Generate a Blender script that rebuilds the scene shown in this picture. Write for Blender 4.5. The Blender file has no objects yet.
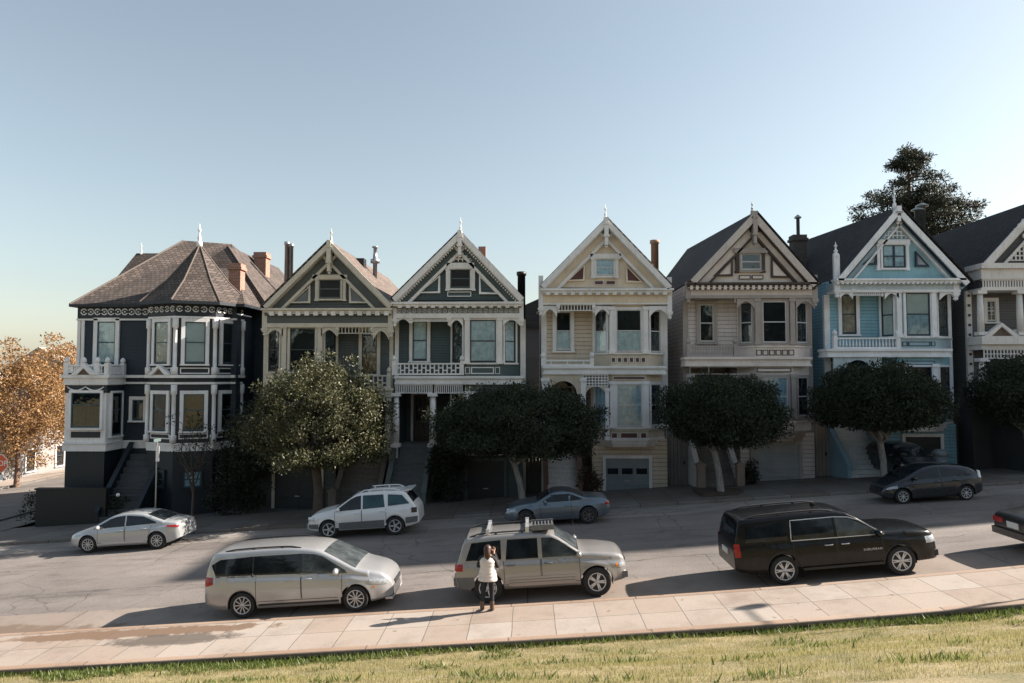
import bpy, bmesh, math, random
import numpy as np
from mathutils import Vector, Matrix
R = math.radians
rng = random.Random(7)
scene = bpy.context.scene
col = scene.collection
# ------------------------------------------------------------------ camera
FPX, CX, CY = 705.0, 512.0, 341.5
EYE = 5.66
PITCH = math.atan((376 - CY) / FPX)
YAW = math.atan((528 - CX) / FPX)
CAMROT = Matrix.Rotation(YAW, 3, 'Z') @ Matrix.Rotation(math.pi / 2 + PITCH, 3, 'X')
def at(px, py, Y):
    """the point of the plane at depth Y that the photograph shows at px, py"""
    d = CAMROT @ Vector(((px - CX) / FPX, -(py - CY) / FPX, -1.0))
    s = Y / d.y
    return Vector((d.x * s, Y, EYE + d.z * s))
SL = 0.064
def grade(x):
    return SL * max(-120.0, min(90.0, x))
def bend(x):
    x = max(0.0, x)
    return 0.0016 * x * x if x < 14 else 0.3136 + 0.0448 * (min(x, 60) - 14)
def grade_n(x):
    """the park side of the street steepens a little up the hill"""
    return grade(x) + bend(x)
def road_z(x, Y):
    t = max(0.0, min(1.0, (Y - 18.0) / 8.5))
    return grade(x) + bend(x) * (1 - t) + 0.12 * t
cam = bpy.data.cameras.new('camera')
cam.sensor_width = 36.0
cam.lens = FPX / 1024 * 36.0
cam.clip_start = 0.1
cam.clip_end = 6000
camo = bpy.data.objects.new('camera', cam)
col.objects.link(camo)
camo.matrix_world = Matrix.Translation((0, 0, EYE)) @ CAMROT.to_4x4()
scene.camera = camo
# ------------------------------------------------------------------ objects
def tag(o, label=None, cat=None, group=None, kind=None):
    if label: o['label'] = label
    if cat: o['category'] = cat
    if group: o['group'] = group
    if kind: o['kind'] = kind
    return o
def empty(name, loc, label, cat, group=None, rot=(0, 0, 0)):
    o = bpy.data.objects.new(name, None)
    o.empty_display_size = 0.3
    o.location = loc
    o.rotation_euler = rot
    col.objects.link(o)
    return tag(o, label, cat, group)
def root_of(o):
    while o.parent: o = o.parent
    return o
class MB:
    """collects shapes in one mesh"""
    def __init__(s): s.v = []; s.f = []; s.sm = []
    def add(s, vs, fs, smooth=False):
        b = len(s.v)
        s.v += [tuple(v) for v in vs]
        for f in fs:
            s.f.append(tuple(b + i for i in f)); s.sm.append(smooth)
        return s
    def box(s, a, b, M=None):
        x0, y0, z0 = a; x1, y1, z1 = b
        if x0 > x1: x0, x1 = x1, x0
        if y0 > y1: y0, y1 = y1, y0
        if z0 > z1: z0, z1 = z1, z0
        vs = [(x, y, z) for z in (z0, z1) for y in (y0, y1) for x in (x0, x1)]
        if M is not None: vs = [M @ Vector(v) for v in vs]
        return s.add(vs, [(0, 2, 3, 1), (4, 5, 7, 6), (0, 1, 5, 4), (2, 6, 7, 3), (0, 4, 6, 2), (1, 3, 7, 5)])
    def prism(s, poly, d, M=None):
        """poly: list of 3d points (planar), d: extrusion vector"""
        n = len(poly); d = Vector(d)
        vs = [Vector(p) for p in poly] + [Vector(p) + d for p in poly]
        if M is not None: vs = [M @ v for v in vs]
        fs = [tuple(range(n)), tuple(range(2 * n - 1, n - 1, -1))]
        for i in range(n):
            j = (i + 1) % n
            fs.append((i, i + n, j + n, j))
        return s.add(vs, fs)
    def tube(s, pts, r, n=8, caps=True, smooth=True):
        pts = [Vector(p) for p in pts]
        rs = r if isinstance(r, (list, tuple)) else [r] * len(pts)
        rings = []
        for i, p in enumerate(pts):
            t = (pts[min(i + 1, len(pts) - 1)] - pts[max(i - 1, 0)])
            if t.length < 1e-9: t = Vector((0, 0, 1))
            t.normalize()
            a = Vector((0, 0, 1)) if abs(t.z) < 0.9 else Vector((1, 0, 0))
            u = t.cross(a).normalized(); w = t.cross(u)
            rings.append([p + (u * math.cos(2 * math.pi * k / n) + w * math.sin(2 * math.pi * k / n)) * rs[i] for k in range(n)])
        vs = [v for rg in rings for v in rg]
        fs = []
        for i in range(len(pts) - 1):
            for k in range(n):
                k2 = (k + 1) % n
                fs.append((i * n + k, i * n + k2, (i + 1) * n + k2, (i + 1) * n + k))
        s.add(vs, fs, smooth)
        if caps:
            s.add(rings[0], [tuple(range(n))[::-1]]); s.add(rings[-1], [tuple(range(n))])
        return s
    def lathe(s, prof, c=(0, 0, 0), n=12, M=None, smooth=True):
        """prof: list of (r, z) round the z axis"""
        vs = []
        for r, z in prof:
            for k in range(n):
                a = 2 * math.pi * k / n
                vs.append(Vector((c[0] + r * math.cos(a), c[1] + r * math.sin(a), c[2] + z)))
        if M is not None: vs = [M @ v for v in vs]
        fs = []
        for i in range(len(prof) - 1):
            for k in range(n):
                k2 = (k + 1) % n
                fs.append((i * n + k, i * n + k2, (i + 1) * n + k2, (i + 1) * n + k))
        fs2 = [tuple(range(n))[::-1], tuple((len(prof) - 1) * n + k for k in range(n))]
        s.add(vs, fs, smooth)
        b = len(s.v) - len(vs)
        for f in fs2:
            s.f.append(tuple(b + i for i in f)); s.sm.append(False)
        return s
    def grid(s, rows, smooth=True, closed=False):
        m = len(rows[0]); vs = [p for r in rows for p in r]; fs = []
        for i in range(len(rows) - 1):
            for k in range(m if closed else m - 1):
                k2 = (k + 1) % m
                fs.append((i * m + k, i * m + k2, (i + 1) * m + k2, (i + 1) * m + k))
        return s.add(vs, fs, smooth)
    def ball(s, c, r, n=8, m=6):
        rx, ry, rz = r if isinstance(r, (tuple, list)) else (r, r, r)
        rows = []
        for i in range(m + 1):
            t = math.pi * i / m
            rows.append([(c[0] + rx * math.sin(t) * math.cos(2 * math.pi * k / n), c[1] + ry * math.sin(t) * math.sin(2 * math.pi * k / n), c[2] - rz * math.cos(t)) for k in range(n)])
        return s.grid(rows, True, True)
    def build(s, name, mat, parent=None, origin=None, label=None):
        """vertices are given in the parent's own frame (or the world's)"""
        me = bpy.data.meshes.new(name)
        o3 = Vector(origin) if origin is not None else Vector((0, 0, 0))
        me.from_pydata([tuple(Vector(v) - o3) for v in s.v], [], s.f)
        me.polygons.foreach_set('use_smooth', s.sm)
        bm = bmesh.new(); bm.from_mesh(me)
        bmesh.ops.recalc_face_normals(bm, faces=bm.faces)
        bm.to_mesh(me); bm.free()
        me.update()
        for m in (mat if isinstance(mat, (list, tuple)) else [mat]): me.materials.append(m)
        o = bpy.data.objects.new(name, me)
        o.location = o3
        col.objects.link(o)
        if parent is not None: o.parent = parent
        if label: o['label'] = label
        return o
def copy_tree(o, parent=None):
    c = o.copy(); col.objects.link(c)
    if parent is not None: c.parent = parent
    for ch in list(o.children): copy_tree(ch, c)
    return c
# ------------------------------------------------------------------ materials
def srgb(r, g, b):
    f = lambda c: c / 12.92 if c <= 0.04045 else ((c + 0.055) / 1.055) ** 2.4
    return (f(r / 255), f(g / 255), f(b / 255), 1)
class NT:
    def __init__(s, name):
        s.m = bpy.data.materials.new(name); s.m.use_nodes = True
        s.t = s.m.node_tree; s.t.nodes.clear()
        s.out = s.n('ShaderNodeOutputMaterial')
    def n(s, typ, **kw):
        nd = s.t.nodes.new(typ)
        for k, v in kw.items():
            if k.startswith('i_'): nd.inputs[k[2:].replace('_', ' ')].default_value = v
            else: setattr(nd, k, v)
        return nd
    def l(s, a, b): s.t.links.new(a, b)
    def bsdf(s, **kw):
        b = s.n('ShaderNodeBsdfPrincipled')
        for k, v in kw.items(): b.inputs[k.replace('_', ' ')].default_value = v
        s.l(b.outputs[0], s.out.inputs[0])
        return b
    def ramp(s, fac, stops):
        r = s.n('ShaderNodeValToRGB')
        while len(r.color_ramp.elements) < len(stops): r.color_ramp.elements.new(0.5)
        for e, (p, c) in zip(r.color_ramp.elements, stops):
            e.position = p; e.color = c if len(c) == 4 else (*c, 1)
        s.l(fac, r.inputs[0]); return r.outputs[0]
    def coord(s, scale=(1, 1, 1), which='Object', rot=(0, 0, 0)):
        tc = s.n('ShaderNodeTexCoord'); mp = s.n('ShaderNodeMapping')
        mp.inputs['Scale'].default_value = scale; mp.inputs['Rotation'].default_value = rot
        s.l(tc.outputs[which], mp.inputs[0]); return mp.outputs[0]
    def noise(s, scale, vec=None, detail=4, rough=0.6):
        nz = s.n('ShaderNodeTexNoise'); nz.inputs['Scale'].default_value = scale
        nz.inputs['Detail'].default_value = detail; nz.inputs['Roughness'].default_value = rough
        if vec is not None: s.l(vec, nz.inputs['Vector'])
        return nz.outputs['Fac']
    def bump(s, h, strength, dist, b, normal=None):
        bp = s.n('ShaderNodeBump'); bp.inputs['Strength'].default_value = strength
        bp.inputs['Distance'].default_value = dist
        s.l(h, bp.inputs['Height'])
        if normal is not None: s.l(normal, bp.inputs['Normal'])
        s.l(bp.outputs[0], b.inputs['Normal']); return bp.outputs[0]
    def mul(s, a, b, fac=1.0, mode='MULTIPLY'):
        mx = s.n('ShaderNodeMix', data_type='RGBA', blend_type=mode)
        mx.inputs[0].default_value = fac
        for sock, v in ((mx.inputs[6], a), (mx.inputs[7], b)):
            if hasattr(v, 'links'): s.l(v, sock)
            else: sock.default_value = v
        return mx.outputs[2]
    def math(s, op, a, b=None, c=None):
        m = s.n('ShaderNodeMath', operation=op)
        for i, v in enumerate((a, b, c)):
            if v is None: continue
            if hasattr(v, 'links'): s.l(v, m.inputs[i])
            else: m.inputs[i].default_value = v
        return m.outputs[0]
def vary(c, k): return (min(1, c[0] * k), min(1, c[1] * k), min(1, c[2] * k), 1)
def m_paint(name, c, rough=0.55, var=0.12):
    """painted wood: slight weathering"""
    t = NT(name); b = t.bsdf(Roughness=rough)
    v = t.coord()
    nz = t.noise(1.3, v, 6); c1 = t.ramp(nz, [(0.3, vary(c, 1 - var)), (0.7, vary(c, 1 + var))])
    st = t.noise(3, t.coord((6, 6, 0.7)), 4)
    t.l(t.mul(c1, t.ramp(st, [(0.30, (0.82, 0.80, 0.77)), (0.45, (1, 1, 1))])), b.inputs['Base Color'])
    t.bump(t.noise(40, v, 3), 0.15, 0.01, b)
    return t.m
def m_siding(name, c, period=0.13, rough=0.6, var=0.1):
    """horizontal clapboards"""
    t = NT(name); b = t.bsdf(Roughness=rough)
    v = t.coord(); sx = t.n('ShaderNodeSeparateXYZ'); t.l(v, sx.inputs[0])
    fr = t.math('FRACT', t.math('DIVIDE', sx.outputs['Z'], period))
    nz = t.noise(0.9, v, 6)
    c1 = t.ramp(nz, [(0.3, vary(c, 1 - var)), (0.7, vary(c, 1 + var))])
    bd = t.noise(1.0, t.coord((0.15, 0.15, 1 / period / 2.2)), 2)
    c2 = t.mul(c1, t.ramp(bd, [(0.3, (0.86, 0.86, 0.86)), (0.7, (1.0, 1.0, 1.0))]))
    c2 = t.mul(c2, t.ramp(t.noise(2.0, t.coord((4, 4, 0.35)), 5, 0.7), [(0.3, (0.78, 0.76, 0.74)), (0.5, (1, 1, 1))]))
    t.l(t.mul(c2, t.ramp(fr, [(0.0, (1, 1, 1)), (0.84, (1, 1, 1)), (0.9, (0.45, 0.45, 0.45)), (1.0, (0.45, 0.45, 0.45))])), b.inputs['Base Color'])
    t.bump(t.math('SUBTRACT', 1.0, fr), 0.9, 0.03, b)
    return t.m
def m_shingle(name, c, axis='Y', w=0.22, hgt=0.17):
    t = NT(name); b = t.bsdf(Roughness=0.9)
    v = t.coord(); sx = t.n('ShaderNodeSeparateXYZ'); t.l(v, sx.inputs[0])
    cb = t.n('ShaderNodeCombineXYZ'); t.l(sx.outputs[axis], cb.inputs[0])
    t.l(t.math('MULTIPLY', sx.outputs['Z'], 1.35), cb.inputs[1])
    br = t.n('ShaderNodeTexBrick'); br.offset = 0.5
    t.l(cb.outputs[0], br.inputs['Vector'])
    br.inputs['Scale'].default_value = 1.0; br.inputs['Brick Width'].default_value = w; br.inputs['Row Height'].default_value = hgt
    br.inputs['Mortar Size'].default_value = 0.02
    br.inputs['Color1'].default_value = vary(c, 0.65); br.inputs['Color2'].default_value = vary(c, 1.35); br.inputs['Mortar'].default_value = vary(c, 0.25)
    nz = t.ramp(t.noise(0.8, v, 5), [(0.3, (0.7, 0.7, 0.7)), (0.7, (1.15, 1.1, 1.05))])
    t.l(t.mul(br.outputs['Color'], nz), b.inputs['Base Color'])
    t.bump(br.outputs['Fac'], -0.6, 0.03, b)
    return t.m
def m_brick(name, c, mortar):
    t = NT(name); b = t.bsdf(Roughness=0.9)
    v = t.coord(); sx = t.n('ShaderNodeSeparateXYZ'); t.l(v, sx.inputs[0])
    cb = t.n('ShaderNodeCombineXYZ'); t.l(t.math('ADD', sx.outputs['X'], sx.outputs['Y']), cb.inputs[0]); t.l(sx.outputs['Z'], cb.inputs[1])
    br = t.n('ShaderNodeTexBrick'); t.l(cb.outputs[0], br.inputs['Vector'])
    br.inputs['Scale'].default_value = 1.0; br.inputs['Brick Width'].default_value = 0.22; br.inputs['Row Height'].default_value = 0.08; br.inputs['Mortar Size'].default_value = 0.01
    br.inputs['Color1'].default_value = vary(c, 0.75); br.inputs['Color2'].default_value = vary(c, 1.2); br.inputs['Mortar'].default_value = mortar
    t.l(br.outputs['Color'], b.inputs['Base Color']); t.bump(br.outputs['Fac'], -0.5, 0.01, b)
    return t.m
def m_glass(name, tint=(0.88, 0.94, 0.96, 1), refl=0.045):
    t = NT(name)
    tr = t.n('ShaderNodeBsdfTransparent'); tr.inputs[0].default_value = tint
    gl = t.n('ShaderNodeBsdfGlossy'); gl.inputs['Roughness'].default_value = 0.03
    lw = t.n('ShaderNodeLayerWeight'); lw.inputs[0].default_value = 0.25
    bp = t.n('ShaderNodeBump'); bp.inputs['Strength'].default_value = 0.12; bp.inputs['Distance'].default_value = 0.05
    t.l(t.noise(1.6, t.coord(), 2), bp.inputs['Height']); t.l(bp.outputs[0], gl.inputs['Normal'])
    f = t.math('ADD', t.math('MULTIPLY', lw.outputs['Fresnel'], 0.9), refl)
    mx = t.n('ShaderNodeMixShader'); t.l(f, mx.inputs[0]); t.l(tr.outputs[0], mx.inputs[1]); t.l(gl.outputs[0], mx.inputs[2])
    t.l(mx.outputs[0], t.out.inputs[0]); return t.m
def m_carglass(name, c=(0.012, 0.016, 0.02, 1)):
    t = NT(name); b = t.bsdf(Roughness=0.03, IOR=1.52)
    b.inputs['Base Color'].default_value = c; b.inputs['Specular IOR Level'].default_value = 0.35
    nz = t.noise(2.2, t.coord(), 3)
    t.l(t.ramp(nz, [(0.35, vary(c, 0.5)), (0.7, vary(c, 1.5))]), b.inputs['Base Color'])
    return t.m
def m_carpaint(name, c, metallic=0.5, rough=0.32, coat=0.5, spec=0.5):
    t = NT(name); b = t.bsdf(Roughness=rough, Metallic=metallic)
    v = t.coord()
    d = t.n('ShaderNodeSeparateXYZ'); t.l(v, d.inputs[0])
    dirt = t.math('MULTIPLY', t.noise(5, v, 6), t.math('SUBTRACT', 1.15, d.outputs['Z']))
    dc = vary(c, 0.8)
    mx = t.n('ShaderNodeMix', data_type='RGBA'); t.l(t.math('MULTIPLY', dirt, 0.25), mx.inputs[0])
    mx.inputs[6].default_value = c; mx.inputs[7].default_value = (0.16, 0.14, 0.12, 1)
    t.l(mx.outputs[2], b.inputs['Base Color'])
    b.inputs['Coat Weight'].default_value = coat; b.inputs['Specular IOR Level'].default_value = spec; b.inputs['Coat Roughness'].default_value = 0.03
    return t.m
def m_flat(name, c, rough=0.6, metallic=0.0, var=0.15, nscale=8):
    t = NT(name); b = t.bsdf(Roughness=rough, Metallic=metallic)
    t.l(t.ramp(t.noise(nscale, t.coord(), 5), [(0.3, vary(c, 1 - var)), (0.7, vary(c, 1 + var))]), b.inputs['Base Color'])
    return t.m
def m_leaf(name, cs, trans=0.35, gloss=0.35):
    t = NT(name)
    g = t.n('ShaderNodeNewGeometry')
    c = t.ramp(g.outputs['Random Per Island'], [(i / max(1, len(cs) - 1), x) for i, x in enumerate(cs)])
    b = t.n('ShaderNodeBsdfPrincipled'); b.inputs['Roughness'].default_value = gloss
    t.l(c, b.inputs['Base Color'])
    tl = t.n('ShaderNodeBsdfTranslucent'); t.l(c, tl.inputs[0])
    mx = t.n('ShaderNodeMixShader'); mx.inputs[0].default_value = trans
    t.l(b.outputs[0], mx.inputs[1]); t.l(tl.outputs[0], mx.inputs[2]); t.l(mx.outputs[0], t.out.inputs[0])
    return t.m
# ------------------------------------------------------------------ light
SUN_AZ, SUN_EL = R(12.0), R(32.5)          # the sun stands up the street, a little behind the houses
sd = Vector((math.cos(SUN_AZ) * math.cos(SUN_EL), math.sin(SUN_AZ) * math.cos(SUN_EL), math.sin(SUN_EL)))
w = bpy.data.worlds.new('World'); scene.world = w; w.use_nodes = True
nt = w.node_tree; bg = nt.nodes['Background']
sky = nt.nodes.new('ShaderNodeTexSky'); sky.sky_type = 'NISHITA'; sky.sun_disc = False
sky.sun_elevation = SUN_EL; sky.sun_rotation = math.pi / 2 - SUN_AZ
sky.altitude = 10; sky.air_density = 1.2; sky.dust_density = 1.25; sky.ozone_density = 0.5
hs = nt.nodes.new('ShaderNodeHueSaturation'); hs.inputs['Saturation'].default_value = 0.66; hs.inputs['Hue'].default_value = 0.491
mx = nt.nodes.new('ShaderNodeMix'); mx.data_type = 'RGBA'; mx.blend_type = 'MULTIPLY'; mx.inputs[0].default_value = 1.0; mx.inputs[7].default_value = (0.985, 1.0, 0.995, 1)
nt.links.new(sky.outputs[0], hs.inputs['Color']); nt.links.new(hs.outputs[0], mx.inputs[6]); nt.links.new(mx.outputs[2], bg.inputs[0]); bg.inputs[1].default_value = 0.056
sun = bpy.data.lights.new('sun', 'SUN'); sun.energy = 5.0; sun.angle = R(0.5); sun.color = (1.0, 0.89, 0.77)
so = bpy.data.objects.new('sun', sun); col.objects.link(so)
so.rotation_euler = sd.to_track_quat('Z', 'Y').to_euler(); so.location = (40, 20, 40)
scene.view_settings.view_transform = 'Standard'; scene.view_settings.look = 'None'
scene.view_settings.gamma = 1.0; scene.view_settings.use_curve_mapping = False
scene.view_settings.exposure = 1.6
scene.cycles.max_bounces = 8; scene.cycles.transparent_max_bounces = 12
# ------------------------------------------------------------------ ground
def m_asphalt(name, c):
    t = NT(name); b = t.bsdf(Roughness=0.85)
    v = t.coord()
    c1 = t.ramp(t.noise(0.35, v, 8, 0.65), [(0.3, vary(c, 0.8)), (0.7, vary(c, 1.18))])
    lanes = t.ramp(t.noise(1.0, t.coord((0.03, 0.9, 1)), 3), [(0.35, (0.82, 0.82, 0.82)), (0.65, (1.06, 1.06, 1.06))])
    vo = t.n('ShaderNodeTexVoronoi', feature='DISTANCE_TO_EDGE'); vo.inputs['Scale'].default_value = 0.22
    wv = t.n('ShaderNodeVectorMath', operation='ADD')
    nz = t.n('ShaderNodeTexNoise'); nz.inputs['Scale'].default_value = 0.8; nz.inputs['Detail'].default_value = 6
    t.l(v, nz.inputs['Vector']); t.l(v, wv.inputs[0]); t.l(nz.outputs['Color'], wv.inputs[1]); t.l(wv.outputs[0], vo.inputs['Vector'])
    crack = t.ramp(vo.outputs['Distance'], [(0.0, (0.6, 0.6, 0.6)), (0.006, (1, 1, 1))])
    grit = t.ramp(t.noise(55, v, 3), [(0.3, (0.82, 0.82, 0.82)), (0.7, (1.12, 1.12, 1.12))])
    coarse = t.ramp(t.noise(16, v, 2), [(0.3, (0.84, 0.84, 0.84)), (0.7, (1.1, 1.1, 1.1))])
    oil = t.ramp(t.noise(1.0, t.coord((0.25, 1.3, 1)), 7, 0.75), [(0.34, (0.62, 0.6, 0.6)), (0.46, (1, 1, 1))])
    pb = t.n('ShaderNodeTexBrick'); pb.offset = 0.37; t.l(wv.outputs[0], pb.inputs['Vector'])
    pb.inputs['Scale'].default_value = 1; pb.inputs['Brick Width'].default_value = 9.0; pb.inputs['Row Height'].default_value = 3.1; pb.inputs['Mortar Size'].default_value = 0.018
    pb.inputs['Color1'].default_value = (0.88, 0.88, 0.89, 1); pb.inputs['Color2'].default_value = (1.06, 1.05, 1.04, 1); pb.inputs['Mortar'].default_value = (0.42, 0.42, 0.42, 1)
    cc = t.mul(t.mul(t.mul(t.mul(c1, lanes), crack), grit), coarse)
    t.l(t.mul(t.mul(cc, oil), pb.outputs['Color']), b.inputs['Base Color'])
    t.bump(t.noise(60, v, 3), 0.35, 0.01, b)
    return t.m
def m_concrete(name, c, bw=1.07, rh=1.03, off=(0, 0), joint=0.012, tone=0.13, stain_and_shade=None):
    t = NT(name); b = t.bsdf(Roughness=0.85)
    v = t.coord()
    mp = t.n('ShaderNodeMapping'); mp.inputs['Location'].default_value = (off[0], off[1], 0); t.l(v, mp.inputs[0])
    br = t.n('ShaderNodeTexBrick'); br.offset = 0.0; br.squash = 1.0
    wob = t.n('ShaderNodeVectorMath', operation='ADD')
    nzc = t.n('ShaderNodeTexNoise'); nzc.inputs['Scale'].default_value = 1.5; nzc.inputs['Detail'].default_value = 4
    t.l(v, nzc.inputs['Vector'])
    sc_ = t.n('ShaderNodeVectorMath', operation='SCALE'); sc_.inputs['Scale'].default_value = 0.03; t.l(nzc.outputs['Color'], sc_.inputs[0])
    t.l(mp.outputs[0], wob.inputs[0]); t.l(sc_.outputs[0], wob.inputs[1]); t.l(wob.outputs[0], br.inputs['Vector'])
    br.inputs['Scale'].default_value = 1; br.inputs['Brick Width'].default_value = bw; br.inputs['Row Height'].default_value = rh
    br.inputs['Mortar Size'].default_value = joint; br.inputs['Mortar Smooth'].default_value = 0.2
    warm = (c[0] * (1 + tone * 0.3), c[1] * (1 - tone * 0.5), c[2] * (1 - tone * 1.1), 1)
    br.inputs['Color1'].default_value = vary(warm, 1 - tone); br.inputs['Color2'].default_value = vary(c, 1 + tone); br.inputs['Mortar'].default_value = vary(c, 0.42)
    n1 = t.ramp(t.noise(0.7, v, 8, 0.7), [(0.28, (0.72, 0.69, 0.66)), (0.5, (1, 1, 1)), (0.75, (1.1, 1.09, 1.07))])
    n2 = t.ramp(t.noise(30, v, 4), [(0.3, (0.88, 0.88, 0.88)), (0.7, (1.06, 1.06, 1.06))])
    spots = t.ramp(t.noise(4.5, v, 2, 0.4), [(0.22, (0.55, 0.52, 0.5)), (0.3, (1, 1, 1))])
    cc = t.mul(t.mul(t.mul(br.outputs['Color'], n1), n2), spots)
    if stain_and_shade:
        for (sx, sy, rx, ry, colr, thr) in stain_and_shade:
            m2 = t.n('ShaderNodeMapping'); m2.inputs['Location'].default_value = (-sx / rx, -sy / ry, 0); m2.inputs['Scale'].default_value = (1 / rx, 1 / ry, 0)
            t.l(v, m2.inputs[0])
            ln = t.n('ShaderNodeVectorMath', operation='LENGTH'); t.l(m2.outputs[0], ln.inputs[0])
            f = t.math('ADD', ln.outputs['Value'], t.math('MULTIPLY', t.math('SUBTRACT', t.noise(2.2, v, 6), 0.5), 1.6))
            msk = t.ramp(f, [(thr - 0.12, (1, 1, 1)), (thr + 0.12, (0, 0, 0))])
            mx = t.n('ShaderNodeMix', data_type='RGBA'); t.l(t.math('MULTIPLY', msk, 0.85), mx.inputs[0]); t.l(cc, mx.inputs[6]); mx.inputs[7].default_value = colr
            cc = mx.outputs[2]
    t.l(cc, b.inputs['Base Color'])
    t.bump(t.math('ADD', t.math('MULTIPLY', br.outputs['Fac'], -1.0), t.math('MULTIPLY', t.noise(25, v, 4), 0.3)), 0.5, 0.015, b)
    return t.m
def sheet(name, x0, x1, y0, y1, zf, mat, nx=60, ny=4, kind='structure'):
    m = MB()
    xs = [x0 + (x1 - x0) * i / nx for i in range(nx + 1)]
    ys = [y0 + (y1 - y0) * i / ny for i in range(ny + 1)]
    m.grid([[(x, y, zf(x, y)) for x in xs] for y in ys], smooth=True)
    o = m.build(name, mat); tag(o, kind=kind)
    return o
def strip(name, x0, x1, y0, y1, zt, dz, mat, nx=60, rnd=0.0):
    """a long kerb-like bar that follows the grade, with rounded arrises"""
    m = MB(); rows = []
    r = rnd
    for i in range(nx + 1):
        x = x0 + (x1 - x0) * i / nx; z = zt(x)
        if r: sec = [(y0, z - dz), (y0, z - r), (y0 + r * 0.3, z - r * 0.3), (y0 + r, z), (y1 - r, z), (y1 - r * 0.3, z - r * 0.3), (y1, z - r), (y1, z - dz)]
        else: sec = [(y0, z - dz), (y0, z), (y1, z), (y1, z - dz)]
        rows.append([(x, yy, zz) for yy, zz in sec])
    m.grid(rows, smooth=bool(r)); return tag(m.build(name, mat), kind='structure')
ASPH = m_asphalt('asphalt', (0.172, 0.154, 0.145, 1))
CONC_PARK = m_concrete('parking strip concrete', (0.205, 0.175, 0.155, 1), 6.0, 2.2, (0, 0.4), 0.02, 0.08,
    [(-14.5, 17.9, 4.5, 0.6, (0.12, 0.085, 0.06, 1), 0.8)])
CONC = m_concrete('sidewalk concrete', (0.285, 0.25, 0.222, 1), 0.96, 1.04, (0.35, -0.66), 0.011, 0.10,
    [(-9.5, 16.95, 3.6, 0.32, (0.12, 0.07, 0.04, 1), 0.95), (-8.2, 16.35, 1.7, 0.45, (0.075, 0.062, 0.052, 1), 0.85)])  # brown dirt strip, then a cast shadow painted as a dark patch
CONC_FAR = m_concrete('shade-dark far sidewalk', (0.125, 0.118, 0.112, 1), 1.5, 1.4, (0, 0), 0.02, 0.14)  # tone darkened for the shade lying on the far walk
KERB = m_concrete('kerb concrete', (0.29, 0.235, 0.195, 1), 3.0, 5.0, (0.4, 0), 0.02, 0.2)
SOIL = m_flat('soil', (0.06, 0.045, 0.033, 1), 0.95, 0, 0.4, 3)
def base_z(x, y):
    return grade(x) - 0.16
m = MB()
xs = [-3000, -1200, -500, -250, -120] + [-100 + 10 * i for i in range(20)] + [120, 250, 600, 1500, 3000]
ys = [-60, -20, 0, 8, 14, 17, 20, 25, 30, 40, 60, 90, 150, 300, 700, 1500, 3000]
m.grid([[(x, y, base_z(x, y)) for x in xs] for y in ys])
tag(m.build('ground', m_flat('earth', (0.13, 0.115, 0.10, 1), 0.95, 0, 0.3, 0.5)), kind='structure')
sheet('road', -110, 90, 19.3, 26.8, road_z, ASPH, 100, 8)
sheet('parking_strip', -110, 90, 17.5, 19.3, lambda x, y: road_z(x, y) + 0.004, CONC_PARK, 100, 2)
sheet('parking_strip', -26.5, 90, 26.8, 28.6, lambda x, y: road_z(x, y) + 0.004, m_asphalt('far parking strip', (0.24, 0.22, 0.205, 1)), 90, 2)
sheet('side_street', -36.5, -26.5, 26.8, 400, lambda x, y: road_z(x, 26.5) + 0.002, ASPH, 6, 30)
strip('kerb', -110, 90, 17.3, 17.5, lambda x: grade_n(x) + 0.13, 0.3, KERB, 100, 0.03)
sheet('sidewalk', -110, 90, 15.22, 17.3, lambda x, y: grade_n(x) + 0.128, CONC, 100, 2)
strip('park_kerb', -110, 90, 14.98, 15.22, lambda x: grade_n(x) + 0.165, 0.085, KERB, 100, 0.03)
strip('park_kerb', -110, 90, 15.07, 15.22, lambda x: grade_n(x) + 0.082, 0.5, m_flat('shade-dark concrete', (0.09, 0.075, 0.06, 1), 0.9, 0, 0.4, 2), 100)  # shade under the lip painted as a darker concrete face
strip('kerb', -24.0, 90, 28.6, 28.78, lambda x: road_z(x, 28.6) + 0.13, 0.3, CONC_FAR, 90, 0.03)
def far_walk(x, y):
    return grade(x) + 0.25 - 0.14 * max(0, min(1, (y - 28.78) / 3.8))
sheet('sidewalk', -24.0, 90, 28.78, 32.6, far_walk, CONC_FAR, 90, 3)
def lot_z(x): return grade(x) - 0.04
def lot_f(x, y): return grade(x) + 0.11 - 0.15 * max(0, min(1, (y - 32.6) / 1.2))
sheet('forecourt', -24.0, 90, 32.6, 70, lot_f, m_concrete('shade-dark forecourt', (0.12, 0.115, 0.11, 1), 2.2, 2.2, (0, 0), 0.02, 0.1), 90, 30)  # shade before the houses is put into this darker colour
# corner of the side street: sidewalk wraps round the corner house
strip('kerb', -26.5, -24.0, 28.6, 28.78, lambda x: road_z(x, 28.6) + 0.13, 0.3, CONC_FAR, 4, 0.03)
sheet('sidewalk', -26.3, -24.0, 28.78, 120, lambda x, y: grade(x) + (0.25 - 0.14 * max(0, min(1, (y - 28.78) / 3.8))), CONC_FAR, 4, 40)
m = MB(); m.box((-26.5, 28.78, grade(-26.4) - 0.2), (-26.3, 120, grade(-26.4) + 0.2)); tag(m.build('kerb', CONC_FAR), kind='structure')
sheet('sidewalk', -40, -36.7, 26.8, 200, lambda x, y: grade(x) + 0.24, m_concrete('west sidewalk concrete', (0.3, 0.26, 0.23, 1), 1.5, 1.4), 4, 40)
m = MB(); m.box((-36.7, 26.8, grade(-36.6) - 0.2), (-36.5, 200, grade(-36.6) + 0.27)); tag(m.build('kerb', CONC_FAR), kind='structure')
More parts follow.
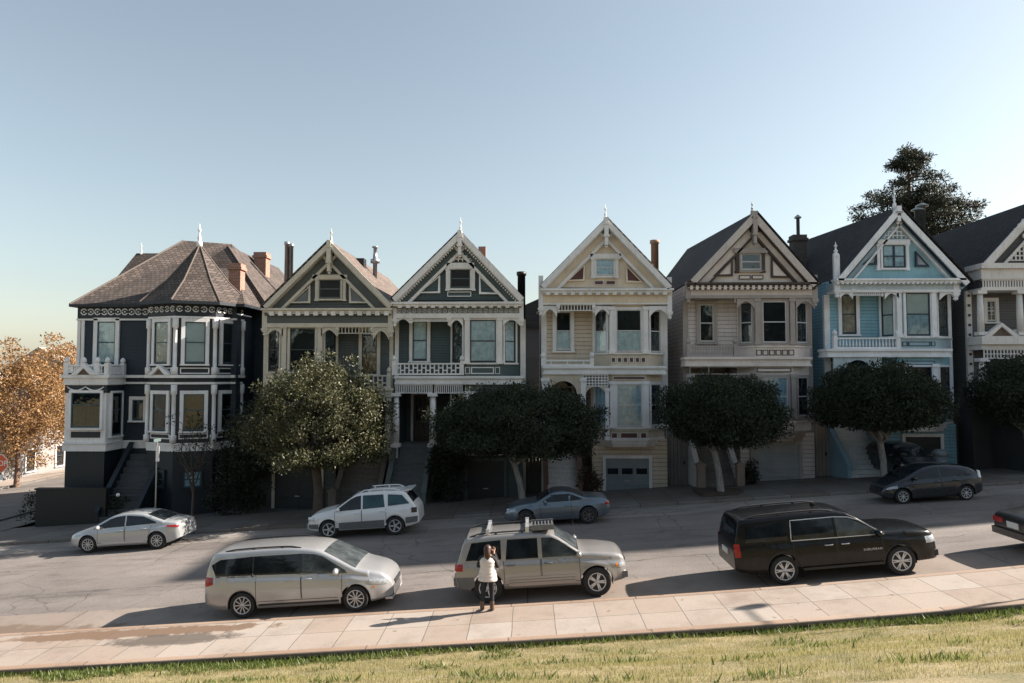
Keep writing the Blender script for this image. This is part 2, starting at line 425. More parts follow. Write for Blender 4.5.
# ------------------------------------------------------------------ the park slope on the camera's side
def lawn_z(x, y):
    d = 15.07 - y
    s = 0.30 * max(0.0, d) - 0.30 * max(0.0, d - 12) * 0.75
    return grade_n(x) + 0.015 + s * min(1, 0.45 + d * 0.12) + 0.03 * math.sin(x * 0.9 + y * 1.7) * math.sin(y * 2.3 - x * 0.4)
def m_lawn():
    t = NT('lawn soil'); b = t.bsdf(Roughness=0.95); v = t.coord()
    c1 = t.ramp(t.noise(0.9, v, 8, 0.7), [(0.3, (0.11, 0.11, 0.045)), (0.5, (0.24, 0.20, 0.105)), (0.72, (0.32, 0.255, 0.15))])
    c2 = t.ramp(t.noise(35, v, 3), [(0.3, (0.6, 0.6, 0.6)), (0.7, (1.25, 1.25, 1.2))])
    t.l(t.mul(c1, c2), b.inputs['Base Color']); t.bump(t.noise(40, v, 4), 0.8, 0.03, b); return t.m
m = MB()
xs = [-90 + 4 * i for i in range(18)] + [-18 + 0.3 * i for i in range(120)] + [18 + 4 * i for i in range(19)]
ys = [-70 + 4 * i for i in range(19)] + [4 + 0.5 * i for i in range(8)] + [8 + 0.12 * i for i in range(56)] + [14.8, 14.92, 15.0, 15.07]
m.grid([[(x, y, lawn_z(x, y)) for x in xs] for y in ys]); tag(m.build('lawn_slope', m_lawn()), kind='structure')
from mathutils import noise as mnoise
def patch(x, y, s=0.8): return mnoise.noise(Vector((x * s, y * s * 1.6, 3.1)))
def blades(name, n, xr, yr, hgt, wid, mat, seed, dens=None, lean=0.5):
    r = np.random.RandomState(seed)
    x = r.uniform(xr[0], xr[1], n); y = yr[0] + (yr[1] - yr[0]) * r.uniform(0, 1, n)
    if dens is not None:
        k = np.array([dens(a, b_) for a, b_ in zip(x, y)]) > r.uniform(0, 1, n); x = x[k]; y = y[k]; n = len(x)
    z = np.array([lawn_z(a, b_) for a, b_ in zip(x, y)])
    a = r.uniform(0, 2 * np.pi, n); h = hgt * r.uniform(0.4, 1.15, n); ww = wid * r.uniform(0.6, 1.2, n)
    la = r.uniform(0, 2 * np.pi, n); ll = h * r.uniform(0.1, 1.0, n) * lean
    V = np.zeros((n, 3, 3))
    V[:, 0] = np.stack([x - np.cos(a) * ww, y - np.sin(a) * ww, z - 0.01], 1)
    V[:, 1] = np.stack([x + np.cos(a) * ww, y + np.sin(a) * ww, z - 0.01], 1)
    V[:, 2] = np.stack([x + np.cos(la) * ll, y + np.sin(la) * ll, z + h], 1)
    me = bpy.data.meshes.new(name)
    me.from_pydata(V.reshape(-1, 3).tolist(), [], np.arange(n * 3).reshape(n, 3).tolist())
    me.materials.append(mat); o = bpy.data.objects.new(name, me); col.objects.link(o)
    return tag(o, kind='stuff')
GR = m_leaf('lawn blades', [(0.15, 0.15, 0.055, 1), (0.36, 0.32, 0.15, 1), (0.27, 0.255, 0.105, 1), (0.44, 0.385, 0.205, 1)], 0.4, 0.6)
GR2 = m_leaf('green weeds', [(0.05, 0.085, 0.015, 1), (0.11, 0.15, 0.03, 1), (0.08, 0.12, 0.03, 1), (0.2, 0.22, 0.06, 1)], 0.4, 0.5)
o = blades('grass', 330000, (-14, 12), (7.4, 14.98), 0.06, 0.005, GR, 3, lambda x, y: 0.62 + 1.1 * patch(x, y, 1.7))
tag(o, 'dry mown yellow green grass of the park slope', 'grass')
def wd(x, y):
    e = max(0.0, 1 - (15.04 - y) / (0.26 + 1.1 * max(0.0, 0.22 + patch(x, 5.0, 0.45))))
    return min(1, e * 1.6 + 0.8 * max(0, patch(x + 40, y, 0.9) - 0.22))
o = blades('weeds', 160000, (-14, 12), (8.0, 15.03), 0.12, 0.019, GR2, 5, wd, 1.1)
tag(o, 'ragged green weeds growing along the park kerb', 'weeds')
# ------------------------------------------------------------------ house kit
GLASS = m_glass('window glass')
GLASS_DARK = m_glass('dark window glass', (0.45, 0.52, 0.56, 1), 0.06)
M_LACE = m_flat('lace curtain', (0.82, 0.84, 0.84, 1), 0.9, 0, 0.2, 5)
M_LOUVRE = m_flat('dark louvres', (0.012, 0.013, 0.015, 1), 0.8, 0, 0.3, 5)
M_BLIND = m_flat('roller blinds', (0.74, 0.73, 0.68, 1), 0.85, 0, 0.06, 3)
M_DARKROOM = m_flat('unlit room', (0.018, 0.018, 0.02, 1), 0.9, 0, 0.5, 1.5)
M_AMBER = m_flat('amber drape', (0.25, 0.12, 0.05, 1), 0.9, 0, 0.3, 4)
M_BLUEC = m_flat('pale blue drape', (0.48, 0.60, 0.68, 1), 0.9, 0, 0.25, 5)
M_METAL = m_flat('galvanised metal', (0.35, 0.36, 0.37, 1), 0.4, 0.8, 0.2, 6)
M_BLACK = m_flat('black metal', (0.02, 0.02, 0.022, 1), 0.5, 0.3, 0.2, 6)
M_STEP = m_concrete('step concrete', (0.26, 0.24, 0.225, 1), 5, 5)
M_DARKWOOD = m_paint('dark stained wood', (0.05, 0.035, 0.028, 1))
Z3 = Vector((0, 0, 1))
def face_M(p0, p1):
    """matrix for a vertical wall face running from p0 to p1 (left to right seen from outside)"""
    x = Vector((p1[0] - p0[0], p1[1] - p0[1], 0)); L = x.length; x.normalize(); y = Z3.cross(x)
    return Matrix(((x.x, y.x, 0, p0[0]), (x.y, y.y, 0, p0[1]), (0, 0, 1, 0), (0, 0, 0, 1))), L
def window(par, M, x0, x1, z0, z1, fm, sm, parts, fw=0.11, rail=0.5, sill=True, glass=None, hood=False, mullions=0, proud=0.10, muntin=0):
    """sash window on the face M: x0..x1, z0..z1 is the glazed opening; parts = [(f0, f1, material, pleats)] hung behind the pane"""
    m = MB(); p = proud
    m.box((x0 - fw, -p, z0 - fw * 0.3), (x0, 0.02, z1 + fw), M); m.box((x1, -p, z0 - fw * 0.3), (x1 + fw, 0.02, z1 + fw), M)
    m.box((x0, -p + 0.002, z1), (x1, 0.02, z1 + fw - 0.002), M)
    if hood: m.box((x0 - fw - 0.06, -p - 0.10, z1 + fw), (x1 + fw + 0.06, 0.02, z1 + fw + 0.08), M)
    wn = m.build('window', fm, par)
    s = MB(); t = 0.05; q = (-0.075, -0.03)
    s.box((x0, q[0], z0), (x0 + t, q[1], z1), M); s.box((x1 - t, q[0], z0), (x1, q[1], z1), M)
    s.box((x0 + t, q[0], z0), (x1 - t, q[1], z0 + t * 1.3), M); s.box((x0 + t, q[0], z1 - t), (x1 - t, q[1], z1), M)
    if rail:
        zr = z0 + (z1 - z0) * rail; s.box((x0 + t, q[0] + 0.004, zr - t / 2), (x1 - t, q[1], zr + t / 2), M)
    for k in range(mullions):
        xm = x0 + (x1 - x0) * (k + 1) / (mullions + 1); s.box((xm - 0.04, q[0] - 0.01, z0 + t * 1.3), (xm + 0.04, q[1], z1 - t), M)
    if muntin:
        for k in range(1, muntin): xm = x0 + (x1 - x0) * k / muntin; s.box((xm - 0.012, q[0] + 0.012, z0 + t * 1.3), (xm + 0.012, q[1], z1 - t), M)
        for k in range(1, muntin + 1):
            zm = z0 + (z1 - z0) * k / (muntin + 1); s.box((x0 + t, q[0] + 0.016, zm - 0.012), (x1 - t, q[1], zm + 0.012), M)
    s.build('sash', sm, wn)
    g = MB(); g.box((x0 + t * 0.5, -0.048, z0 + t * 0.5), (x1 - t * 0.5, -0.042, z1 - t * 0.5), M); g.build('pane', glass or GLASS, wn)
    for (f0, f1, mat, pl) in parts:
        c = MB(); n = max(2, int((x1 - x0) / 0.035)) if pl else 1; rows = []
        for zz in (z0 + (z1 - z0) * f0, z0 + (z1 - z0) * f1):
            rows.append([M @ Vector((x0 + 0.02 + (x1 - x0 - 0.04) * i / n, (-0.026 + 0.015 * math.sin(i * 1.1 + 0.6 * math.sin(i * 0.31))) if pl else -0.014, zz)) for i in range(n + 1)])
        c.grid(rows, smooth=True); c.build('curtain' if pl else 'blind_or_dark_room', mat, wn)  # flat sheets: real blinds, and dark ones painted for unlit room depth
    if sill:
        e = MB(); e.box((x0 - fw - 0.03, -p - 0.05, z0 - fw * 0.3 - 0.08), (x1 + fw + 0.03, 0.02, z0 - fw * 0.3), M); e.build('sill', fm, wn)
    return wn
LACE = [(0.0, 1.0, M_LACE, True)]
DARK = [(0.0, 1.0, M_DARKROOM, False)]
HALF = [(0.0, 0.5, M_LACE, True), (0.5, 1.0, M_DARKROOM, False)]
BLINDW = [(0.0, 1.0, M_BLIND, False)]
AMBER = [(0.0, 0.5, M_AMBER, True), (0.5, 1.0, M_DARKROOM, False)]
TOPBLIND = [(0.5, 1.0, M_BLIND, False), (0.0, 0.5, M_BLUEC, True)]
BLUEW = [(0.0, 1.0, M_BLUEC, True)]
class House:
    def __init__(s, name, label, px, zoff, Yf=33.5, group=None, cat='house'):
        p = at(px, 480, Yf); s.Yf = Yf
        s.o = Vector((p.x, Yf, lot_z(p.x) + zoff))
        s.root = empty(name, s.o, label, cat, group)
    def L(s, px, py, d=0.0): return at(px, py, s.Yf + d) - s.o
    def X(s, px, d=0.0): return s.L(px, 376, d).x
    def Z(s, py, d=0.0): return s.L(512, py, d).z
    def rect(s, m, px0, py0, px1, py1, d, dep):
        m.box((s.X(px0, d), d, s.Z(py1, d)), (s.X(px1, d), d + dep, s.Z(py0, d))); return m
    def poly(s, m, pts, d, dep):
        q = [s.L(a, b, d) for a, b in pts]; m.prism([(v.x, d, v.z) for v in q], (0, dep, 0)); return m
    def line(s, m, p0, p1, off, wid, d, dep):
        """bar along p0-p1 (pixels), its edges off .. off+wid metres below the line"""
        a = s.L(p0[0], p0[1], d); b = s.L(p1[0], p1[1], d); t = (b - a); t.y = 0; t.normalize()
        n = Vector((t.z, 0, -t.x))
        if n.z > 0: n = -n
        ps = [a + n * off, b + n * off, b + n * (off + wid), a + n * (off + wid)]
        m.prism([(v.x, d, v.z) for v in ps], (0, dep, 0)); return m
    def win(s, px0, py0, px1, py1, d, fm, sm, parts, **kw):
        M = Matrix.Translation((0, d, 0))
        return window(s.root, M, s.X(px0, d), s.X(px1, d), s.Z(py1, d), s.Z(py0, d), fm, sm, parts, **kw)
def frame_tri(h, m, pts, d, dep, wid):
    """an outline of strips inside a triangle given in pixels"""
    q = [h.L(a, b, d) for a, b in pts]
    c = sum(q, Vector()) / 3
    inner = [v + (c - v).normalized() * wid * 1.9 for v in q]
    for i in range(3):
        j = (i + 1) % 3
        m.prism([(v.x, d, v.z) for v in (q[i], q[j], inner[j], inner[i])], (0, dep, 0))
def scallop(h, m, x0, x1, y0, y1, d, dep, flip=False, depth=0.62, n=9):
    """arched spandrel bracket: full height at the outer post, curving up"""
    pts = [(x0, y0), (x1, y0)]
    cur = []
    for i in range(n + 1):
        t = i / n
        x = x1 + (x0 - x1) * t
        yy = y0 + (y1 - y0) * (0.28 + 0.72 * (1 - math.sin(math.pi * min(1, t * 1.12) )) if t > 0.08 else 0.55)
        yy = y0 + (y1 - y0) * (0.3 + 0.7 * abs(2 * t - 1) ** 1.8)
        cur.append((x, yy))
    h.poly(m, pts + cur, d, dep)
def arch_panel(h, m, x0, x1, y0, y1, ax0, ax1, ytop, d, dep, n=14):
    """flat panel x0..x1, y0..y1 with a round-headed opening ax0..ax1 whose crown is ytop and spring y1"""
    cx = (ax0 + ax1) / 2; r = (ax1 - ax0) / 2
    top = [(x0, y0), (x1, y0), (x1, y1)]
    arc = [(cx + r * math.cos(math.pi * i / n), y1 + (ytop - y1) * math.sin(math.pi * i / n)) for i in range(n + 1)]
    # split in quads so that the concave outline stays clean
    for i in range(n):
        a, b = arc[i], arc[i + 1]
        h.poly(m, [(a[0], y0), (b[0], y0), b, a], d, dep)
    if ax0 > x0 + 0.01: h.rect(m, x0, y0, ax0, y1, d, dep)
    if x1 > ax1 + 0.01: h.rect(m, ax1, y0, x1, y1, d, dep)
def balusters(h, m, x0, x1, y0, y1, n, d, w=0.05, style='post'):
    z0, z1 = h.Z(y1, d), h.Z(y0, d); a, b = h.X(x0, d), h.X(x1, d)
    m.box((a, d - 0.03, z1 - 0.07), (b, d + 0.09, z1)); m.box((a, d - 0.02, z0), (b, d + 0.08, z0 + 0.08))
    for i in range(n):
        x = a + (b - a) * (i + 0.5) / n
        if style == 'post': m.lathe([(w * 0.5, 0), (w * 0.8, (z1 - z0) * 0.25), (w * 0.42, (z1 - z0) * 0.5), (w * 0.6, (z1 - z0) * 0.72), (w * 0.45, z1 - z0 - 0.15)], (x, d + 0.03, z0 + 0.08), 6)
        elif style == 'slat': m.box((x - w / 2, d, z0 + 0.08), (x + w / 2, d + 0.04, z1 - 0.07))
        elif style == 'fret':
            hh = z1 - z0 - 0.15; zz = z0 + 0.08
            m.box((x - w / 2, d, zz), (x + w / 2, d + 0.05, zz + hh))
            k = (b - a) / n / 2; zc = zz + hh * (0.33 if i % 2 else 0.62)
            m.box((x + w / 2, d + 0.003, zc - w / 2), (x + 2 * k - w / 2, d + 0.047, zc + w / 2))
def lattice(h, m, x0, x1, y0, y1, nx, nz, d, w=0.035):
    a, b, z0, z1 = h.X(x0, d), h.X(x1, d), h.Z(y1, d), h.Z(y0, d)
    for i in range(nx + 1):
        x = a + (b - a) * i / nx; m.box((x - w / 2, d, z0), (x + w / 2, d + 0.04, z1))
    for k in range(nz + 1):
        z = z0 + (z1 - z0) * k / nz; m.box((a, d + 0.004, z - w / 2), (b, d + 0.036, z + w / 2))
def column(h, px, y0, y1, d, r, mat, name='column', sq=True):
    z0, z1 = h.Z(y1, d), h.Z(y0, d); x = h.X(px, d); m = MB()
    if sq:
        m.box((x - r, d - r, z0 + 0.16), (x + r, d + r, z1 - 0.16)); 
    else: m.lathe([(r, 0), (r * 0.95, (z1 - z0) * 0.4), (r * 0.8, z1 - z0 - 0.3)], (x, d, z0 + 0.15), 10)
    m.box((x - r * 1.35, d - r * 1.35, z0), (x + r * 1.35, d + r * 1.35, z0 + 0.16)); m.box((x - r * 1.4, d - r * 1.4, z1 - 0.16), (x + r * 1.4, d + r * 1.4, z1))
    return m.build(name, mat, h.root)
def panel(h, m, m2, x0, y0, x1, y1, d, w=0.05):
    """raised outline frame (in m) round a sunk field (in m2)"""
    a, b, z0, z1 = h.X(x0, d), h.X(x1, d), h.Z(y1, d), h.Z(y0, d)
    for bx in (((a, z0), (a + w, z1)), ((b - w, z0), (b, z1)), ((a + w, z0), (b - w, z0 + w)), ((a + w, z1 - w), (b - w, z1))):
        m.box((bx[0][0], d - 0.035, bx[0][1]), (bx[1][0], d + 0.01, bx[1][1]))
    if m2 is not None: m2.box((a + w, d - 0.012, z0 + w), (b - w, d + 0.01, z1 - w))
S_THIN = True
def put_panels(h, lst, d, mould, field, w=0.05):
    for (u0, v0, u1, v1) in lst:
        q, q2 = MB(), MB(); panel(h, q, q2, u0, v0, u1, v1, d, min(w, abs(h.X(u1, d) - h.X(u0, d)) * 0.13, abs(h.Z(v1, d) - h.Z(v0, d)) * 0.16) if S_THIN else w)
        pn = q.build('panel_moulding', mould, h.root); q2.build('panel', field, pn)
def dentils(h, m, x0, x1, y0, y1, n, d, dep, fill=0.5):
    a, b = h.X(x0, d), h.X(x1, d); z0, z1 = h.Z(y1, d), h.Z(y0, d)
    for i in range(n):
        x = a + (b - a) * (i + 0.5) / n; k = (b - a) / n * fill / 2
        m.box((x - k, d, z0), (x + k, d + dep, z1))
    m.box((a, d + dep * 0.6, z0 + (z1 - z0) * 0.4), (b, d + dep + 0.02, z1 + 0.01))
def scrolls(h, m, x0, x1, yc, n, d, r=0.11, t=0.022):
    """row of applied scrollwork rings and crescents"""
    a, b = h.X(x0, d), h.X(x1, d); z = h.Z(yc, d)
    for i in range(n):
        x = a + (b - a) * (i + 0.5) / n
        pts = [(x + r * math.cos(q), d - 0.02, z + r * math.sin(q)) for q in [math.pi * (0.15 + 1.7 * k / 10) + (math.pi if i % 2 else 0) for k in range(11)]]
        m.tube(pts, t, 5); m.ball((x, d - 0.02, z), t * 1.5, 6, 4)
def finial(h, px, y0, y1, d, mat, r=0.07):
    z0, z1 = h.Z(y1, d), h.Z(y0, d); x = h.X(px, d); H = z1 - z0
    m = MB(); m.lathe([(r * 1.2, -0.1), (r * 1.2, H * 0.15), (r * 0.5, H * 0.2), (r * 0.9, H * 0.34), (r * 0.4, H * 0.45), (r * 0.35, H * 0.62), (r * 0.8, H * 0.7), (r * 0.3, H * 0.78), (0.006, H)], (x, d, z0), 8)
    return m.build('finial', mat, h.root)
def stairs(h, x0, x1, zt, mat, cheek, ya=-1.0, yb=1.8, n=12, cheek_h=0.55, posts=True, name='stairs', tw=0.16, pm=None):
    z0 = -0.1; m = MB(); run = (yb - ya) / n; rise = zt / n
    for i in range(n):
        m.box((x0, ya + run * i, z0), (x1, ya + run * (i + 1) + (0.0 if i < n - 1 else 0.3), rise * (i + 1) - 0.04))
        m.box((x0, ya + run * i - 0.03, rise * (i + 1) - 0.04), (x1, ya + run * (i + 1), rise * (i + 1)))
    st = m.build(name, mat, h.root)
    for x, sgn in ((x0, -1), (x1, 1)):
        c = MB(); xa, xb = (x - tw, x - 0.004) if sgn < 0 else (x + 0.004, x + tw)
        c.prism([(xa, ya - 0.05, z0), (xa, yb, z0), (xa, yb, zt + cheek_h), (xa, ya - 0.05, cheek_h)], (xb - xa, 0, 0))
        ck = c.build('stair_cheek', cheek, h.root)
        c = MB(); c.prism([(xa - 0.04, ya - 0.1, cheek_h + 0.003), (xa - 0.04, yb, zt + cheek_h + 0.003), (xa - 0.04, yb, zt + cheek_h + 0.083), (xa - 0.04, ya - 0.1, cheek_h + 0.083)], (xb - xa + 0.08, 0, 0)); c.build('coping', cheek, ck)
        if posts:
            c = MB(); xm = (xa + xb) / 2; c.box((xm - 0.17, ya - 0.40, z0), (xm + 0.17, ya - 0.06, 1.05)); c.box((xm - 0.21, ya - 0.44, 1.05), (xm + 0.21, ya - 0.02, 1.13)); c.prism([(xm - 0.15, ya - 0.38, 1.13), (xm + 0.15, ya - 0.38, 1.13), (xm, ya - 0.38, 1.25)], (0, 0.3, 0)); c.build('stair_post', pm or cheek, h.root)
    return st
def garage(h, x0, y0, x1, d, dmat, fmat, win_row=True, rows=4, cols=3, lattice_top=False):
    a, b = h.X(x0, d), h.X(x1, d); zt = h.Z(y0, d); z0 = -0.05
    m = MB(); m.box((a - 0.15, d - 0.08, z0), (a, d + 0.05, zt + 0.15)); m.box((b, d - 0.08, z0), (b + 0.15, d + 0.05, zt + 0.15)); m.box((a, d - 0.078, zt), (b, d + 0.05, zt + 0.148))
    fr = m.build('garage_frame', fmat, h.root)
    g = MB(); g.box((a, d - 0.02, z0), (b, d + 0.03, zt))
    for i in range(rows + 1):
        z = z0 + (zt - z0) * i / rows; g.box((a, d - 0.05, max(z0, z - 0.04)), (b, d - 0.02, min(zt, z + 0.04)))
    for i in range(cols + 1):
        x = a + (b - a) * i / cols; g.box((max(a, x - 0.05), d - 0.046, z0), (min(b, x + 0.05), d - 0.02, zt))
    gd = g.build('garage_door', dmat, h.root)
    if win_row:
        k = rows - 1 if win_row == 1 else rows - 2
        za = z0 + (zt - z0) * (k - 0) / rows + 0.07; zb = z0 + (zt - z0) * (k + 1) / rows - 0.07
        for i in range(cols):
            xa = a + (b - a) * i / cols + 0.09; xb = a + (b - a) * (i + 1) / cols - 0.09
            p = MB(); p.box((xa, d - 0.03, za), (xb, d - 0.024, zb)); p.build('pane', GARPANE, gd)
    q = MB(); xm = (a + b) / 2; q.box((xm - 0.12, d - 0.085, z0 + 0.55), (xm + 0.12, d - 0.055, z0 + 0.6)); q.build('handle', M_METAL, gd)
GARPANE = m_carglass('garage pane')
def door(h, x0, x1, z0, z1, d, dm, fm, leaves=2):
    m = MB(); m.box((x0 - 0.13, d - 0.08, z0), (x0, d + 0.02, z1 + 0.6)); m.box((x1, d - 0.08, z0), (x1 + 0.13, d + 0.02, z1 + 0.6)); m.box((x0, d - 0.078, z1), (x1, d + 0.02, z1 + 0.1)); m.box((x0, d - 0.078, z1 + 0.5), (x1, d + 0.02, z1 + 0.6))
    fr = m.build('door_frame', fm, h.root)
    p = MB(); p.box((x0, d - 0.03, z1 + 0.1), (x1, d - 0.022, z1 + 0.5)); p.build('pane', GARPANE, fr)
    for i in range(leaves):
        a = x0 + (x1 - x0) * i / leaves + 0.01; b = x0 + (x1 - x0) * (i + 1) / leaves - 0.01
        q = MB(); q.box((a, d - 0.05, z0), (b, d, z1)); w = 0.13
        q.box((a, d - 0.07, z0), (a + w, d - 0.05, z1)); q.box((b - w, d - 0.07, z0), (b, d - 0.05, z1)); q.box((a + w, d - 0.07, z0), (b - w, d - 0.05, z0 + 0.25)); q.box((a + w, d - 0.07, z0 + 0.9), (b - w, d - 0.05, z0 + 1.05)); q.box((a + w, d - 0.07, z1 - w), (b - w, d - 0.05, z1))
        dr = q.build('door', dm, h.root)
        p = MB(); p.box((a + w, d - 0.062, z0 + 1.05), (b - w, d - 0.056, z1 - w)); p.build('pane', GARPANE, dr)
        k = MB(); k.ball(((b - 0.06) if i == 0 else (a + 0.06), d - 0.11, z0 + 1.0), 0.04); k.build('handle', M_METAL, dr)
def gable(h, S, wm, tm, am, band, roofm, back=14.0):
    """front gable, rakes, attic window and roof: S holds pixel measurements"""
    A, Lp, Rp = S['apex'], S['L'], S['R']
    a, l, r = h.L(*A), h.L(*Lp), h.L(*Rp)
    m = MB(); m.prism([(l.x + 0.2, 0.1, l.z - 0.05), (r.x - 0.2, 0.1, r.z - 0.05), (a.x, 0.1, a.z - 0.2)], (0, back - 0.15, 0)); m.build('gable', wm, h.root)
    rise = S.get('rise', 0.5)
    rf = MB(); t = 0.10; d0 = -0.33
    for e in (l, r):
        o = 0.06 if e.x > a.x else -0.06; k = (a.z - e.z) / abs(a.x - e.x); ex, ez = e.x + o, e.z - 0.06 * k
        vs = [(a.x, d0, a.z + t), (ex, d0, ez + t), (ex, d0, ez), (a.x, d0, a.z), (a.x, back + 0.3, a.z + t + rise), (ex, back + 0.3, ez + t), (ex, back + 0.3, ez), (a.x, back + 0.3, a.z + rise)]
        rf.add(vs, [(0, 1, 2, 3), (7, 6, 5, 4), (0, 4, 5, 1), (1, 5, 6, 2), (2, 6, 7, 3)])
    roof = rf.build('roof', roofm, h.root)
    ow, bw, iw = S.get('rake', (0.26, 0.42, 0.14))
    for e in (Lp, Rp):
        q = MB(); h.line(q, A, e, -0.075, ow + 0.05, -0.42, 0.085); h.line(q, A, e, 0.02, ow - 0.05, -0.33, 0.29); rb = q.build('rake_board', S.get('rakemat', tm), h.root)
        q = MB(); h.line(q, A, e, ow - 0.025, 0.055, -0.28, 0.28); q.build('rake_line', S.get('rline', tm), rb)
        q = MB(); h.line(q, A, e, ow + 0.02, bw + 0.05, -0.02, 0.10); q.build('rake_band', band, rb)
        if S.get('dots'):
            q = MB(); pa, pe = h.L(*A, 0), h.L(*e, 0); n = S['dots']
            tt = (pe - pa); tt.y = 0; L_ = tt.length; tt.normalize(); nn = Vector((tt.z, 0, -tt.x)); nn = nn if nn.z < 0 else -nn
            for i in range(n):
                c = pa + tt * L_ * (i + 0.7) / n + nn * (ow + 0.12); q.box((c.x - 0.035, -0.28, c.z - 0.035), (c.x + 0.035, -0.02, c.z + 0.035))
            q.build('rake_dentil', tm, rb)
        q = MB(); h.line(q, A, (e[0] + (A[0] - e[0]) * 0.07, e[1] + (A[1] - e[1]) * 0.07), ow + bw + 0.07, iw, -0.10, 0.19); q.build('rake_trim', S.get('rtrim', tm), rb)
    # king post, collar and attic window
    kx = h.X(A[0]); q = MB(); zt = a.z + 0.05; zb = h.Z(S['king'])
    q.box((kx - 0.10, -0.46, zb + 0.45), (kx + 0.10, -0.04, zt)); q.box((kx - 0.075, -0.42, zb), (kx + 0.075, -0.1, zb + 0.45)); q.box((kx - 0.13, -0.49, zb + 0.40), (kx + 0.13, -0.05, zb + 0.48)); q.box((kx - 0.13, -0.49, zt - 0.35), (kx + 0.13, -0.05, zt - 0.28))
    q.lathe([(0.02, -0.12), (0.09, -0.05), (0.05, 0.0)], (kx, -0.26, zb), 8)
    q.build('king_post', S.get('kingmat', tm), h.root)
    finial(h, A[0], S['fin'], A[1], -0.2, S.get('finmat', tm))
    x0, y0, x1, y1 = S['attic']
    pw = 3.2
    q = MB(); h.rect(q, S['collar'][0], S['collar'][2], S['collar'][1], y0 - 0.2, -0.10, 0.22); h.rect(q, S['collar'][0] + 1, y0 - 0.2, S['collar'][1] - 1, y0 + 0.6, -0.06, 0.18); q.build('collar', tm, h.root)
    h.win(x0, y0 + 0.7, x1, y1, 0.08, tm, S.get('atticsash', am), S.get('atticparts', DARK), fw=0.09, sill=True, mullions=S.get('atticmull', 0), muntin=S.get('atticmunt', 0), glass=S.get('atticglass'))
    for xx in (x0 - pw, x1 + pw):
        q = MB(); h.rect(q, xx - 1.4, y0 - 0.1, xx + 1.4, y1 + 2.2, -0.06, 0.16)
        h.rect(q, xx - 2.0, y0 - 0.1, xx + 2.0, y0 + 1.4, -0.09, 0.19); h.rect(q, xx - 2.0, y1 + 0.6, xx + 2.0, y1 + 2.4, -0.09, 0.19)
        q.build('pilaster', S.get('pilmat', tm), h.root)
    put_panels(h, S.get('attpanels', []), 0.06, S.get('pmould', tm), S.get('pfield', wm), S.get('pw', 0.05))
    for tri in S['tris']:
        q, q2 = MB(), MB(); frame_tri(h, q, tri, -0.04, 0.13, 0.07)
        tl = [h.L(a_, b_, 0.08) for a_, b_ in tri]; q2.prism([(v.x, 0.02, v.z) for v in tl], (0, 0.08, 0))
        pn = q.build('panel_moulding', S.get('trimould', tm), h.root); q2.build('panel', S.get('trifield', wm), pn)
    if S.get('apexfill'):
        q = MB(); (u0, v0), (u1, v1), (u2, v2) = S['apexfill']
        for i in range(6):
            t0 = (i + 0.5) / 6; x = u0 + (u2 - u0) * t0; top = v1 + (v0 - v1) * abs(2 * t0 - 1)
            h.rect(q, x - 0.5, top + 0.6, x + 0.5, v0, -0.04, 0.14)
        for i in range(3):
            yy = v0 - (v0 - v1) * (0.2 + 0.27 * i); k = (v0 - yy) / (v0 - v1); h.rect(q, u0 + (u1 - u0) * k, yy - 0.5, u2 - (u2 - u1) * k, yy + 0.5, -0.03, 0.12)
        q.build('apex_fretwork', tm, h.root)
    return roof
def stack(h, px, y0, y1, d, w, dd, mat, cap=True, name='chimney', parent=None, pots=0):
    x = h.X(px, d); z0, z1 = h.Z(y1, d), h.Z(y0, d); m = MB()
    m.box((x - w / 2, d - dd / 2, z0 - 1.2), (x + w / 2, d + dd / 2, z1 - (0.35 if cap else 0)))
    if cap:
        m.box((x - w / 2 - 0.08, d - dd / 2 - 0.08, z1 - 0.35), (x + w / 2 + 0.08, d + dd / 2 + 0.08, z1 - 0.2)); m.box((x - w / 2 - 0.02, d - dd / 2 - 0.02, z1 - 0.2), (x + w / 2 + 0.02, d + dd / 2 + 0.02, z1))
    for k in range(pots): m.lathe([(0.11, 0), (0.09, 0.35), (0.12, 0.4)], (x - w / 4 + w / 2 * k, d, z1), 8)
    return m.build(name, mat, parent)
def flue(h, px, y0, y1, d, r, mat, parent, cap='cone'):
    x = h.X(px, d); z0, z1 = h.Z(y1, d), h.Z(y0, d); m = MB()
    H = z1 - z0
    if cap == 'cone': m.lathe([(r, -1), (r, H - 0.25), (r * 2.0, H - 0.22), (r * 2.0, H - 0.15), (0.02, H)], (x, d, z0), 10)
    elif cap == 'band': m.lathe([(r, -1), (r, H * 0.35), (r * 2.2, H * 0.36), (r * 2.2, H * 0.5), (r * 1.1, H * 0.52), (r * 0.8, H * 0.93), (r * 1.5, H * 0.95), (r * 1.5, H)], (x, d, z0), 10)
    else: m.lathe([(r, -1), (r, H - 0.2), (r * 1.25, H - 0.19), (r * 1.25, H)], (x, d, z0), 10)
    return m.build('flue', mat, parent)
ROW = 'row of gabled houses up the hill'
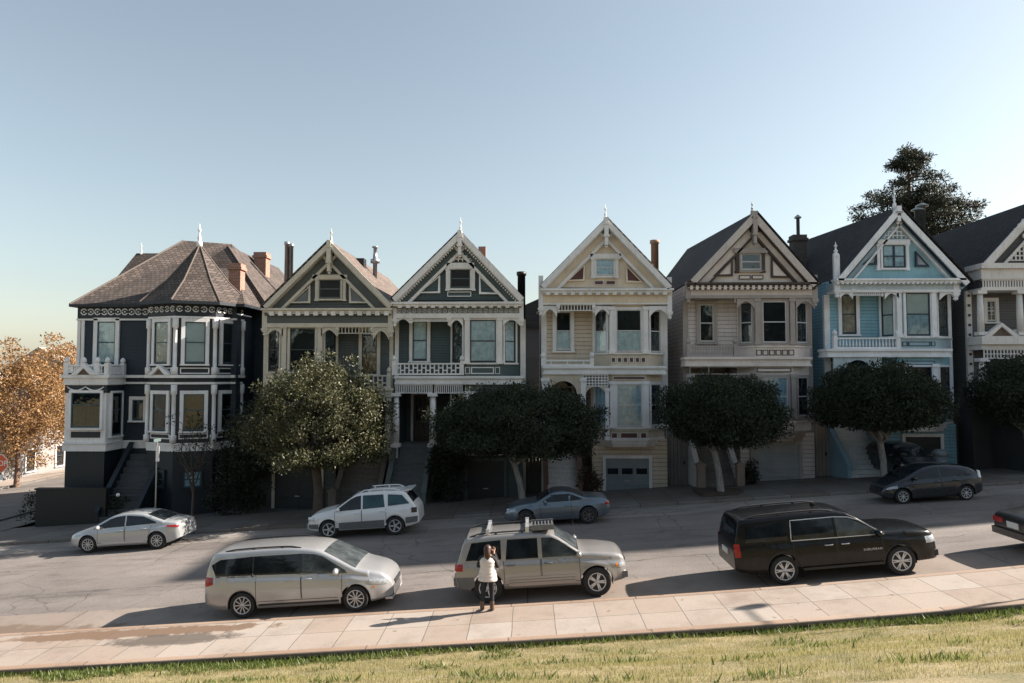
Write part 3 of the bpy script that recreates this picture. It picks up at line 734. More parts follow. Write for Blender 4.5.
def rowhouse(S):
    h = House(S['name'], S['label'], S['xc'], S.get('zoff', 0.0), group=ROW)
    wm, tm, am, band = S['wall'], S['trim'], S['accent'], S['band']
    D = 0.95; B = 14.0
    wl, wr = h.X(S['wl'], D), h.X(S['wr'], D)
    o0, f0, f1, o1 = [h.X(p, dd) for p, dd in zip(S['bay'], (D, 0.1, 0.1, D))]
    left = S.get('entry', 'L') == 'L'
    xm = o0 - 0.05 if left else o1 + 0.05
    c0, c1, c2, c3 = S['corn']                       # cornice top, cornice bottom, frieze bottom, beam bottom
    b0, b1 = S['belt']; zE = h.Z(c3); z2 = h.Z(b0); z2b = h.Z((b0 + b1) / 2); z1 = h.Z(S['base'][0]); z0 = -0.25
    m = MB()
    m.box((wl, D, z2b), (wr, B, h.Z(c0)))
    ba, bb = (xm, wr) if left else (wl, xm); ea, eb = (wl, xm) if left else (xm, wr)
    m.box((ba, D, z1), (bb, B, z2b)); m.box((ea, 3.1, z0), (eb, B, z2b)); m.box((ba, 0.6, z0), (bb, B, z1))
    if left: m.box((wl, D, z0), (wl + 0.16, 3.1, z2b))
    else: m.box((wr - 0.16, D, z0), (wr, 3.1, z2b))
    m.build('wall', wm, h.root)
    # cornice, frieze and beam (they carry the gable over the recessed half)
    cl, cr = S['cx']; a, b = h.X(cl), h.X(cr)
    m = MB(); zc0, zc1, zc2, zc3 = [h.Z(v, -0.2) for v in (c0, c1, c2, c3)]
    m.box((a - 0.1, -0.42, zc0 - 0.10), (b + 0.1, 0.2, zc0)); m.box((a - 0.04, -0.32, zc0 - 0.2), (b + 0.04, 0.2, zc0 - 0.10)); cor = m.build('cornice', S.get('cornmat', tm), h.root)
    m = MB(); m.box((a, -0.20, zc1), (b, 0.2, zc0 - 0.203)); m.build('cornice_band', S.get('cband', S['frieze']), cor)
    m = MB(); dentils(h, m, cl + 1, cr - 1, c1 - (c1 - c0) * 0.62, c1, S.get('nd', 15), -0.34, 0.14); m.build('dentil_row', S.get('dentmat', tm), cor)
    m = MB(); m.box((a + 0.02, -0.1, h.Z(c2)), (b - 0.02, D, h.Z(c1, -0.1) + 0.1)); m.build('frieze', S['frieze'], h.root)
    m = MB(); m.box((a + 0.01, -0.13, zE), (b - 0.01, D - 0.002, h.Z(c2))); m.build('beam', S.get('beammat', tm), h.root)
    if S.get('scroll'):
        m = MB(); scrolls(h, m, cl + 2, cr - 2, (c1 + c2) / 2, S['scroll'], -0.1, 0.085, 0.014); m.build('scrollwork', tm, h.root)
    # balcony floor and belt
    m = MB(); bl, br = max(wl, h.X(S['wl'])) if S['xc'] < 528 else h.X(S['wl']), h.X(S['wr']); m.box((bl - 0.02, -0.04, h.Z(b1)), (br + 0.02, D, z2)); m.box((bl - 0.08, -0.14, z2 - 0.12), (br + 0.08, D - 0.003, z2 - 0.02)); m.box((bl - 0.06, -0.10, h.Z(b1) - 0.02), (br + 0.06, D - 0.003, h.Z(b1) + 0.08)); m.build('belt_course', S.get('beltmat', tm), h.root)
    # bay
    plan = [(o0, D), (f0, 0.1), (f1, 0.1), (o1, D)]
    m = MB(); m.prism([(x, y, z1) for x, y in plan], (0, 0, zE - z1)); bay = m.build('bay', S.get('baymat', tm), h.root)
    def off(k): return [(o0 - k, D), (f0 - k * 0.55, 0.1 - k), (f1 + k * 0.55, 0.1 - k), (o1 + k, D)]
    m = MB(); zb0, zb1 = z1, h.Z(S['base'][1])
    m.prism([(x, y, zb0 - 0.02) for x, y in off(0.10)], (0, 0, 0.12)); m.prism([(x, y, zb0 - 0.2) for x, y in off(0.03)], (0, 0, 0.18))
    m.prism([(x, y, zb1) for x, y in off(-0.06)], (0, 0, zb0 - 0.2 - zb1)); m.build('bay_base', tm, h.root)
    for (u0, u1) in S['bands']:
        m = MB(); m.prism([(x, y, h.Z(u1)) for x, y in off(0.07)], (0, 0, h.Z(u0) - h.Z(u1))); m.prism([(x, y, h.Z(u0) - 0.02) for x, y in off(0.13)], (0, 0, 0.09)); m.build('bay_panel', S.get('bandmat', tm), h.root)
    put_panels(h, S['panels'], 0.025, S.get('pmould', tm), S.get('pfield', am), S.get('pw', 0.05))
    for (wy0, wy1, parts, sparts) in S['floors']:
        za, zb = h.Z(wy1, 0.1), h.Z(wy0, 0.1)
        x0, x1 = h.X(S['bw'][0], 0.1), h.X(S['bw'][1], 0.1)
        window(h.root, Matrix.Translation((0, 0.1, 0)), x0, x1, za, zb, tm, S['sash'], parts, fw=0.12, rail=0.5, hood=False)
        for p0, p1 in ((plan[0], plan[1]), (plan[2], plan[3])):
            M, L_ = face_M(p0, p1)
            window(h.root, M, L_ * 0.2, L_ * 0.8, za, zb, tm, S['sash'], sparts, fw=0.10, rail=0.5)
        for px in (S['bay'][1], S['bay'][2]): column(h, px, wy0 - 3, wy1 + 2, 0.05, 0.11, S.get('colmat', tm), 'pilaster')
    # recessed upper window
    x0, y0, x1, y1, parts = S['rwin']
    h.win(x0, y0, x1, y1, D, S.get('rframe', tm), S['sash'], parts, fw=0.16)
    # posts, brackets, lattices
    for (px, y0, y1, r) in S['posts']:
        m = MB(); x = h.X(px); za, zb = h.Z(y1), h.Z(y0); m.box((x - r, -0.12, za + 0.2), (x + r, 0.06, zb)); m.box((x - r * 1.3, -0.15, za + 0.28), (x + r * 1.3, 0.08, za + 0.38)); m.lathe([(0.02, 0), (r, 0.08), (r * 0.6, 0.2)], (x, -0.03, za), 8)
        m.build('drop_post', S.get('postmat', tm), h.root)
    for (x0, x1, y0, y1) in S['scallops']:
        m = MB(); scallop(h, m, x0, x1, y0, y1, -0.06, 0.09); m.build('spandrel_bracket', tm, h.root)
    for (x0, x1, y0, y1, nx, nz) in S['lattices']:
        m = MB(); lattice(h, m, x0, x1, y0, y1, nx, nz, -0.05, 0.04); m.build('lattice_frieze', tm, h.root)
    for (x0, y0, x1, y1) in S.get('latshade', []):
        m = MB(); h.rect(m, x0, y0, x1, y1, 0.0, 0.04); m.build('lattice_shade', DKBRN, h.root)  # dark board added for the shade seen through the lattice holes
    for (x0, x1, y0, y1, n, st, mat) in S['balu']:
        m = MB(); balusters(h, m, x0, x1, y0, y1, n, 0.0, 0.06, st); m.build('balustrade', mat, h.root)
        for px in (x0, x1):
            m = MB(); x = h.X(px); m.box((x - 0.09, -0.05, h.Z(y1)), (x + 0.09, 0.14, h.Z(y0) + 0.1)); m.lathe([(0.06, 0), (0.13, 0.08), (0.10, 0.2), (0.03, 0.28)], (x, 0.045, h.Z(y0) + 0.1), 8); m.build('newel', mat, h.root)
    gable(h, S, S.get('gwall', wm), tm, am, band, S['roof'], B)
    # entry
    ex0, ex1 = h.X(S['ent'][0]), h.X(S['ent'][1]); zf = z1 + 0.0
    m = MB(); m.box((ea + 0.16 if left else ea, 1.75, zf - 0.2), (eb if left else eb - 0.16, 3.1, zf)); m.build('porch_floor', M_STEP, h.root)
    dx0 = max(ex0, ea) + 0.35; dx1 = min(ex1, eb) - 0.35
    door(h, dx0, dx1, zf, zf + 2.4, 3.08, S.get('doormat', M_DARKWOOD), tm)
    stairs(h, h.X(S['st'][0]), h.X(S['st'][1]), zf, S.get('stepmat', M_STEP), S.get('cheek', tm), cheek_h=S.get('cheek_h', 0.55), posts=S.get('stposts', True), pm=S.get('postm'))
    garage(h, S['gar'][0], S['gar'][1], S['gar'][2], 0.58, S['garmat'], S.get('garfr', tm), S.get('garwin', 0), S.get('garrows', 4), S.get('garcols', 3))
    for (px, y0, y1, d, sq, r) in S['cols']: column(h, px, y0, y1, d, r, tm, 'column', sq)
    for (x0, x1, y0, y1, ax0, ax1, ytop) in S.get('arches', []):
        m = MB(); arch_panel(h, m, x0, x1, y0, y1, ax0, ax1, ytop, -0.02, 0.1); m.build('arch', S.get('archmat', tm), h.root)
    # corner boards
    for x in (wl, wr):
        m = MB(); m.box((x - 0.13, D - 0.04, z0), (x + 0.13, D + 0.16, h.Z(c3) - 0.002)); m.build('corner_board', tm, h.root)
    return h
# ---------------- palette
def P(n, c, **k): return m_paint(n, (*c, 1), **k)
T_OFF = P('off white trim', (0.70, 0.68, 0.66)); T_BEIGE = P('beige trim', (0.52, 0.48, 0.40)); T_GREY = P('pale grey trim', (0.66, 0.66, 0.665))
T_TAUPE = P('taupe trim', (0.33, 0.295, 0.28)); T_WHITE = P('white trim', (0.73, 0.75, 0.79))
DKBRN = P('dark brown paint', (0.05, 0.032, 0.027)); MAROON = P('maroon paint', (0.085, 0.028, 0.028)); NAVY = P('navy paint', (0.02, 0.04, 0.07))
CREAM = P('cream paint', (0.68, 0.615, 0.58)); TANP = P('tan paint', (0.62, 0.525, 0.41))
SLATE = P('slate green paint', (0.06, 0.088, 0.09)); OLIVE = P('grey olive paint', (0.075, 0.086, 0.084)); SKYB = P('sky blue paint', (0.24, 0.44, 0.53))
DARKROOF = m_shingle('black shingles', (0.028, 0.027, 0.03, 1)); PINKROOF = m_shingle('faded brown shingles', (0.15, 0.118, 0.103, 1)); GREYROOF = m_shingle('grey shingles', (0.15, 0.13, 0.12, 1))
SASH_D = P('dark sash', (0.03, 0.035, 0.04)); SASH_L = P('pale sash', (0.5, 0.5, 0.5))
GARDK = P('dark garage paint', (0.025, 0.03, 0.034)); GARLT = P('grey garage paint', (0.20, 0.235, 0.26)); GARW = P('white garage paint', (0.30, 0.32, 0.335))
BRICK = m_brick('red brick', (0.28, 0.12, 0.08, 1), (0.32, 0.28, 0.24, 1)); TERRA = m_flat('terracotta', (0.30, 0.19, 0.13, 1), 0.8); 
H = {}
H['olive'] = rowhouse(dict(name='gabled_house', label='grey olive gabled house with beige trim and a faded pink brown roof', xc=329, zoff=0.0,
    wall=m_siding('olive siding', (0.075, 0.085, 0.083, 1)), trim=T_BEIGE, accent=OLIVE, band=OLIVE, roof=PINKROOF, frieze=OLIVE, sash=SASH_D,
    wl=266, wr=392, bay=(266, 284, 320, 338), entry='R', corn=(308, 315, 323, 327), belt=(388, 397), base=(452, 460), cx=(265, 391), nd=14, dentmat=T_OFF,
    apex=(329.5, 243), L=(264, 307), R=(391, 306), fin=227, king=272, attic=(318.5, 278.5, 340, 298), collar=(311, 346, 274), tris=[]) | dict(
    tris=[[(290, 303), (310, 303), (310, 285)], [(349, 303), (369, 303), (349, 285)]], trifield=P('grey panel', (0.12, 0.135, 0.135)), attpanels=[], rise=0.2, rake=(.17,.36,.13),
    atticglass=M_LOUVRE, bands=[(374, 388)], panels=[(287, 376, 318, 385)], bw=(290, 315), floors=[(328, 371, DARK, DARK), (405, 444, DARK, DARK)], rwin=(362, 331, 377, 373, AMBER),
    posts=[(264.5, 308, 336, 0.12), (390.5, 300, 338, 0.12), (337, 324, 336, 0.07), (372, 324, 336, 0.07)], scallops=[(266, 283, 327, 337), (321, 337, 327, 337), (373, 389, 327, 340)],
    lattices=[(338, 372, 327, 333, 10, 1)], balu=[(340, 389, 375, 388, 11, 'fret', T_BEIGE)], ent=(340, 386), st=(343, 381), gar=(277, 466, 322), garmat=GARDK, garcols=2,
    cols=[(341, 398, 452, 0.1, False, 0.14), (388, 398, 452, 0.1, False, 0.14)], cheek=P('brown stair wall', (0.13, 0.11, 0.10)), stepmat=m_flat('weathered steps', (0.17, 0.155, 0.145, 1), 0.9)))
H['slate'] = rowhouse(dict(name='gabled_house', label='slate green gabled house with off white trim and a pierced balcony rail', xc=459, zoff=0.0,
    wall=m_siding('slate siding', (0.055, 0.08, 0.082, 1)), trim=T_OFF, accent=SLATE, band=SLATE, roof=GREYROOF, frieze=P('frieze green', (0.16, 0.17, 0.16)), sash=SASH_D, baymat=SLATE, bandmat=SLATE, pmould=T_OFF,
    wl=396, wr=523, bay=(450, 467, 500, 518), corn=(302, 307.5, 313.5, 318), belt=(376, 384), base=(447, 456), cx=(394, 521), nd=15, scroll=24,
    apex=(460, 233), L=(393, 299), R=(523, 299), fin=217, king=256, attic=(450, 268.5, 470, 288), collar=(446, 474, 262.5), rake=(0.2, 0.31, 0.13), dots=32, atticglass=M_LOUVRE,
    tris=[[(418, 293), (440, 293), (440, 275)], [(479, 294), (498, 294), (479, 275)]], trimould=T_OFF, attpanels=[(447, 291.5, 471, 296.5)], apexfill=((447, 261), (460, 250), (473, 261)),
    bands=[(364, 376), (436, 447)], panels=[(465, 367, 470, 374), (471, 367, 494, 374), (495, 367, 500, 374)], bw=(470, 496), floors=[(320, 362, LACE, LACE), (394, 434, DARK, DARK)], rwin=(412.5, 321, 427, 360, LACE),
    posts=[(394.5, 298, 327, 0.10), (411, 313, 324, 0.08), (449, 313, 326, 0.08), (521.5, 298, 327, 0.10)], scallops=[(396, 410, 317, 324), (450, 463, 317, 327), (503, 520, 317, 326)],
    lattices=[(412, 448, 315, 321, 24, 1), (396, 432, 385, 393, 20, 1), (435, 462, 385, 393, 14, 1)], balu=[(394, 462, 363, 375, 16, 'fret', T_OFF)], ent=(396, 433), st=(393, 426), gar=(468, 461, 504), garmat=GARDK, garfr=SLATE, garrows=6, garcols=2,
    cols=[(396.5, 393, 447, 0.08, False, 0.16), (433, 393, 447, 0.08, False, 0.16)], cheek=P('slate stair wall', (0.12, 0.15, 0.15)), stposts=False, stepmat=m_flat('grey painted steps', (0.15, 0.165, 0.175, 1), 0.8)))
H['tan'] = rowhouse(dict(name='gabled_house', label='tan gabled house with pale grey trim and maroon triangle panels', xc=606, zoff=-0.05,
    wall=m_siding('tan siding', (0.58, 0.49, 0.385, 1), 0.2), gwall=TANP, trim=T_GREY, accent=MAROON, band=TANP, roof=GREYROOF, frieze=TANP, sash=SASH_L, baymat=TANP, bandmat=P('cream tan', (0.5, 0.45, 0.36)), pmould=T_GREY, pfield=MAROON,
    wl=544, wr=665, bay=(592, 612, 646, 663), pw=0.02, latshade=[(559, 304.6, 593.5, 310.5)], corn=(289, 295, 303.5, 305), belt=(366, 374), base=(440, 447), cx=(543, 671), nd=15,
    apex=(606.5, 220), L=(541.5, 286), R=(671, 287), fin=205, king=247, attic=(596.5, 259, 614.5, 276), atticsash=SASH_L, atticparts=BLUEW, collar=(591, 622, 254), rake=(0.2, 0.30, 0.14), 
    tris=[[(567, 281), (585, 281), (585, 264)], [(626, 282.5), (643, 282.5), (626, 265)]], trifield=MAROON, trimould=TANP, attpanels=[(595, 281, 604, 285), (606.5, 281, 616, 285)],
    bands=[(354, 366), (430, 440)], panels=[(611.5, 357.5, 615.5, 362.5), (617.5, 357.5, 621.5, 362.5), (623.5, 357.5, 627.5, 362.5), (629.5, 357.5, 633.5, 362.5), (635.5, 357.5, 639.5, 362.5), (641.5, 357.5, 645.5, 362.5), (613, 376.5, 645, 379.5), (611, 432.5, 617, 438), (620, 432.5, 637, 438), (640, 432.5, 646, 438)],
    bw=(616.5, 641.5), floors=[(310, 352, HALF, HALF), (384, 426, BLUEW, BLUEW)], rwin=(556, 312, 571, 350, HALF),
    posts=[(541, 276, 316, 0.11), (558.5, 303, 313, 0.07), (594, 303, 314, 0.07), (670, 278, 320, 0.11)], scallops=[(543, 557, 306, 317), (595, 610, 306, 317), (649, 669, 306, 318)],
    lattices=[(559, 593.5, 305, 310.5, 11, 1), (583, 608, 375, 386, 8, 4)], balu=[(543, 592, 360, 366, 3, 'slat', T_GREY)], ent=(545, 583), st=(547, 577), gar=(605, 458, 648), garmat=GARLT, garwin=2, garrows=4, garcols=3,
    cols=[(545, 378, 440, 0.06, True, 0.14), (583, 378, 440, 0.06, True, 0.12), (607, 388, 440, 0.0, True, 0.09)], arches=[(543, 583, 374.5, 394, 550, 577, 381), (583, 608, 386, 398, 585, 606, 386.5)], archmat=P('cream arch', (0.48, 0.42, 0.34)), cheek=P('maroon brown stair wall', (0.11, 0.06, 0.05)), stepmat=m_flat('white painted steps', (0.55, 0.55, 0.55, 1), 0.8), stposts=False))
H['cream'] = rowhouse(dict(name='gabled_house', label='cream gabled house with taupe trim, brown outlines and a black roof', xc=752, zoff=-0.05,
    wall=m_siding('cream siding', (0.62, 0.56, 0.54, 1), 0.2), gwall=CREAM, trim=T_TAUPE, accent=DKBRN, band=CREAM, roof=DARKROOF, frieze=P('cream frieze', (0.56, 0.5, 0.47)), sash=SASH_L, baymat=CREAM, beltmat=CREAM, bandmat=CREAM, pmould=DKBRN, pfield=CREAM, cornmat=DKBRN, dentmat=CREAM,
    wl=686, wr=810, bay=(738, 758, 793, 810), corn=(283.5, 290, 296, 299), belt=(357, 366), base=(433, 441), cx=(689, 816), nd=22,
    apex=(755, 214), L=(692, 281), R=(817, 284), fin=202, king=246, kingmat=T_TAUPE, attic=(742.5, 254, 762.5, 271), atticsash=SASH_L, atticmunt=0, collar=(736, 770, 249), rake=(0.25, 0.30, 0.10), rise=0.8, rakemat=P('pale taupe rake', (0.5, 0.45, 0.42)), rline=DKBRN, rtrim=DKBRN, cband=DKBRN, pilmat=DKBRN,
    tris=[[(713, 276), (733, 276), (733, 256)], [(771.5, 277.5), (790, 277.5), (771.5, 257)]], trimould=DKBRN, trifield=CREAM, attpanels=[(740.5, 276, 752, 280), (753.5, 276, 765, 280)],
    bands=[(347, 357), (422, 433)], panels=[(756.5, 350, 762, 355.5), (763, 350, 768.5, 355.5), (769.5, 350, 775, 355.5), (776, 350, 781.5, 355.5), (782.5, 350, 788, 355.5), (789, 350, 794.5, 355.5), (757, 368, 791, 372), (757, 424.5, 783, 430), (785, 424.5, 793, 430)],
    bw=(763, 787), floors=[(302, 343, DARK, DARK), (377, 416, BLUEW, DARK)], rwin=(700, 305, 714, 342, DARK), rframe=T_TAUPE,
    posts=[(689, 283, 304, 0.12), (816, 276, 308, 0.12), (736, 296, 304, 0.06)], scallops=[(737, 755, 298, 309), (796, 815, 298, 309)],
    lattices=[(690, 728, 367, 374, 2, 1), (728, 756, 367, 374, 1, 1)], balu=[(689, 736, 346, 357, 17, 'slat', T_TAUPE)], ent=(690, 733), st=(695, 729), gar=(752, 443, 797), garmat=GARW, garrows=5, garcols=1,
    cols=[(690, 374, 433, 0.06, False, 0.13), (733, 374, 433, 0.06, False, 0.13)], postm=P('tan stair post', (0.2, 0.155, 0.13)), cheek=P('white stair wall', (0.46, 0.46, 0.46)), stepmat=m_flat('grey steps', (0.16, 0.15, 0.145, 1), 0.85)))
H['blue'] = rowhouse(dict(name='gabled_house', label='sky blue gabled house with white trim and tall white finial', xc=892, zoff=-0.05,
    wall=m_siding('blue siding', (0.23, 0.45, 0.56, 1), 0.16), gwall=SKYB, trim=T_WHITE, accent=NAVY, band=P('pale blue', (0.30, 0.42, 0.50)), roof=DARKROOF, frieze=P('pale blue frieze', (0.42, 0.50, 0.55)), sash=NAVY, baymat=SKYB, bandmat=P('blue grey', (0.33, 0.44, 0.50)), pmould=NAVY, pfield=P('blue field', (0.28, 0.42, 0.50)),
    wl=828, wr=950, bay=(880, 900, 935, 951), corn=(280, 285, 291, 293.5), belt=(349, 357), base=(424, 431), cx=(837, 962), nd=26,
    apex=(899, 209), L=(839, 280), R=(969, 283), fin=187, king=225, attic=(885, 246, 908, 269), atticsash=NAVY, atticmull=1, atticparts=BLUEW, collar=(881, 914, 241), rake=(0.20, 0.19, 0.09), rise=0.75, rline=NAVY, dots=0,
    tris=[[(862, 264.5), (877, 264.5), (877, 251)], [(916, 266.5), (930, 266.5), (916, 251)]], trimould=NAVY, trifield=P('blue grey panel', (0.3, 0.36, 0.42)), attpanels=[], apexfill=((886, 240), (899, 226), (912, 240)),
    bands=[(339, 349), (414, 424)], panels=[(903, 342, 908, 346.5), (909, 342, 931, 346.5), (932, 342, 936, 346.5), (904, 361, 935, 365), (904, 416.5, 934, 421.5)],
    bw=(907, 931), floors=[(294, 336, TOPBLIND, BLINDW), (367, 407, DARK, DARK)], rwin=(842.5, 296, 857, 334, [(0.0, 1.0, m_flat('pale wood drape', (0.55, 0.42, 0.32, 1), 0.9, 0, 0.45, 3), True)]),
    posts=[(838.5, 256, 299, 0.13), (957.5, 284, 302, 0.12), (854, 290, 298, 0.07), (884, 290, 298, 0.07)], scallops=[(840, 853, 291, 299), (885, 899, 291, 299), (940, 958, 291, 300)],
    lattices=[(855, 884, 292, 296, 14, 1)], balu=[(836, 899, 338, 349, 19, 'post', T_WHITE)], ent=(838, 878), st=(839, 876), gar=(903, 436, 938), garmat=GARDK, garrows=4, garcols=1,
    cols=[(838, 372, 424, 0.06, False, 0.12), (879, 372, 424, 0.06, False, 0.12)], arches=[(834, 882, 357.5, 374, 844, 872, 360)], archmat=P('white blue arch', (0.45, 0.53, 0.57)), cheek=P('blue stair wall', (0.20, 0.32, 0.40)), stepmat=m_flat('pale steps', (0.55, 0.58, 0.6, 1), 0.8), stposts=False))
h = H['blue']; finial(h, 838.5, 243, 257, 0.0, T_WHITE, 0.12)
# stacks and flues on the roofs
flue(H['olive'], 374, 246, 272, 6.0, 0.12, M_METAL, H['olive'].root, 'band')
for px, yy in ((285.0, 241), (289.2, 243)): flue(H['olive'], px, yy, 282, 9.0, 0.14, M_METAL, H['olive'].root, 'plain')
m = MB(); hh = H['olive']; p = hh.L(361, 262, 5.0); m.box((p.x - 0.35, 4.6, p.z - 0.4), (p.x + 0.25, 5.2, p.z + 0.15)); m.build('skylight', M_BLACK, hh.root)
stack(H['slate'], 482, 247, 256, 5.0, 0.4, 0.4, BRICK, False, 'chimney', H['slate'].root)
flue(H['slate'], 521.5, 272, 296, 2.5, 0.2, M_BLACK, H['slate'].root, 'plain')
flue(H['tan'], 656, 241, 272, 7.0, 0.22, TERRA, H['tan'].root, 'plain')
stack(H['cream'], 800.5, 237, 252, 7.5, 0.75, 0.7, m_brick('dark brick', (0.08, 0.06, 0.055, 1), (0.1, 0.09, 0.08, 1)), True, 'chimney', H['cream'].root)
flue(H['cream'], 801, 216, 237, 7.5, 0.10, M_METAL, H['cream'].root, 'cone')
for px in (922.5, 927): flue(H['blue'], px, 205 if px > 925 else 209, 232, 6.5, 0.17, M_METAL, H['blue'].root, 'cone')
# ------------------------------------------------------------------ corner house
NAVYW = m_siding('navy siding', (0.011, 0.021, 0.032, 1), 0.12); NAVYD = P('dark navy', (0.008, 0.014, 0.021)); BLUEW_T = P('cool white trim', (0.70, 0.70, 0.70))
SHTAN = m_shingle('brown hip shingles', (0.08, 0.064, 0.058, 1), 'X', 0.24, 0.19); SHTAN_Y = m_shingle('brown side shingles', (0.08, 0.064, 0.058, 1), 'Y', 0.24, 0.19)
h = House('corner_house', 'navy corner house with white trim, a corner turret and brown shingle hip roof', 165, 0.0, 34.6, cat='house')
D = 0.9; T = BLUEW_T
def pw(px, py, d): return h.L(px, py, d)
xl = h.X(77, D); xt = h.X(197, 1.6); xr = h.X(236, D); z0 = -0.3
zE = h.Z(304, D); zF = h.Z(318, D); zb0, zb1 = h.Z(375, D), h.Z(384, D); zB0, zB1 = h.Z(441, D), h.Z(449, D)
m = MB(); m.box((xl, D, z0), (xr, 14, zE)); m.build('wall', NAVYW, h.root)
xr2 = h.X(262, 3.0); m = MB(); m.box((xr + 0.003, 3.2, z0), (xr2, 13.5, zE - 0.05)); m.build('wing_wall', NAVYW, h.root)
# turret
TC = (xt, 1.6); TR = 2.32
def octv(r): return [(TC[0] + r * math.cos(a), TC[1] + r * math.sin(a)) for a in [-math.pi / 2 + math.pi / 4 * k for k in range(8)]]
ov = octv(TR)
def octprism(r, za, zb, mat, name): m = MB(); m.prism([(x, y, za) for x, y in octv(r)], (0, 0, zb - za)); return m.build(name, mat, h.root)
octprism(TR, z0, zE - 0.01, NAVYD, 'turret')
# belts, all along the front
for za, zb, k in ((zb1, zb1 + 0.1, 0.09), (zb0 - 0.14, zb0, 0.20), (zB1, zB1 + 0.35, 0.04), (zB0 - 0.08, zB0, 0.1)):
    m = MB(); m.box((xl - k, D - k, za), (xr, D + 0.05, zb)); m.build('belt_course', T, h.root); octprism(TR + k, za - 0.003, zb + 0.003, T, 'turret_belt')
# frieze with white scrollwork
m = MB(); m.box((xl - 0.03, D - 0.06, zF), (xr, D + 0.05, zE + 0.02)); fz = m.build('frieze', NAVYD, h.root)
m = MB(); m.box((xl - 0.06, D - 0.1, zF - 0.09), (xr, D + 0.05, zF)); m.box((xl - 0.06, D - 0.14, zE - 0.09), (xr, D + 0.05, zE - 0.005)); m.build('frieze_moulding', T, h.root)
m = MB(); scrolls(h, m, 79, 168, 311, 13, D - 0.05, 0.15, 0.035); m.build('scrollwork', T, h.root)
octprism(TR + 0.05, zF, zE + 0.015, NAVYD, 'turret_frieze'); octprism(TR + 0.1, zF - 0.092, zF - 0.002, T, 'turret_moulding'); octprism(TR + 0.14, zE - 0.09, zE - 0.002, T, 'turret_moulding')
for k in (0, 1, 7, 6):
    a, b = octv(TR + 0.05)[k], octv(TR + 0.05)[(k + 1) % 8]; M, L_ = face_M(a, b)
    m = MB(); n = 5; zc = (zE + zF) / 2
    for i in range(n):
        x = L_ * (i + 0.5) / n; pts = [M @ Vector((x + 0.13 * math.cos(q), -0.02, zc + 0.13 * math.sin(q))) for q in [math.pi * (0.15 + 1.7 * j / 10) + (math.pi if i % 2 else 0) for j in range(11)]]
        m.tube(pts, 0.032, 5); m.ball(M @ Vector((x, -0.02, zc)), 0.045, 6, 4)
    m.build('scrollwork', T, h.root)
SASHN = P('teal navy sash', (0.03, 0.07, 0.10))
# turret windows: two storeys on the four faces one can see
for k, (pu, pl) in {6: (BLINDW, DARK), 7: (BLINDW, DARK), 0: (BLINDW, DARK), 1: (DARK, DARK)}.items():
    a, b = ov[k], ov[(k + 1) % 8]; M, L_ = face_M(a, b)
    window(h.root, M, L_ * 0.24, L_ * 0.76, h.Z(363, 0), h.Z(322, 0), T, SASHN, pu, fw=0.17, rail=0.5)
    window(h.root, M, L_ * 0.24, L_ * 0.76, h.Z(430, 0), h.Z(394, 0), T, SASHN, pl, fw=0.17, rail=0.55, glass=GLASS_DARK)
    if k in (7, 0): window(h.root, M, L_ * 0.28, L_ * 0.72, h.Z(487, 0), h.Z(471, 0), NAVYD, SASHN, BLUEW if k == 0 else BLINDW, fw=0.08, rail=0.5)
    for zz, hh, wd in ((h.Z(375, 0) + 0.06, 0.30, 0.74), (h.Z(440, 0) + 0.06, 0.26, 0.74)):
        m = MB(); x0, x1 = L_ * (1 - wd) / 2, L_ * (1 + wd) / 2; w_ = 0.05
        for q0, q1 in (((x0, zz), (x1, zz + w_)), ((x0, zz + hh - w_), (x1, zz + hh)), ((x0, zz + w_), (x0 + w_, zz + hh - w_)), ((x1 - w_, zz + w_), (x1, zz + hh - w_))): m.box((q0[0], -0.03, q0[1]), (q1[0], 0.01, q1[1]), M)
        m.build('panel_moulding', T, h.root)
for k in (6, 7, 0, 1, 2):
    x, y = octv(TR + 0.02)[k]
    for za, zb in ((zb0 + 0.02, zF - 0.1), (zB0 + 0.02, zb1 - 0.02)):
        m = MB(); m.lathe([(0.16, 0), (0.16, 0.35), (0.10, 0.38), (0.10, zb - za - 0.5), (0.15, zb - za - 0.45), (0.15, zb - za)], (x, y, za), 8); m.build('pilaster', T, h.root)
# left upper window, lower square bay with its balcony, small framed window, corner boards
h.win(97, 321, 115, 363, D, T, SASHN, LACE, fw=0.2, rail=0.5)
h.win(134, 400, 145, 420, D, T, SASHN, DARK, fw=0.17, rail=0)
for px in (78, 82):
    m = MB(); x = h.X(px, D); m.box((x - 0.08, D - 0.05, zb0), (x + 0.08, D + 0.02, zF - 0.09)); m.build('corner_board', T, h.root)
bx0, bx1 = h.X(66, -0.6), h.X(107, -0.6); by = -0.6
m = MB(); m.box((bx0, by, zB1), (bx1, D, zb0 - 0.02)); m.build('square_bay', T, h.root)
m = MB(); m.box((bx0 + 0.05, by + 0.05, z0), (bx1 - 0.05, D, zB1)); m.build('bay_base', NAVYD, h.root)
m = MB(); m.box((bx0 - 0.15, by - 0.2, zb0 - 0.14), (bx1 + 0.2, D, zb0 + 0.003)); m.box((bx0 - 0.06, by - 0.08, zb1 - 0.02), (bx1 + 0.08, D, zb0 - 0.139)); m.build('bay_cornice', T, h.root); m = MB(); m.box((bx0 - 0.05, by - 0.06, zB1), (bx1 + 0.06, D, zB1 + 0.36)); m.box((bx0 - 0.1, by - 0.12, zB1 + 0.359), (bx1 + 0.12, D, zB0)); m.build('bay_plinth', T, h.root)
m = MB(); m.box((bx0 - 0.02, by - 0.03, zb1 - 0.42), (bx1 + 0.03, D, zb1 - 0.05)); sw = m.build('swag_frieze', NAVYD, h.root)
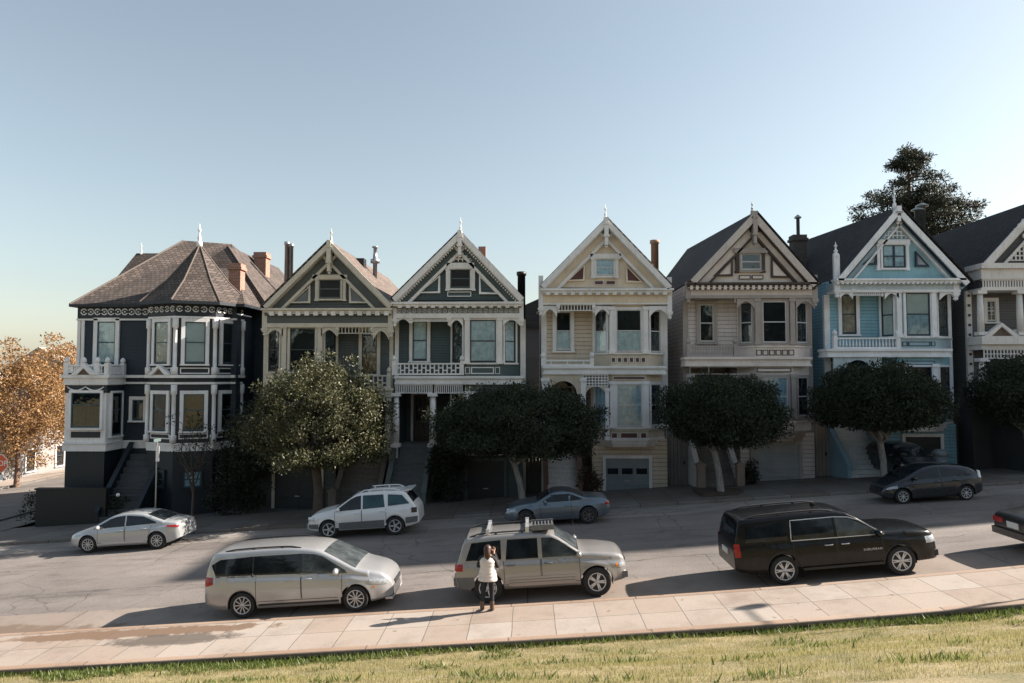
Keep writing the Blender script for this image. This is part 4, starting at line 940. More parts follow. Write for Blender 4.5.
for i in range(2):
    m = MB(); a = bx0 + 0.1 + (bx1 - bx0 - 0.2) * i / 2; b = bx0 + 0.1 + (bx1 - bx0 - 0.2) * (i + 1) / 2
    m.tube([(a + (b - a) * t / 8, by - 0.05, zb1 - 0.12 - 0.2 * math.sin(math.pi * t / 8)) for t in range(9)], [0.02, 0.03, 0.045, 0.05, 0.055, 0.05, 0.045, 0.03, 0.02], 6); m.build('swag', T, sw)
M = Matrix.Translation((0, by, 0))
window(h.root, M, bx0 + 0.35, bx1 - 0.25, h.Z(428, by), h.Z(393, by), T, SASHN, [(0, 1, m_flat('grey sheer', (0.22, 0.23, 0.23, 1), 0.9, 0, 0.5, 2), True)], fw=0.12, rail=0.66, glass=GLASS_DARK)
m = MB(); m.box((bx0 + 0.35, by - 0.035, h.Z(438.5, by)), (bx1 - 0.25, by - 0.005, h.Z(432.5, by))); m.build('panel', NAVYD, h.root)
M, L_ = face_M((bx1, by), (bx1, D))
window(h.root, M, L_ * 0.25, L_ * 0.8, h.Z(436, 0), h.Z(393, 0), T, SASHN, DARK, fw=0.1, rail=0.6, glass=GLASS_DARK)
m = MB(); z_ = zb0 + 0.005; n = 15
m.box((bx0, by - 0.02, z_ + 0.42), (bx1 + 0.05, by + 0.10, z_ + 0.5)); m.box((bx0, by, z_ + 0.02), (bx1 + 0.05, by + 0.08, z_ + 0.09))
for i in range(n): m.lathe([(0.03, 0), (0.05, 0.1), (0.025, 0.2), (0.04, 0.34)], (bx0 + 0.3 + (bx1 - bx0 - 0.6) * i / (n - 1), by + 0.04, z_ + 0.085), 6)
m.box((bx1 - 0.04, by + 0.05, z_ + 0.42), (bx1 + 0.07, D, z_ + 0.498)); m.box((bx1 - 0.03, by + 0.05, z_ + 0.02), (bx1 + 0.06, D, z_ + 0.4)); m.box((bx0, by, z_), (bx0 + 0.3, by + 0.08, z_ + 0.4))
m.build('balustrade', T, h.root)
for x, y in ((bx0 + 0.02, by), (bx0 + (bx1 - bx0) * 0.42, by), (bx1 - 0.5, by), (bx1, by), (bx1, D - 0.2)):
    m = MB(); m.box((x - 0.11, y - 0.08, z_), (x + 0.11, y + 0.14, z_ + 0.58)); m.lathe([(0.06, 0), (0.13, 0.08), (0.11, 0.2), (0.03, 0.29)], (x, y + 0.03, z_ + 0.58), 8); m.build('newel', T, h.root)
def pediment(M, x0, x1, z, hgt, name='pediment'):
    m = MB(); xm = (x0 + x1) / 2; t = 0.13
    m.prism([(x0, -0.28, z), (xm, -0.28, z + hgt), (xm, -0.28, z + hgt - t * 1.3), (x0 + t * 2.2, -0.28, z)], (0, 0.28, 0), M); m.prism([(x1, -0.28, z), (xm, -0.28, z + hgt), (xm, -0.28, z + hgt - t * 1.3), (x1 - t * 2.2, -0.28, z)], (0, 0.28, 0), M)
    p = m.build(name, T, h.root); m = MB(); m.prism([(x0 + 0.2, -0.14, z + 0.003), (x1 - 0.2, -0.14, z + 0.003), (xm, -0.14, z + hgt - 0.12)], (0, 0.14, 0), M); m.build('tympanum', P('brown tympanum', (0.12, 0.085, 0.07)), p)
pediment(Matrix.Translation((0, by, 0)), h.X(74, by), h.X(99, by), zb0 + 0.006, 0.5)
M, L_ = face_M(ov[7], ov[0]); pediment(M, L_ * 0.15, L_ * 0.95, zb0 + 0.01, 0.5)
# roofs
e = 0.3; zR = zE + 0.02
A_ = Vector((xl - e, D - e, zR)); B_ = Vector((xr + 0.5, D - e, zR)); C_ = Vector((xr + 0.5, 14.4, zR)); D_ = Vector((xl - e, 14.4, zR))
R1 = pw(183.5, 240.5, 6.6); R2 = R1 + Vector((2.4, 1.2, 0.0))
m = MB(); m.add([A_, B_, R1, R2], [(0, 1, 3, 2)]); m.build('roof', SHTAN, h.root)
m = MB(); m.add([A_, B_, C_, D_, R1, R2], [(1, 2, 5), (2, 3, 4, 5), (3, 0, 4)]); m.build('roof', SHTAN_Y, h.root)
m = MB(); m.box((xl - e - 0.02, D - e - 0.03, zR - 0.14), (xr + 0.5, 14.3, zR - 0.005)); m.build('eave', NAVYD, h.root)
# cross gable at the back left with its small finial
g0, g1 = pw(136.5, 253.3, 9.0), pw(158, 253.3, 9.0)
m = MB(); dx, dz = 0.9, 3.4; m.add([g0, g1 + Vector((2.5, 0, 0)), Vector((g0.x - dx, g0.y - 2.6, g0.z - dz)), Vector((g1.x + 2.5, g0.y - 2.6, g0.z - dz)), Vector((g0.x - dx, g0.y + 2.6, g0.z - dz)), Vector((g1.x + 2.5, g0.y + 2.6, g0.z - dz))], [(0, 1, 3, 2), (0, 1, 5, 4), (0, 2, 4)]); m.build('roof', SHTAN, h.root)
finial(h, 138, 241, 253.5, 9.0, T, 0.06)
# rear wing: its own ridge, brown facet in front, lit slope on the right
W0 = pw(228, 246, 5.5); W1 = Vector((W0.x, 13.8, W0.z)); ex_ = h.X(266, 3.0)
Wa = Vector((ex_ + 0.2, 2.9, zR - 0.1)); Wb = Vector((ex_ + 0.2, 13.8, zR - 0.1)); Wc = Vector((W0.x - 3.6, 2.9, zR - 0.1)); Wd = Vector((W0.x - 3.6, 13.8, zR - 0.1))
m = MB(); m.add([W0, Wa, Wc], [(0, 1, 2)]); m.build('roof', SHTAN, h.root)
m = MB(); m.add([W0, W1, Wa, Wb, Wc, Wd], [(0, 2, 3, 1), (0, 1, 5, 4), (1, 3, 5)]); m.build('roof', SHTAN_Y, h.root)
for pq in ([W0, Wa], [R1, A_]): m = MB(); m.tube(pq, 0.05, 6); m.build('hip_cap', bpy.data.materials.get('terracotta ridge') or m_flat('terracotta ridge', (0.10, 0.08, 0.07, 1), 0.8), h.root)
ap = Vector((TC[0], TC[1], h.Z(243, 1.6))); m = MB(); cap = MB()
oe = octv(TR + 0.5); om = octv(TR * 0.69)
zm = zR + (ap.z - zR) * 0.36
for k in range(8):
    a, b = oe[k], oe[(k + 1) % 8]; c, d_ = om[k], om[(k + 1) % 8]
    m.add([(a[0], a[1], zR + 0.003), (b[0], b[1], zR + 0.003), (d_[0], d_[1], zm), (c[0], c[1], zm), tuple(ap)], [(0, 1, 2, 3), (3, 2, 4)])
    cap.tube([(a[0], a[1], zR + 0.02), (c[0], c[1], zm + 0.0), tuple(ap)], 0.045, 5)
tr = m.build('turret_roof', SHTAN, h.root); cap.build('hip_cap', bpy.data.materials['terracotta ridge'], tr)
octprism(TR + 0.52, zR - 0.15, zR, NAVYD, 'turret_eave')
finial(h, 196.5, 222, 244, 1.6, T, 0.13)
stack(h, 235, 263, 300, 2.2, 0.62, 0.6, BRICK, True, 'chimney', h.root, 0); stack(h, 260, 252, 274, 8.5, 0.75, 0.7, BRICK, True, 'chimney', h.root, 0)
nrm = (C_ - B_).cross(R2 - B_).normalized(); nrm = nrm if nrm.z > 0 else -nrm
def onroof(c, t): return B_ * ((1 - c) * (1 - t)) + C_ * ((1 - c) * t) + R2 * c
q4 = [onroof(0.42, 0.30), onroof(0.42, 0.52), onroof(0.82, 0.60), onroof(0.82, 0.18)]
m = MB(); m.prism([p_ + nrm * 0.03 for p_ in q4], nrm * 0.07); m.build('skylight', m_carglass('skylight glass', (0.2, 0.22, 0.24, 1)), h.root)
# entrance steps with solid cheeks
stairs(h, h.X(127, 0), h.X(160, 0), h.Z(455, 0.5), m_flat('dark steps', (0.06, 0.066, 0.072, 1), 0.85), NAVYD, ya=-2.0, yb=0.7, n=10, cheek_h=0.5, posts=False)
# garden wall and hedge in front of the corner house
def wall_run(name, label, x0, x1, y, t, zt0, zt1, mat, cat='wall', cap=None):
    p = Vector((x0, y, grade(x0))); r = empty(name, p, label, cat)
    m = MB(); m.prism([(0, 0, -0.3), (x1 - x0, 0, grade(x1) - p.z - 0.3), (x1 - x0, 0, zt1 - p.z), (0, 0, zt0 - p.z)], (0, t, 0)); m.build('wall_face', mat, r)
    m = MB(); m.prism([(-0.05, -0.05, zt0 - p.z), (x1 - x0 + 0.05, -0.05, zt1 - p.z), (x1 - x0 + 0.05, -0.05, zt1 - p.z + 0.08), (-0.05, -0.05, zt0 - p.z + 0.08)], (0, t + 0.1, 0)); m.build('coping', cap or mat, r)
    return r
a, b = at(36, 490, 32.7), at(106, 490, 32.7)
wall_run('garden_wall', 'low dark garden wall in front of the navy corner house', a.x, b.x, 32.7, 0.25, a.z, b.z, P('dark garden wall paint', (0.008, 0.010, 0.012)))
# ------------------------------------------------------------------ the big house at the right edge
GREYW = m_siding('brown grey siding', (0.115, 0.11, 0.11, 1), 0.13); WT = P('mansion white trim', (0.68, 0.66, 0.65)); DGREY = P('dark grey paint', (0.04, 0.042, 0.046))
h = House('mansion', 'brown grey mansion with white lattice gable and slatted frieze beside the sky blue house', 1045, 0.0); D = 0.9
wl, wr = h.X(969, D), h.X(1118, D); zE = h.Z(290); z1 = h.Z(398)
m = MB(); m.box((wl, D, -0.3), (wr, 15, h.Z(266))); m.build('wall', GREYW, h.root)
m = MB(); m.box((wl - 0.06, D - 0.05, -0.3), (wl + 0.2, D + 0.1, zE)); cb = m.build('corner_board', WT, h.root)
for i in range(17):
    m = MB(); z = h.Z(297 + i * 9.6, D); x = wl + 0.07; m.box((x - 0.06, D - 0.075, z - 0.06), (x + 0.06, D - 0.04, z + 0.06)); m.build('corner_block', DGREY, cb)
gable(h, dict(apex=(1045, 199), L=(984, 265.5), R=(1108, 266), fin=180, king=225, attic=(1036, 240, 1054, 258), collar=(1028, 1062, 236), tris=[], rake=(0.22, 0.3, 0.12), rise=0.0), DGREY, WT, DGREY, DGREY, DARKROOF, 15)
m = MB(); z_b, z_t = h.Z(262), h.Z(204); xa, xb, xk = h.X(992), h.X(1098), h.X(1045)
n = 26
for i in range(n + 1):
    x = xa + (xb - xa) * i / n; k = 1 - abs(x - xk) / (xb - xk) ; zt = z_b + (z_t - z_b) * k
    if zt > z_b + 0.05: m.box((x - 0.03, 0.02, z_b), (x + 0.03, 0.07, zt))
for i in range(13):
    z = z_b + (z_t - z_b) * i / 13; k = i / 13; m.box((xa + (xk - xa) * k, 0.024, z - 0.03), (xb - (xb - xk) * k, 0.066, z + 0.03))
m.build('gable_lattice', WT, h.root)
a, b = h.X(982), h.X(1108)
m = MB(); m.box((a - 0.1, -0.4, h.Z(271)), (b + 0.1, D, h.Z(266))); m.box((a, -0.2, h.Z(281)), (b, D, h.Z(271) - 0.003)); m.box((a, -0.15, h.Z(292)), (b, D - 0.003, h.Z(289.5))); m.build('cornice', WT, h.root)
m = MB(); m.box((a, -0.02, h.Z(289.5)), (b, D - 0.003, h.Z(281) - 0.003)); m.build('frieze', DGREY, h.root)
m = MB(); balusters(h, m, 985, 1105, 280.5, 290, 44, -0.12, 0.07, 'slat'); m.build('slat_frieze', WT, h.root)
for px in (982.5, 1022, 1064, 1104): column(h, px, 292, 336, 0.05, 0.15, WT, 'column', False)
h.win(988, 302, 997, 322, D, WT, SASH_L, DARK, fw=0.14, rail=0.5, muntin=2); h.win(1036, 302, 1052, 330, D, WT, SASH_L, DARK, fw=0.16); h.win(1076, 302, 1092, 330, D, WT, SASH_L, DARK, fw=0.16)
m = MB(); m.box((h.X(979), -0.3, h.Z(345)), (b + 0.2, D, h.Z(337))); m.box((h.X(981), -0.1, h.Z(350)), (b, D - 0.003, h.Z(345) - 0.003)); m.build('belt_course', WT, h.root)
T = WT; pediment(Matrix.Translation((0, 0.0, 0)), h.X(983), h.X(1017), h.Z(337) + 0.004, 0.62); pediment(Matrix.Translation((0, 0.0, 0)), h.X(1070), h.X(1104), h.Z(337) + 0.004, 0.62)
m = MB(); m.box((h.X(1017), 0.1, h.Z(337) + 0.004), (h.X(1070), 0.3, h.Z(330))); m.build('parapet', WT, h.root)
m = MB(); lattice(h, m, 985, 1106, 350, 358.5, 36, 2, -0.08, 0.05); m.build('lattice_frieze', WT, h.root)
for px in (982.5, 1022, 1064, 1104): column(h, px, 358.5, 397, 0.05, 0.16, WT, 'column', False)
m = MB(); m.box((h.X(979), -0.1, h.Z(398)), (b, D, h.Z(396))); m.build('porch_floor', WT, h.root)
door(h, h.X(1036, D), h.X(1052, D), z1, z1 + 2.3, D, M_DARKWOOD, WT)
m = MB(); m.prism([(h.X(971, -0.2), -0.2, -0.3), (h.X(1108), -0.2, -0.3), (h.X(1108), -0.2, h.Z(398) - 0.03), (h.X(971, -0.2), -0.2, h.Z(398) - 0.03)], (0, 1.09, 0)); m.build('basement_wall', DGREY, h.root)
stairs(h, h.X(1005, -1), h.X(1045, -1), z1 - 0.05, m_flat('mansion steps', (0.15, 0.15, 0.155, 1), 0.85), DGREY, ya=-3.2, yb=-0.22, n=14, cheek_h=0.6, posts=False)
# ------------------------------------------------------------------ things between and behind the houses
def gate(x0, x1, Y, h_, label, mat):
    xm = (x0 + x1) / 2; r = empty('side_gate', (xm, Y, lot_z(xm)), label, 'gate', 'gates between the houses'); W = x1 - x0; n = max(4, int(W / 0.16))
    m = MB()
    for i in range(n): m.box((-W / 2 + W * i / n + 0.008, 0, -0.2), (-W / 2 + W * (i + 1) / n - 0.008, 0.05, h_ + 0.04 * math.sin(i * 2.1)))
    m.box((-W / 2, 0.05, 0.3), (W / 2, 0.1, 0.45)); m.box((-W / 2, 0.05, h_ - 0.4), (W / 2, 0.1, h_ - 0.25)); m.build('boards', mat, r)
    m = MB(); m.box((W * 0.3, -0.05, 1.0), (W * 0.36, 0.0, 1.15)); m.build('latch', M_BLACK, r)
FW = P('weathered fence', (0.14, 0.135, 0.13)); FD = P('dark fence', (0.05, 0.045, 0.04)); FB = P('tan fence', (0.25, 0.22, 0.19))
def wx(k, side, dd=1.0): # world x of a house wall
    o = H[k]; return None
def gpx(p0, p1, Y, h_, label, mat): gate(at(p0, 440, Y).x, at(p1, 440, Y).x, Y, h_, label, mat)
gpx(525.5, 543, 34.5, 2.9, 'narrow dark board gate between the slate green and tan houses', FD)
gpx(663, 688, 34.4, 2.7, 'pale board gate between the tan and cream houses', FW)
gpx(808, 829, 34.4, 2.9, 'tan board gate between the cream and sky blue houses', FB)
gpx(948, 970, 34.4, 2.9, 'dark board gate between the sky blue house and the mansion', FD)
gpx(236, 268, 34.6, 2.4, 'dark board fence between the navy corner house and the olive house', FD)
# a dark house added beyond the back yards to keep the gap dark
r = empty('gap_filler_house', (2.0, 58, grade(2)), 'dark brown house added beyond the yards to darken the narrow gap', 'house')
m = MB(); m.box((-6, 0, -0.5), (7, 9, 9.5)); m.build('wall', m_siding('rear siding', (0.06, 0.055, 0.055, 1)), r)
m = MB(); m.prism([(-6.4, -0.3, 9.5), (7.4, -0.3, 9.5), (0.5, -0.3, 12.6)], (0, 9.6, 0)); m.build('roof', DARKROOF, r)
m = MB(); m.box((-2.4, -0.06, 5), (-1.2, 0.02, 7)); m.build('window', SASH_D, r)
# unseen apartment block up the hill, sized to throw the long street shadow
AX, AY = 37.9, 32.2; az = grade(AX); AH = 31.2 - az
r = empty('apartment_block', (AX, AY, az), 'tall cream apartment block, unseen up the hill, sized for the street shadow', 'apartments')
m = MB(); m.box((0, 0, -1), (24, 17.5, AH - 0.6)); m.build('wall', m_paint('apartment stucco', (0.5, 0.45, 0.38, 1)), r)
m = MB(); m.box((-0.15, -0.15, AH - 0.6), (24.15, 17.65, AH)); m.build('parapet', WT, r)
w0 = None
for fl in range(9):
    for k in range(11):
        Mx = Matrix.Translation((2.0 + k * 4.0, 0, 0)) if k < 6 else Matrix.Translation((0, 2.0 + (k - 6) * 3.3, 0)) @ Matrix.Rotation(-math.pi / 2, 4, 'Z')
        if w0 is None:
            f = MB(); f.box((-0.8, -0.08, 0), (0.8, 0.02, 0.08)); f.box((-0.8, -0.08, 1.62), (0.8, 0.02, 1.7)); f.box((-0.8, -0.08, 0.08), (-0.7, 0.02, 1.62)); f.box((0.7, -0.08, 0.08), (0.8, 0.02, 1.62)); f.box((-0.03, -0.07, 0.08), (0.03, 0.0, 1.62)); w0 = f.build('window', SASH_L, r); g = MB(); g.box((-0.7, -0.02, 0.08), (0.7, -0.01, 1.62)); g.build('pane', GARPANE, w0); o = w0
        else: o = copy_tree(w0, r)
        o.matrix_local = Matrix.Translation((0, 0, 1.6 + fl * 3.05)) @ Mx
# pale houses across the side street, beyond the autumn trees
def block(name, label, x, y, w_, d_, hgt, mat, roofm, pitched, nwin, nfl):
    r = empty(name, (x, y, grade(x)), label, 'house', 'houses beyond the side street')
    m = MB(); m.box((0, 0, -2), (w_, d_, hgt)); m.build('wall', mat, r); m = MB()
    if pitched: m.prism([(-0.3, -0.3, hgt), (w_ + 0.3, -0.3, hgt), (w_ / 2, -0.3, hgt + w_ * 0.33)], (0, d_ + 0.6, 0))
    else: m.box((-0.2, -0.25, hgt - 0.5), (w_ + 0.25, d_ + 0.2, hgt + 0.15))
    m.build('roof' if pitched else 'cornice', roofm, r)
    for f in range(nfl):
        for k in range(nwin):
            xx = w_ * (k + 0.5) / nwin; zz = 1.2 + f * 3.1
            M = Matrix.Translation((0, 0, 0)); window(r, M, xx - 0.5, xx + 0.5, zz, zz + 1.7, WT, SASH_D, DARK, fw=0.12)
            yy = d_ * (k + 0.5) / nwin; M, _ = face_M((w_, 0), (w_, d_)); window(r, M, yy - 0.5, yy + 0.5, zz, zz + 1.7, WT, SASH_D, DARK, fw=0.12)
    return r
SC = m_paint('cream stucco', (0.27, 0.245, 0.22, 1)); SW = m_paint('white stucco', (0.24, 0.23, 0.225, 1)); SP = m_paint('pinkish stucco', (0.24, 0.205, 0.185, 1))
block('distant_house', 'white flat roofed house behind the orange autumn trees', -52, 52, 11, 11, 9.0, SW, WT, False, 3, 3)
block('distant_house', 'cream house with a pitched grey roof behind the autumn trees', -58, 74, 12, 12, 8.5, SC, m_shingle('pale shingles', (0.36, 0.33, 0.30, 1)), True, 3, 3)
block('distant_house', 'pinkish apartment house down the side street', -64, 92, 16, 14, 12.5, SP, WT, False, 4, 4)
block('distant_house', 'tall cream apartment tower rising above the orange leaves', -92, 150, 10, 14, 26.0, SC, WT, False, 3, 8)
block('distant_house', 'white apartment tower farther down the side street', -84, 150, 7, 12, 24.5, SW, WT, False, 2, 7)
block('distant_house', 'long pale terrace closing the end of the side street', -62, 125, 34, 12, 9.5, SC, WT, False, 7, 3)
# ------------------------------------------------------------------ trees
def leaf_mesh(name, centers, n_per, spread, size, mat, seed, aspect=0.55, up=0.3, flat=0.75):
    r = np.random.RandomState(seed); c = np.repeat(np.array(centers), n_per, axis=0); n = len(c)
    v = r.normal(0, 1, (n, 3)); v /= np.linalg.norm(v, axis=1)[:, None]
    p = c + v * (spread * r.uniform(0.15, 1, n) ** 0.6)[:, None] * np.array([1, 1, flat])
    d = v * 0.7 + r.normal(0, 0.6, (n, 3)); d[:, 2] += up; d /= np.linalg.norm(d, axis=1)[:, None]
    q = r.normal(0, 1, (n, 3)); s = np.cross(d, q); s /= np.linalg.norm(s, axis=1)[:, None]
    L = (size * r.uniform(0.6, 1.3, n))[:, None]; W = L * aspect / 2
    nn = np.cross(d, s); fold = nn * W * 0.35
    V = np.stack([p, p + d * L * 0.45 + s * W + fold, p + d * L, p + d * L * 0.45 - s * W + fold], 1).reshape(-1, 3)
    me = bpy.data.meshes.new(name); me.from_pydata(V.tolist(), [], np.arange(n * 4).reshape(n, 4).tolist()); me.materials.append(mat)
    return me
def crown_centers(n, rx, ry, rz, seed, shell=0.55, flat=0.0, rough=0.22, cz=0.0):
    r = random.Random(seed); out = []
    while len(out) < n:
        u = Vector((r.gauss(0, 1), r.gauss(0, 1), r.gauss(0, 1))).normalized()
        k = shell + (1 - shell) * r.random() ** 0.6
        k *= 1 + rough * 1.6 * mnoise.noise(u * 1.9 + Vector((seed, 0, 0))) + rough * 0.7 * mnoise.noise(u * 4.5 + Vector((0, seed, 0)))
        p = Vector((u.x * rx * k, u.y * ry * k, u.z * rz * k))
        if p.z < -rz * (1 - flat): p.z = -rz * (1 - flat) + r.uniform(-0.1, 0.25)
        out.append((p.x, p.y, p.z + cz))
    return out
def bark(name, c): 
    t = NT(name); b = t.bsdf(Roughness=0.9); n1 = t.noise(6, t.coord((3, 3, 0.6)), 6)
    t.l(t.ramp(n1, [(0.3, vary(c, 0.6)), (0.7, vary(c, 1.3))]), b.inputs['Base Color']); t.bump(n1, 0.6, 0.03, b); return t.m
BARK_P = bark('pale grey bark', (0.25, 0.24, 0.23, 1)); BARK_D = bark('dark bark', (0.09, 0.07, 0.055, 1)); BARK_B = bark('brown bark', (0.16, 0.10, 0.07, 1))
def limb_path(a, b, seed, k=0.12, n=6):
    r = random.Random(seed); a, b = Vector(a), Vector(b); L = (b - a).length; pts = []
    for i in range(n + 1):
        t = i / n; p = a.lerp(b, t); p.z += L * 0.12 * math.sin(math.pi * t) * (1 if seed % 2 else 0.4)
        if 0 < i < n: p += Vector((r.uniform(-k, k), r.uniform(-k, k), r.uniform(-k, k) * 0.5)) * L * 0.35
        pts.append(p)
    return pts
def street_tree(px, pyb, Y, fork, cen, rad, label, leafmat, barkm, seed, n=330, per=60, size=0.13, spread=0.42, flat=0.35, trunk_r=0.135, name='street_tree', group='clipped trees along the far kerb', shell=0.55, limbs=11, rough=0.22, leaflabel=None):
    """base pixel, fork pixel, crown centre pixel, crown radii in metres"""
    b = at(px, pyb, Y); gz = far_walk(b.x, Y) if Y < 32.6 else lot_z(b.x); base = Vector((b.x, Y, gz))
    r = empty(name, base, label, 'tree', group)
    f = at(fork[0], fork[1], Y) - base; c = at(cen[0], cen[1], Y) - base
    m = MB(); mid = f * 0.5 + Vector((0.06, 0.03, 0))
    m.tube([(0, 0, -0.15), (0, 0, 0.05), mid, f], [trunk_r * 1.5, trunk_r * 1.15, trunk_r * 0.95, trunk_r * 0.95], 10)
    tr = m.build('trunk', barkm, r)
    cs = crown_centers(n, *rad, seed, shell, flat, rough)
    rr = random.Random(seed + 1)
    for i in range(limbs):
        a = 2 * math.pi * (i + rr.random() * 0.6) / limbs; k = rr.uniform(0.45, 0.8)
        e = c + Vector((math.cos(a) * rad[0] * k, math.sin(a) * rad[1] * k, rad[2] * rr.uniform(-0.25, 0.4)))
        m = MB(); pts = limb_path(f - Vector((0, 0, 0.1)), e, seed * 31 + i, 0.25); q = trunk_r * 0.55
        m.tube(pts, [q, q * 0.85, q * 0.7, q * 0.55, q * 0.42, q * 0.3, q * 0.15], 6)
        for j in range(3):
            s_ = pts[3 + j]; d = Vector((rr.uniform(-1, 1), rr.uniform(-1, 1), rr.uniform(0, 1))).normalized() * rr.uniform(0.5, 1.1); m.tube([s_, s_ + d * 0.5 + Vector((0, 0, 0.05)), s_ + d], [q * 0.35, q * 0.22, q * 0.08], 5)
        m.build('limb', barkm, r)
    me = leaf_mesh('crown', cs, per, spread, size, leafmat, seed)
    o = bpy.data.objects.new('crown', me); o.location = c; col.objects.link(o); o.parent = r
    return r
LF_DARK = m_leaf('clipped evergreen leaves', [(0.012, 0.02, 0.011, 1), (0.024, 0.036, 0.017, 1), (0.018, 0.029, 0.015, 1), (0.034, 0.047, 0.022, 1)], 0.25, 0.7)
LF_LIT = m_leaf('sun-pale yellow green leaves', [(0.022, 0.03, 0.012, 1), (0.08, 0.08, 0.035, 1), (0.045, 0.054, 0.022, 1), (0.14, 0.13, 0.062, 1)], 0.28, 0.5)  # sunlight on this crown is put into the paler leaf colours
LF_AUT = m_leaf('orange autumn leaves', [(0.18, 0.085, 0.028, 1), (0.37, 0.215, 0.09, 1), (0.27, 0.15, 0.056, 1), (0.42, 0.29, 0.155, 1)], 0.4, 0.55)
LF_CON = m_leaf('conifer needles', [(0.016, 0.024, 0.015, 1), (0.03, 0.037, 0.021, 1), (0.05, 0.05, 0.03, 1)], 0.15, 0.6)
LF_SHR = m_leaf('dark shrub leaves', [(0.012, 0.018, 0.012, 1), (0.03, 0.04, 0.02, 1)], 0.2, 0.5)
street_tree(318, 506, 30.6, (316, 466), (314, 420), (3.1, 2.6, 2.4), 'rounded street tree with sunlit yellow green leaves before the olive house', LF_LIT, BARK_D, 3, n=560, per=72, size=0.13, spread=0.44, flat=0.25, trunk_r=0.2, shell=0.6, rough=0.26)
street_tree(523, 503, 30.4, (514, 463), (518, 424), (3.5, 2.7, 1.62), 'dark clipped tree with pale trunk between the slate and tan houses', LF_DARK, BARK_P, 11, n=760, per=84, size=0.115, flat=0.3, rough=0.17)
street_tree(721, 493, 30.4, (714, 450), (722, 414), (2.65, 2.4, 1.55), 'dark clipped tree with pale trunk before the cream house steps', LF_DARK, BARK_P, 17, n=640, per=84, size=0.115, flat=0.25, rough=0.17)
street_tree(884, 473, 30.8, (880, 441), (877, 402), (2.8, 2.4, 1.45), 'dark umbrella tree with bare spreading limbs before the sky blue house', LF_DARK, BARK_P, 23, n=660, per=84, size=0.115, flat=0.4, limbs=14, rough=0.17)
street_tree(1030, 468, 31.0, (1026, 430), (1022, 393), (1.85, 1.9, 1.5), 'dark rounded tree before the mansion at the right edge', LF_DARK, BARK_P, 29, n=330, per=80, size=0.115, flat=0.2)
# square of bare earth round the cream house's tree
b = at(721, 493, 30.4); m = MB(); m.box((b.x - 1.0, 29.4, far_walk(b.x, 30) - 0.2), (b.x + 1.0, 31.3, far_walk(b.x, 30) + 0.05)); tag(m.build('tree_pit', SOIL), kind='structure')
# autumn trees on the side street
def autumn(x, y, cz, rad, label, seed, n=300):
    base = Vector((x, y, grade(x) + 0.2)); r = empty('autumn_tree', base, label, 'tree', 'autumn trees along the side street')
    m = MB(); m.tube([(0, 0, -0.2), (0.05, 0, 1.2), (0.0, 0.05, 2.6)], [0.2, 0.16, 0.14], 8); m.build('trunk', BARK_B, r)
    rr = random.Random(seed)
    for i in range(9):
        a = 2 * math.pi * i / 9 + rr.random(); e = Vector((math.cos(a) * rad[0] * 0.7, math.sin(a) * rad[1] * 0.7, cz + rad[2] * rr.uniform(-0.3, 0.7)))
        m = MB(); pts = limb_path((0, 0, 2.4), e, seed * 7 + i, 0.2); m.tube(pts, [0.09, 0.075, 0.06, 0.05, 0.04, 0.025, 0.01], 6); m.build('limb', BARK_B, r)
    me = leaf_mesh('crown', crown_centers(n, *rad, seed, 0.35, 0.0, 0.45, cz), 60, 0.62, 0.18, LF_AUT, seed, 0.7)
    o = bpy.data.objects.new('crown', me); col.objects.link(o); o.parent = r
autumn(-36.2, 49.5, 5.9, (3.8, 3.4, 4.4), 'orange autumn tree at the left edge beside the stop sign', 41)
autumn(-37.0, 57.0, 6.8, (3.2, 3.0, 4.2), 'orange brown autumn tree close to the navy corner house', 43)
autumn(-38.2, 66.0, 6.6, (3.2, 3.0, 4.0), 'paler autumn tree farther down the side street', 47)
# conifer behind the roofs
b = at(911, 330, 62); base = Vector((b.x, 62, grade(b.x))); top = at(910, 150, 62).z - base.z
r = empty('conifer', base, 'tall dark spreading conifer rising behind the sky blue house', 'tree')
m = MB(); m.tube([(0, 0, -0.5), (0.1, 0, top * 0.5), (0.2, 0, top - 0.6)], [0.65, 0.42, 0.06], 10); m.build('trunk', BARK_B, r)
rr = random.Random(5); cc = []
for i in range(120):
    t = rr.uniform(0.40, 1.0) ** 0.9; z = top * t; Lb = 5.7 * (1 - max(0.0, (t - 0.74)) / 0.275) ** 0.75 * rr.uniform(0.35, 1.12); a = rr.uniform(0, 2 * math.pi)
    if t > 0.985: Lb = 0.5
    n_ = max(2, int(Lb / 0.42)); e = Vector((math.cos(a) * Lb, math.sin(a) * Lb, -0.08 * Lb + 0.04 * Lb * Lb * rr.uniform(-0.3, 0.6)))
    m = MB(); m.tube([(0.1, 0, z - 0.1), Vector((0.1, 0, z)) + e * 0.5, Vector((0.1, 0, z)) + e], [0.09, 0.05, 0.015], 5); m.build('limb', BARK_B, r)
    for j in range(n_):
        k = (j + 1) / n_
        if k < 0.22 and t < 0.9: continue
        p = Vector((0.1, 0, z)) + e * k; w_ = 0.32 + 0.4 * (1 - k)
        for _ in range(3): cc.append((p.x + rr.uniform(-w_, w_), p.y + rr.uniform(-w_, w_), p.z + rr.uniform(-0.12, 0.28)))
me = leaf_mesh('crown', cc, 24, 0.42, 0.30, LF_CON, 9, 0.3, 0.15, 0.7); o = bpy.data.objects.new('crown', me); col.objects.link(o); o.parent = r
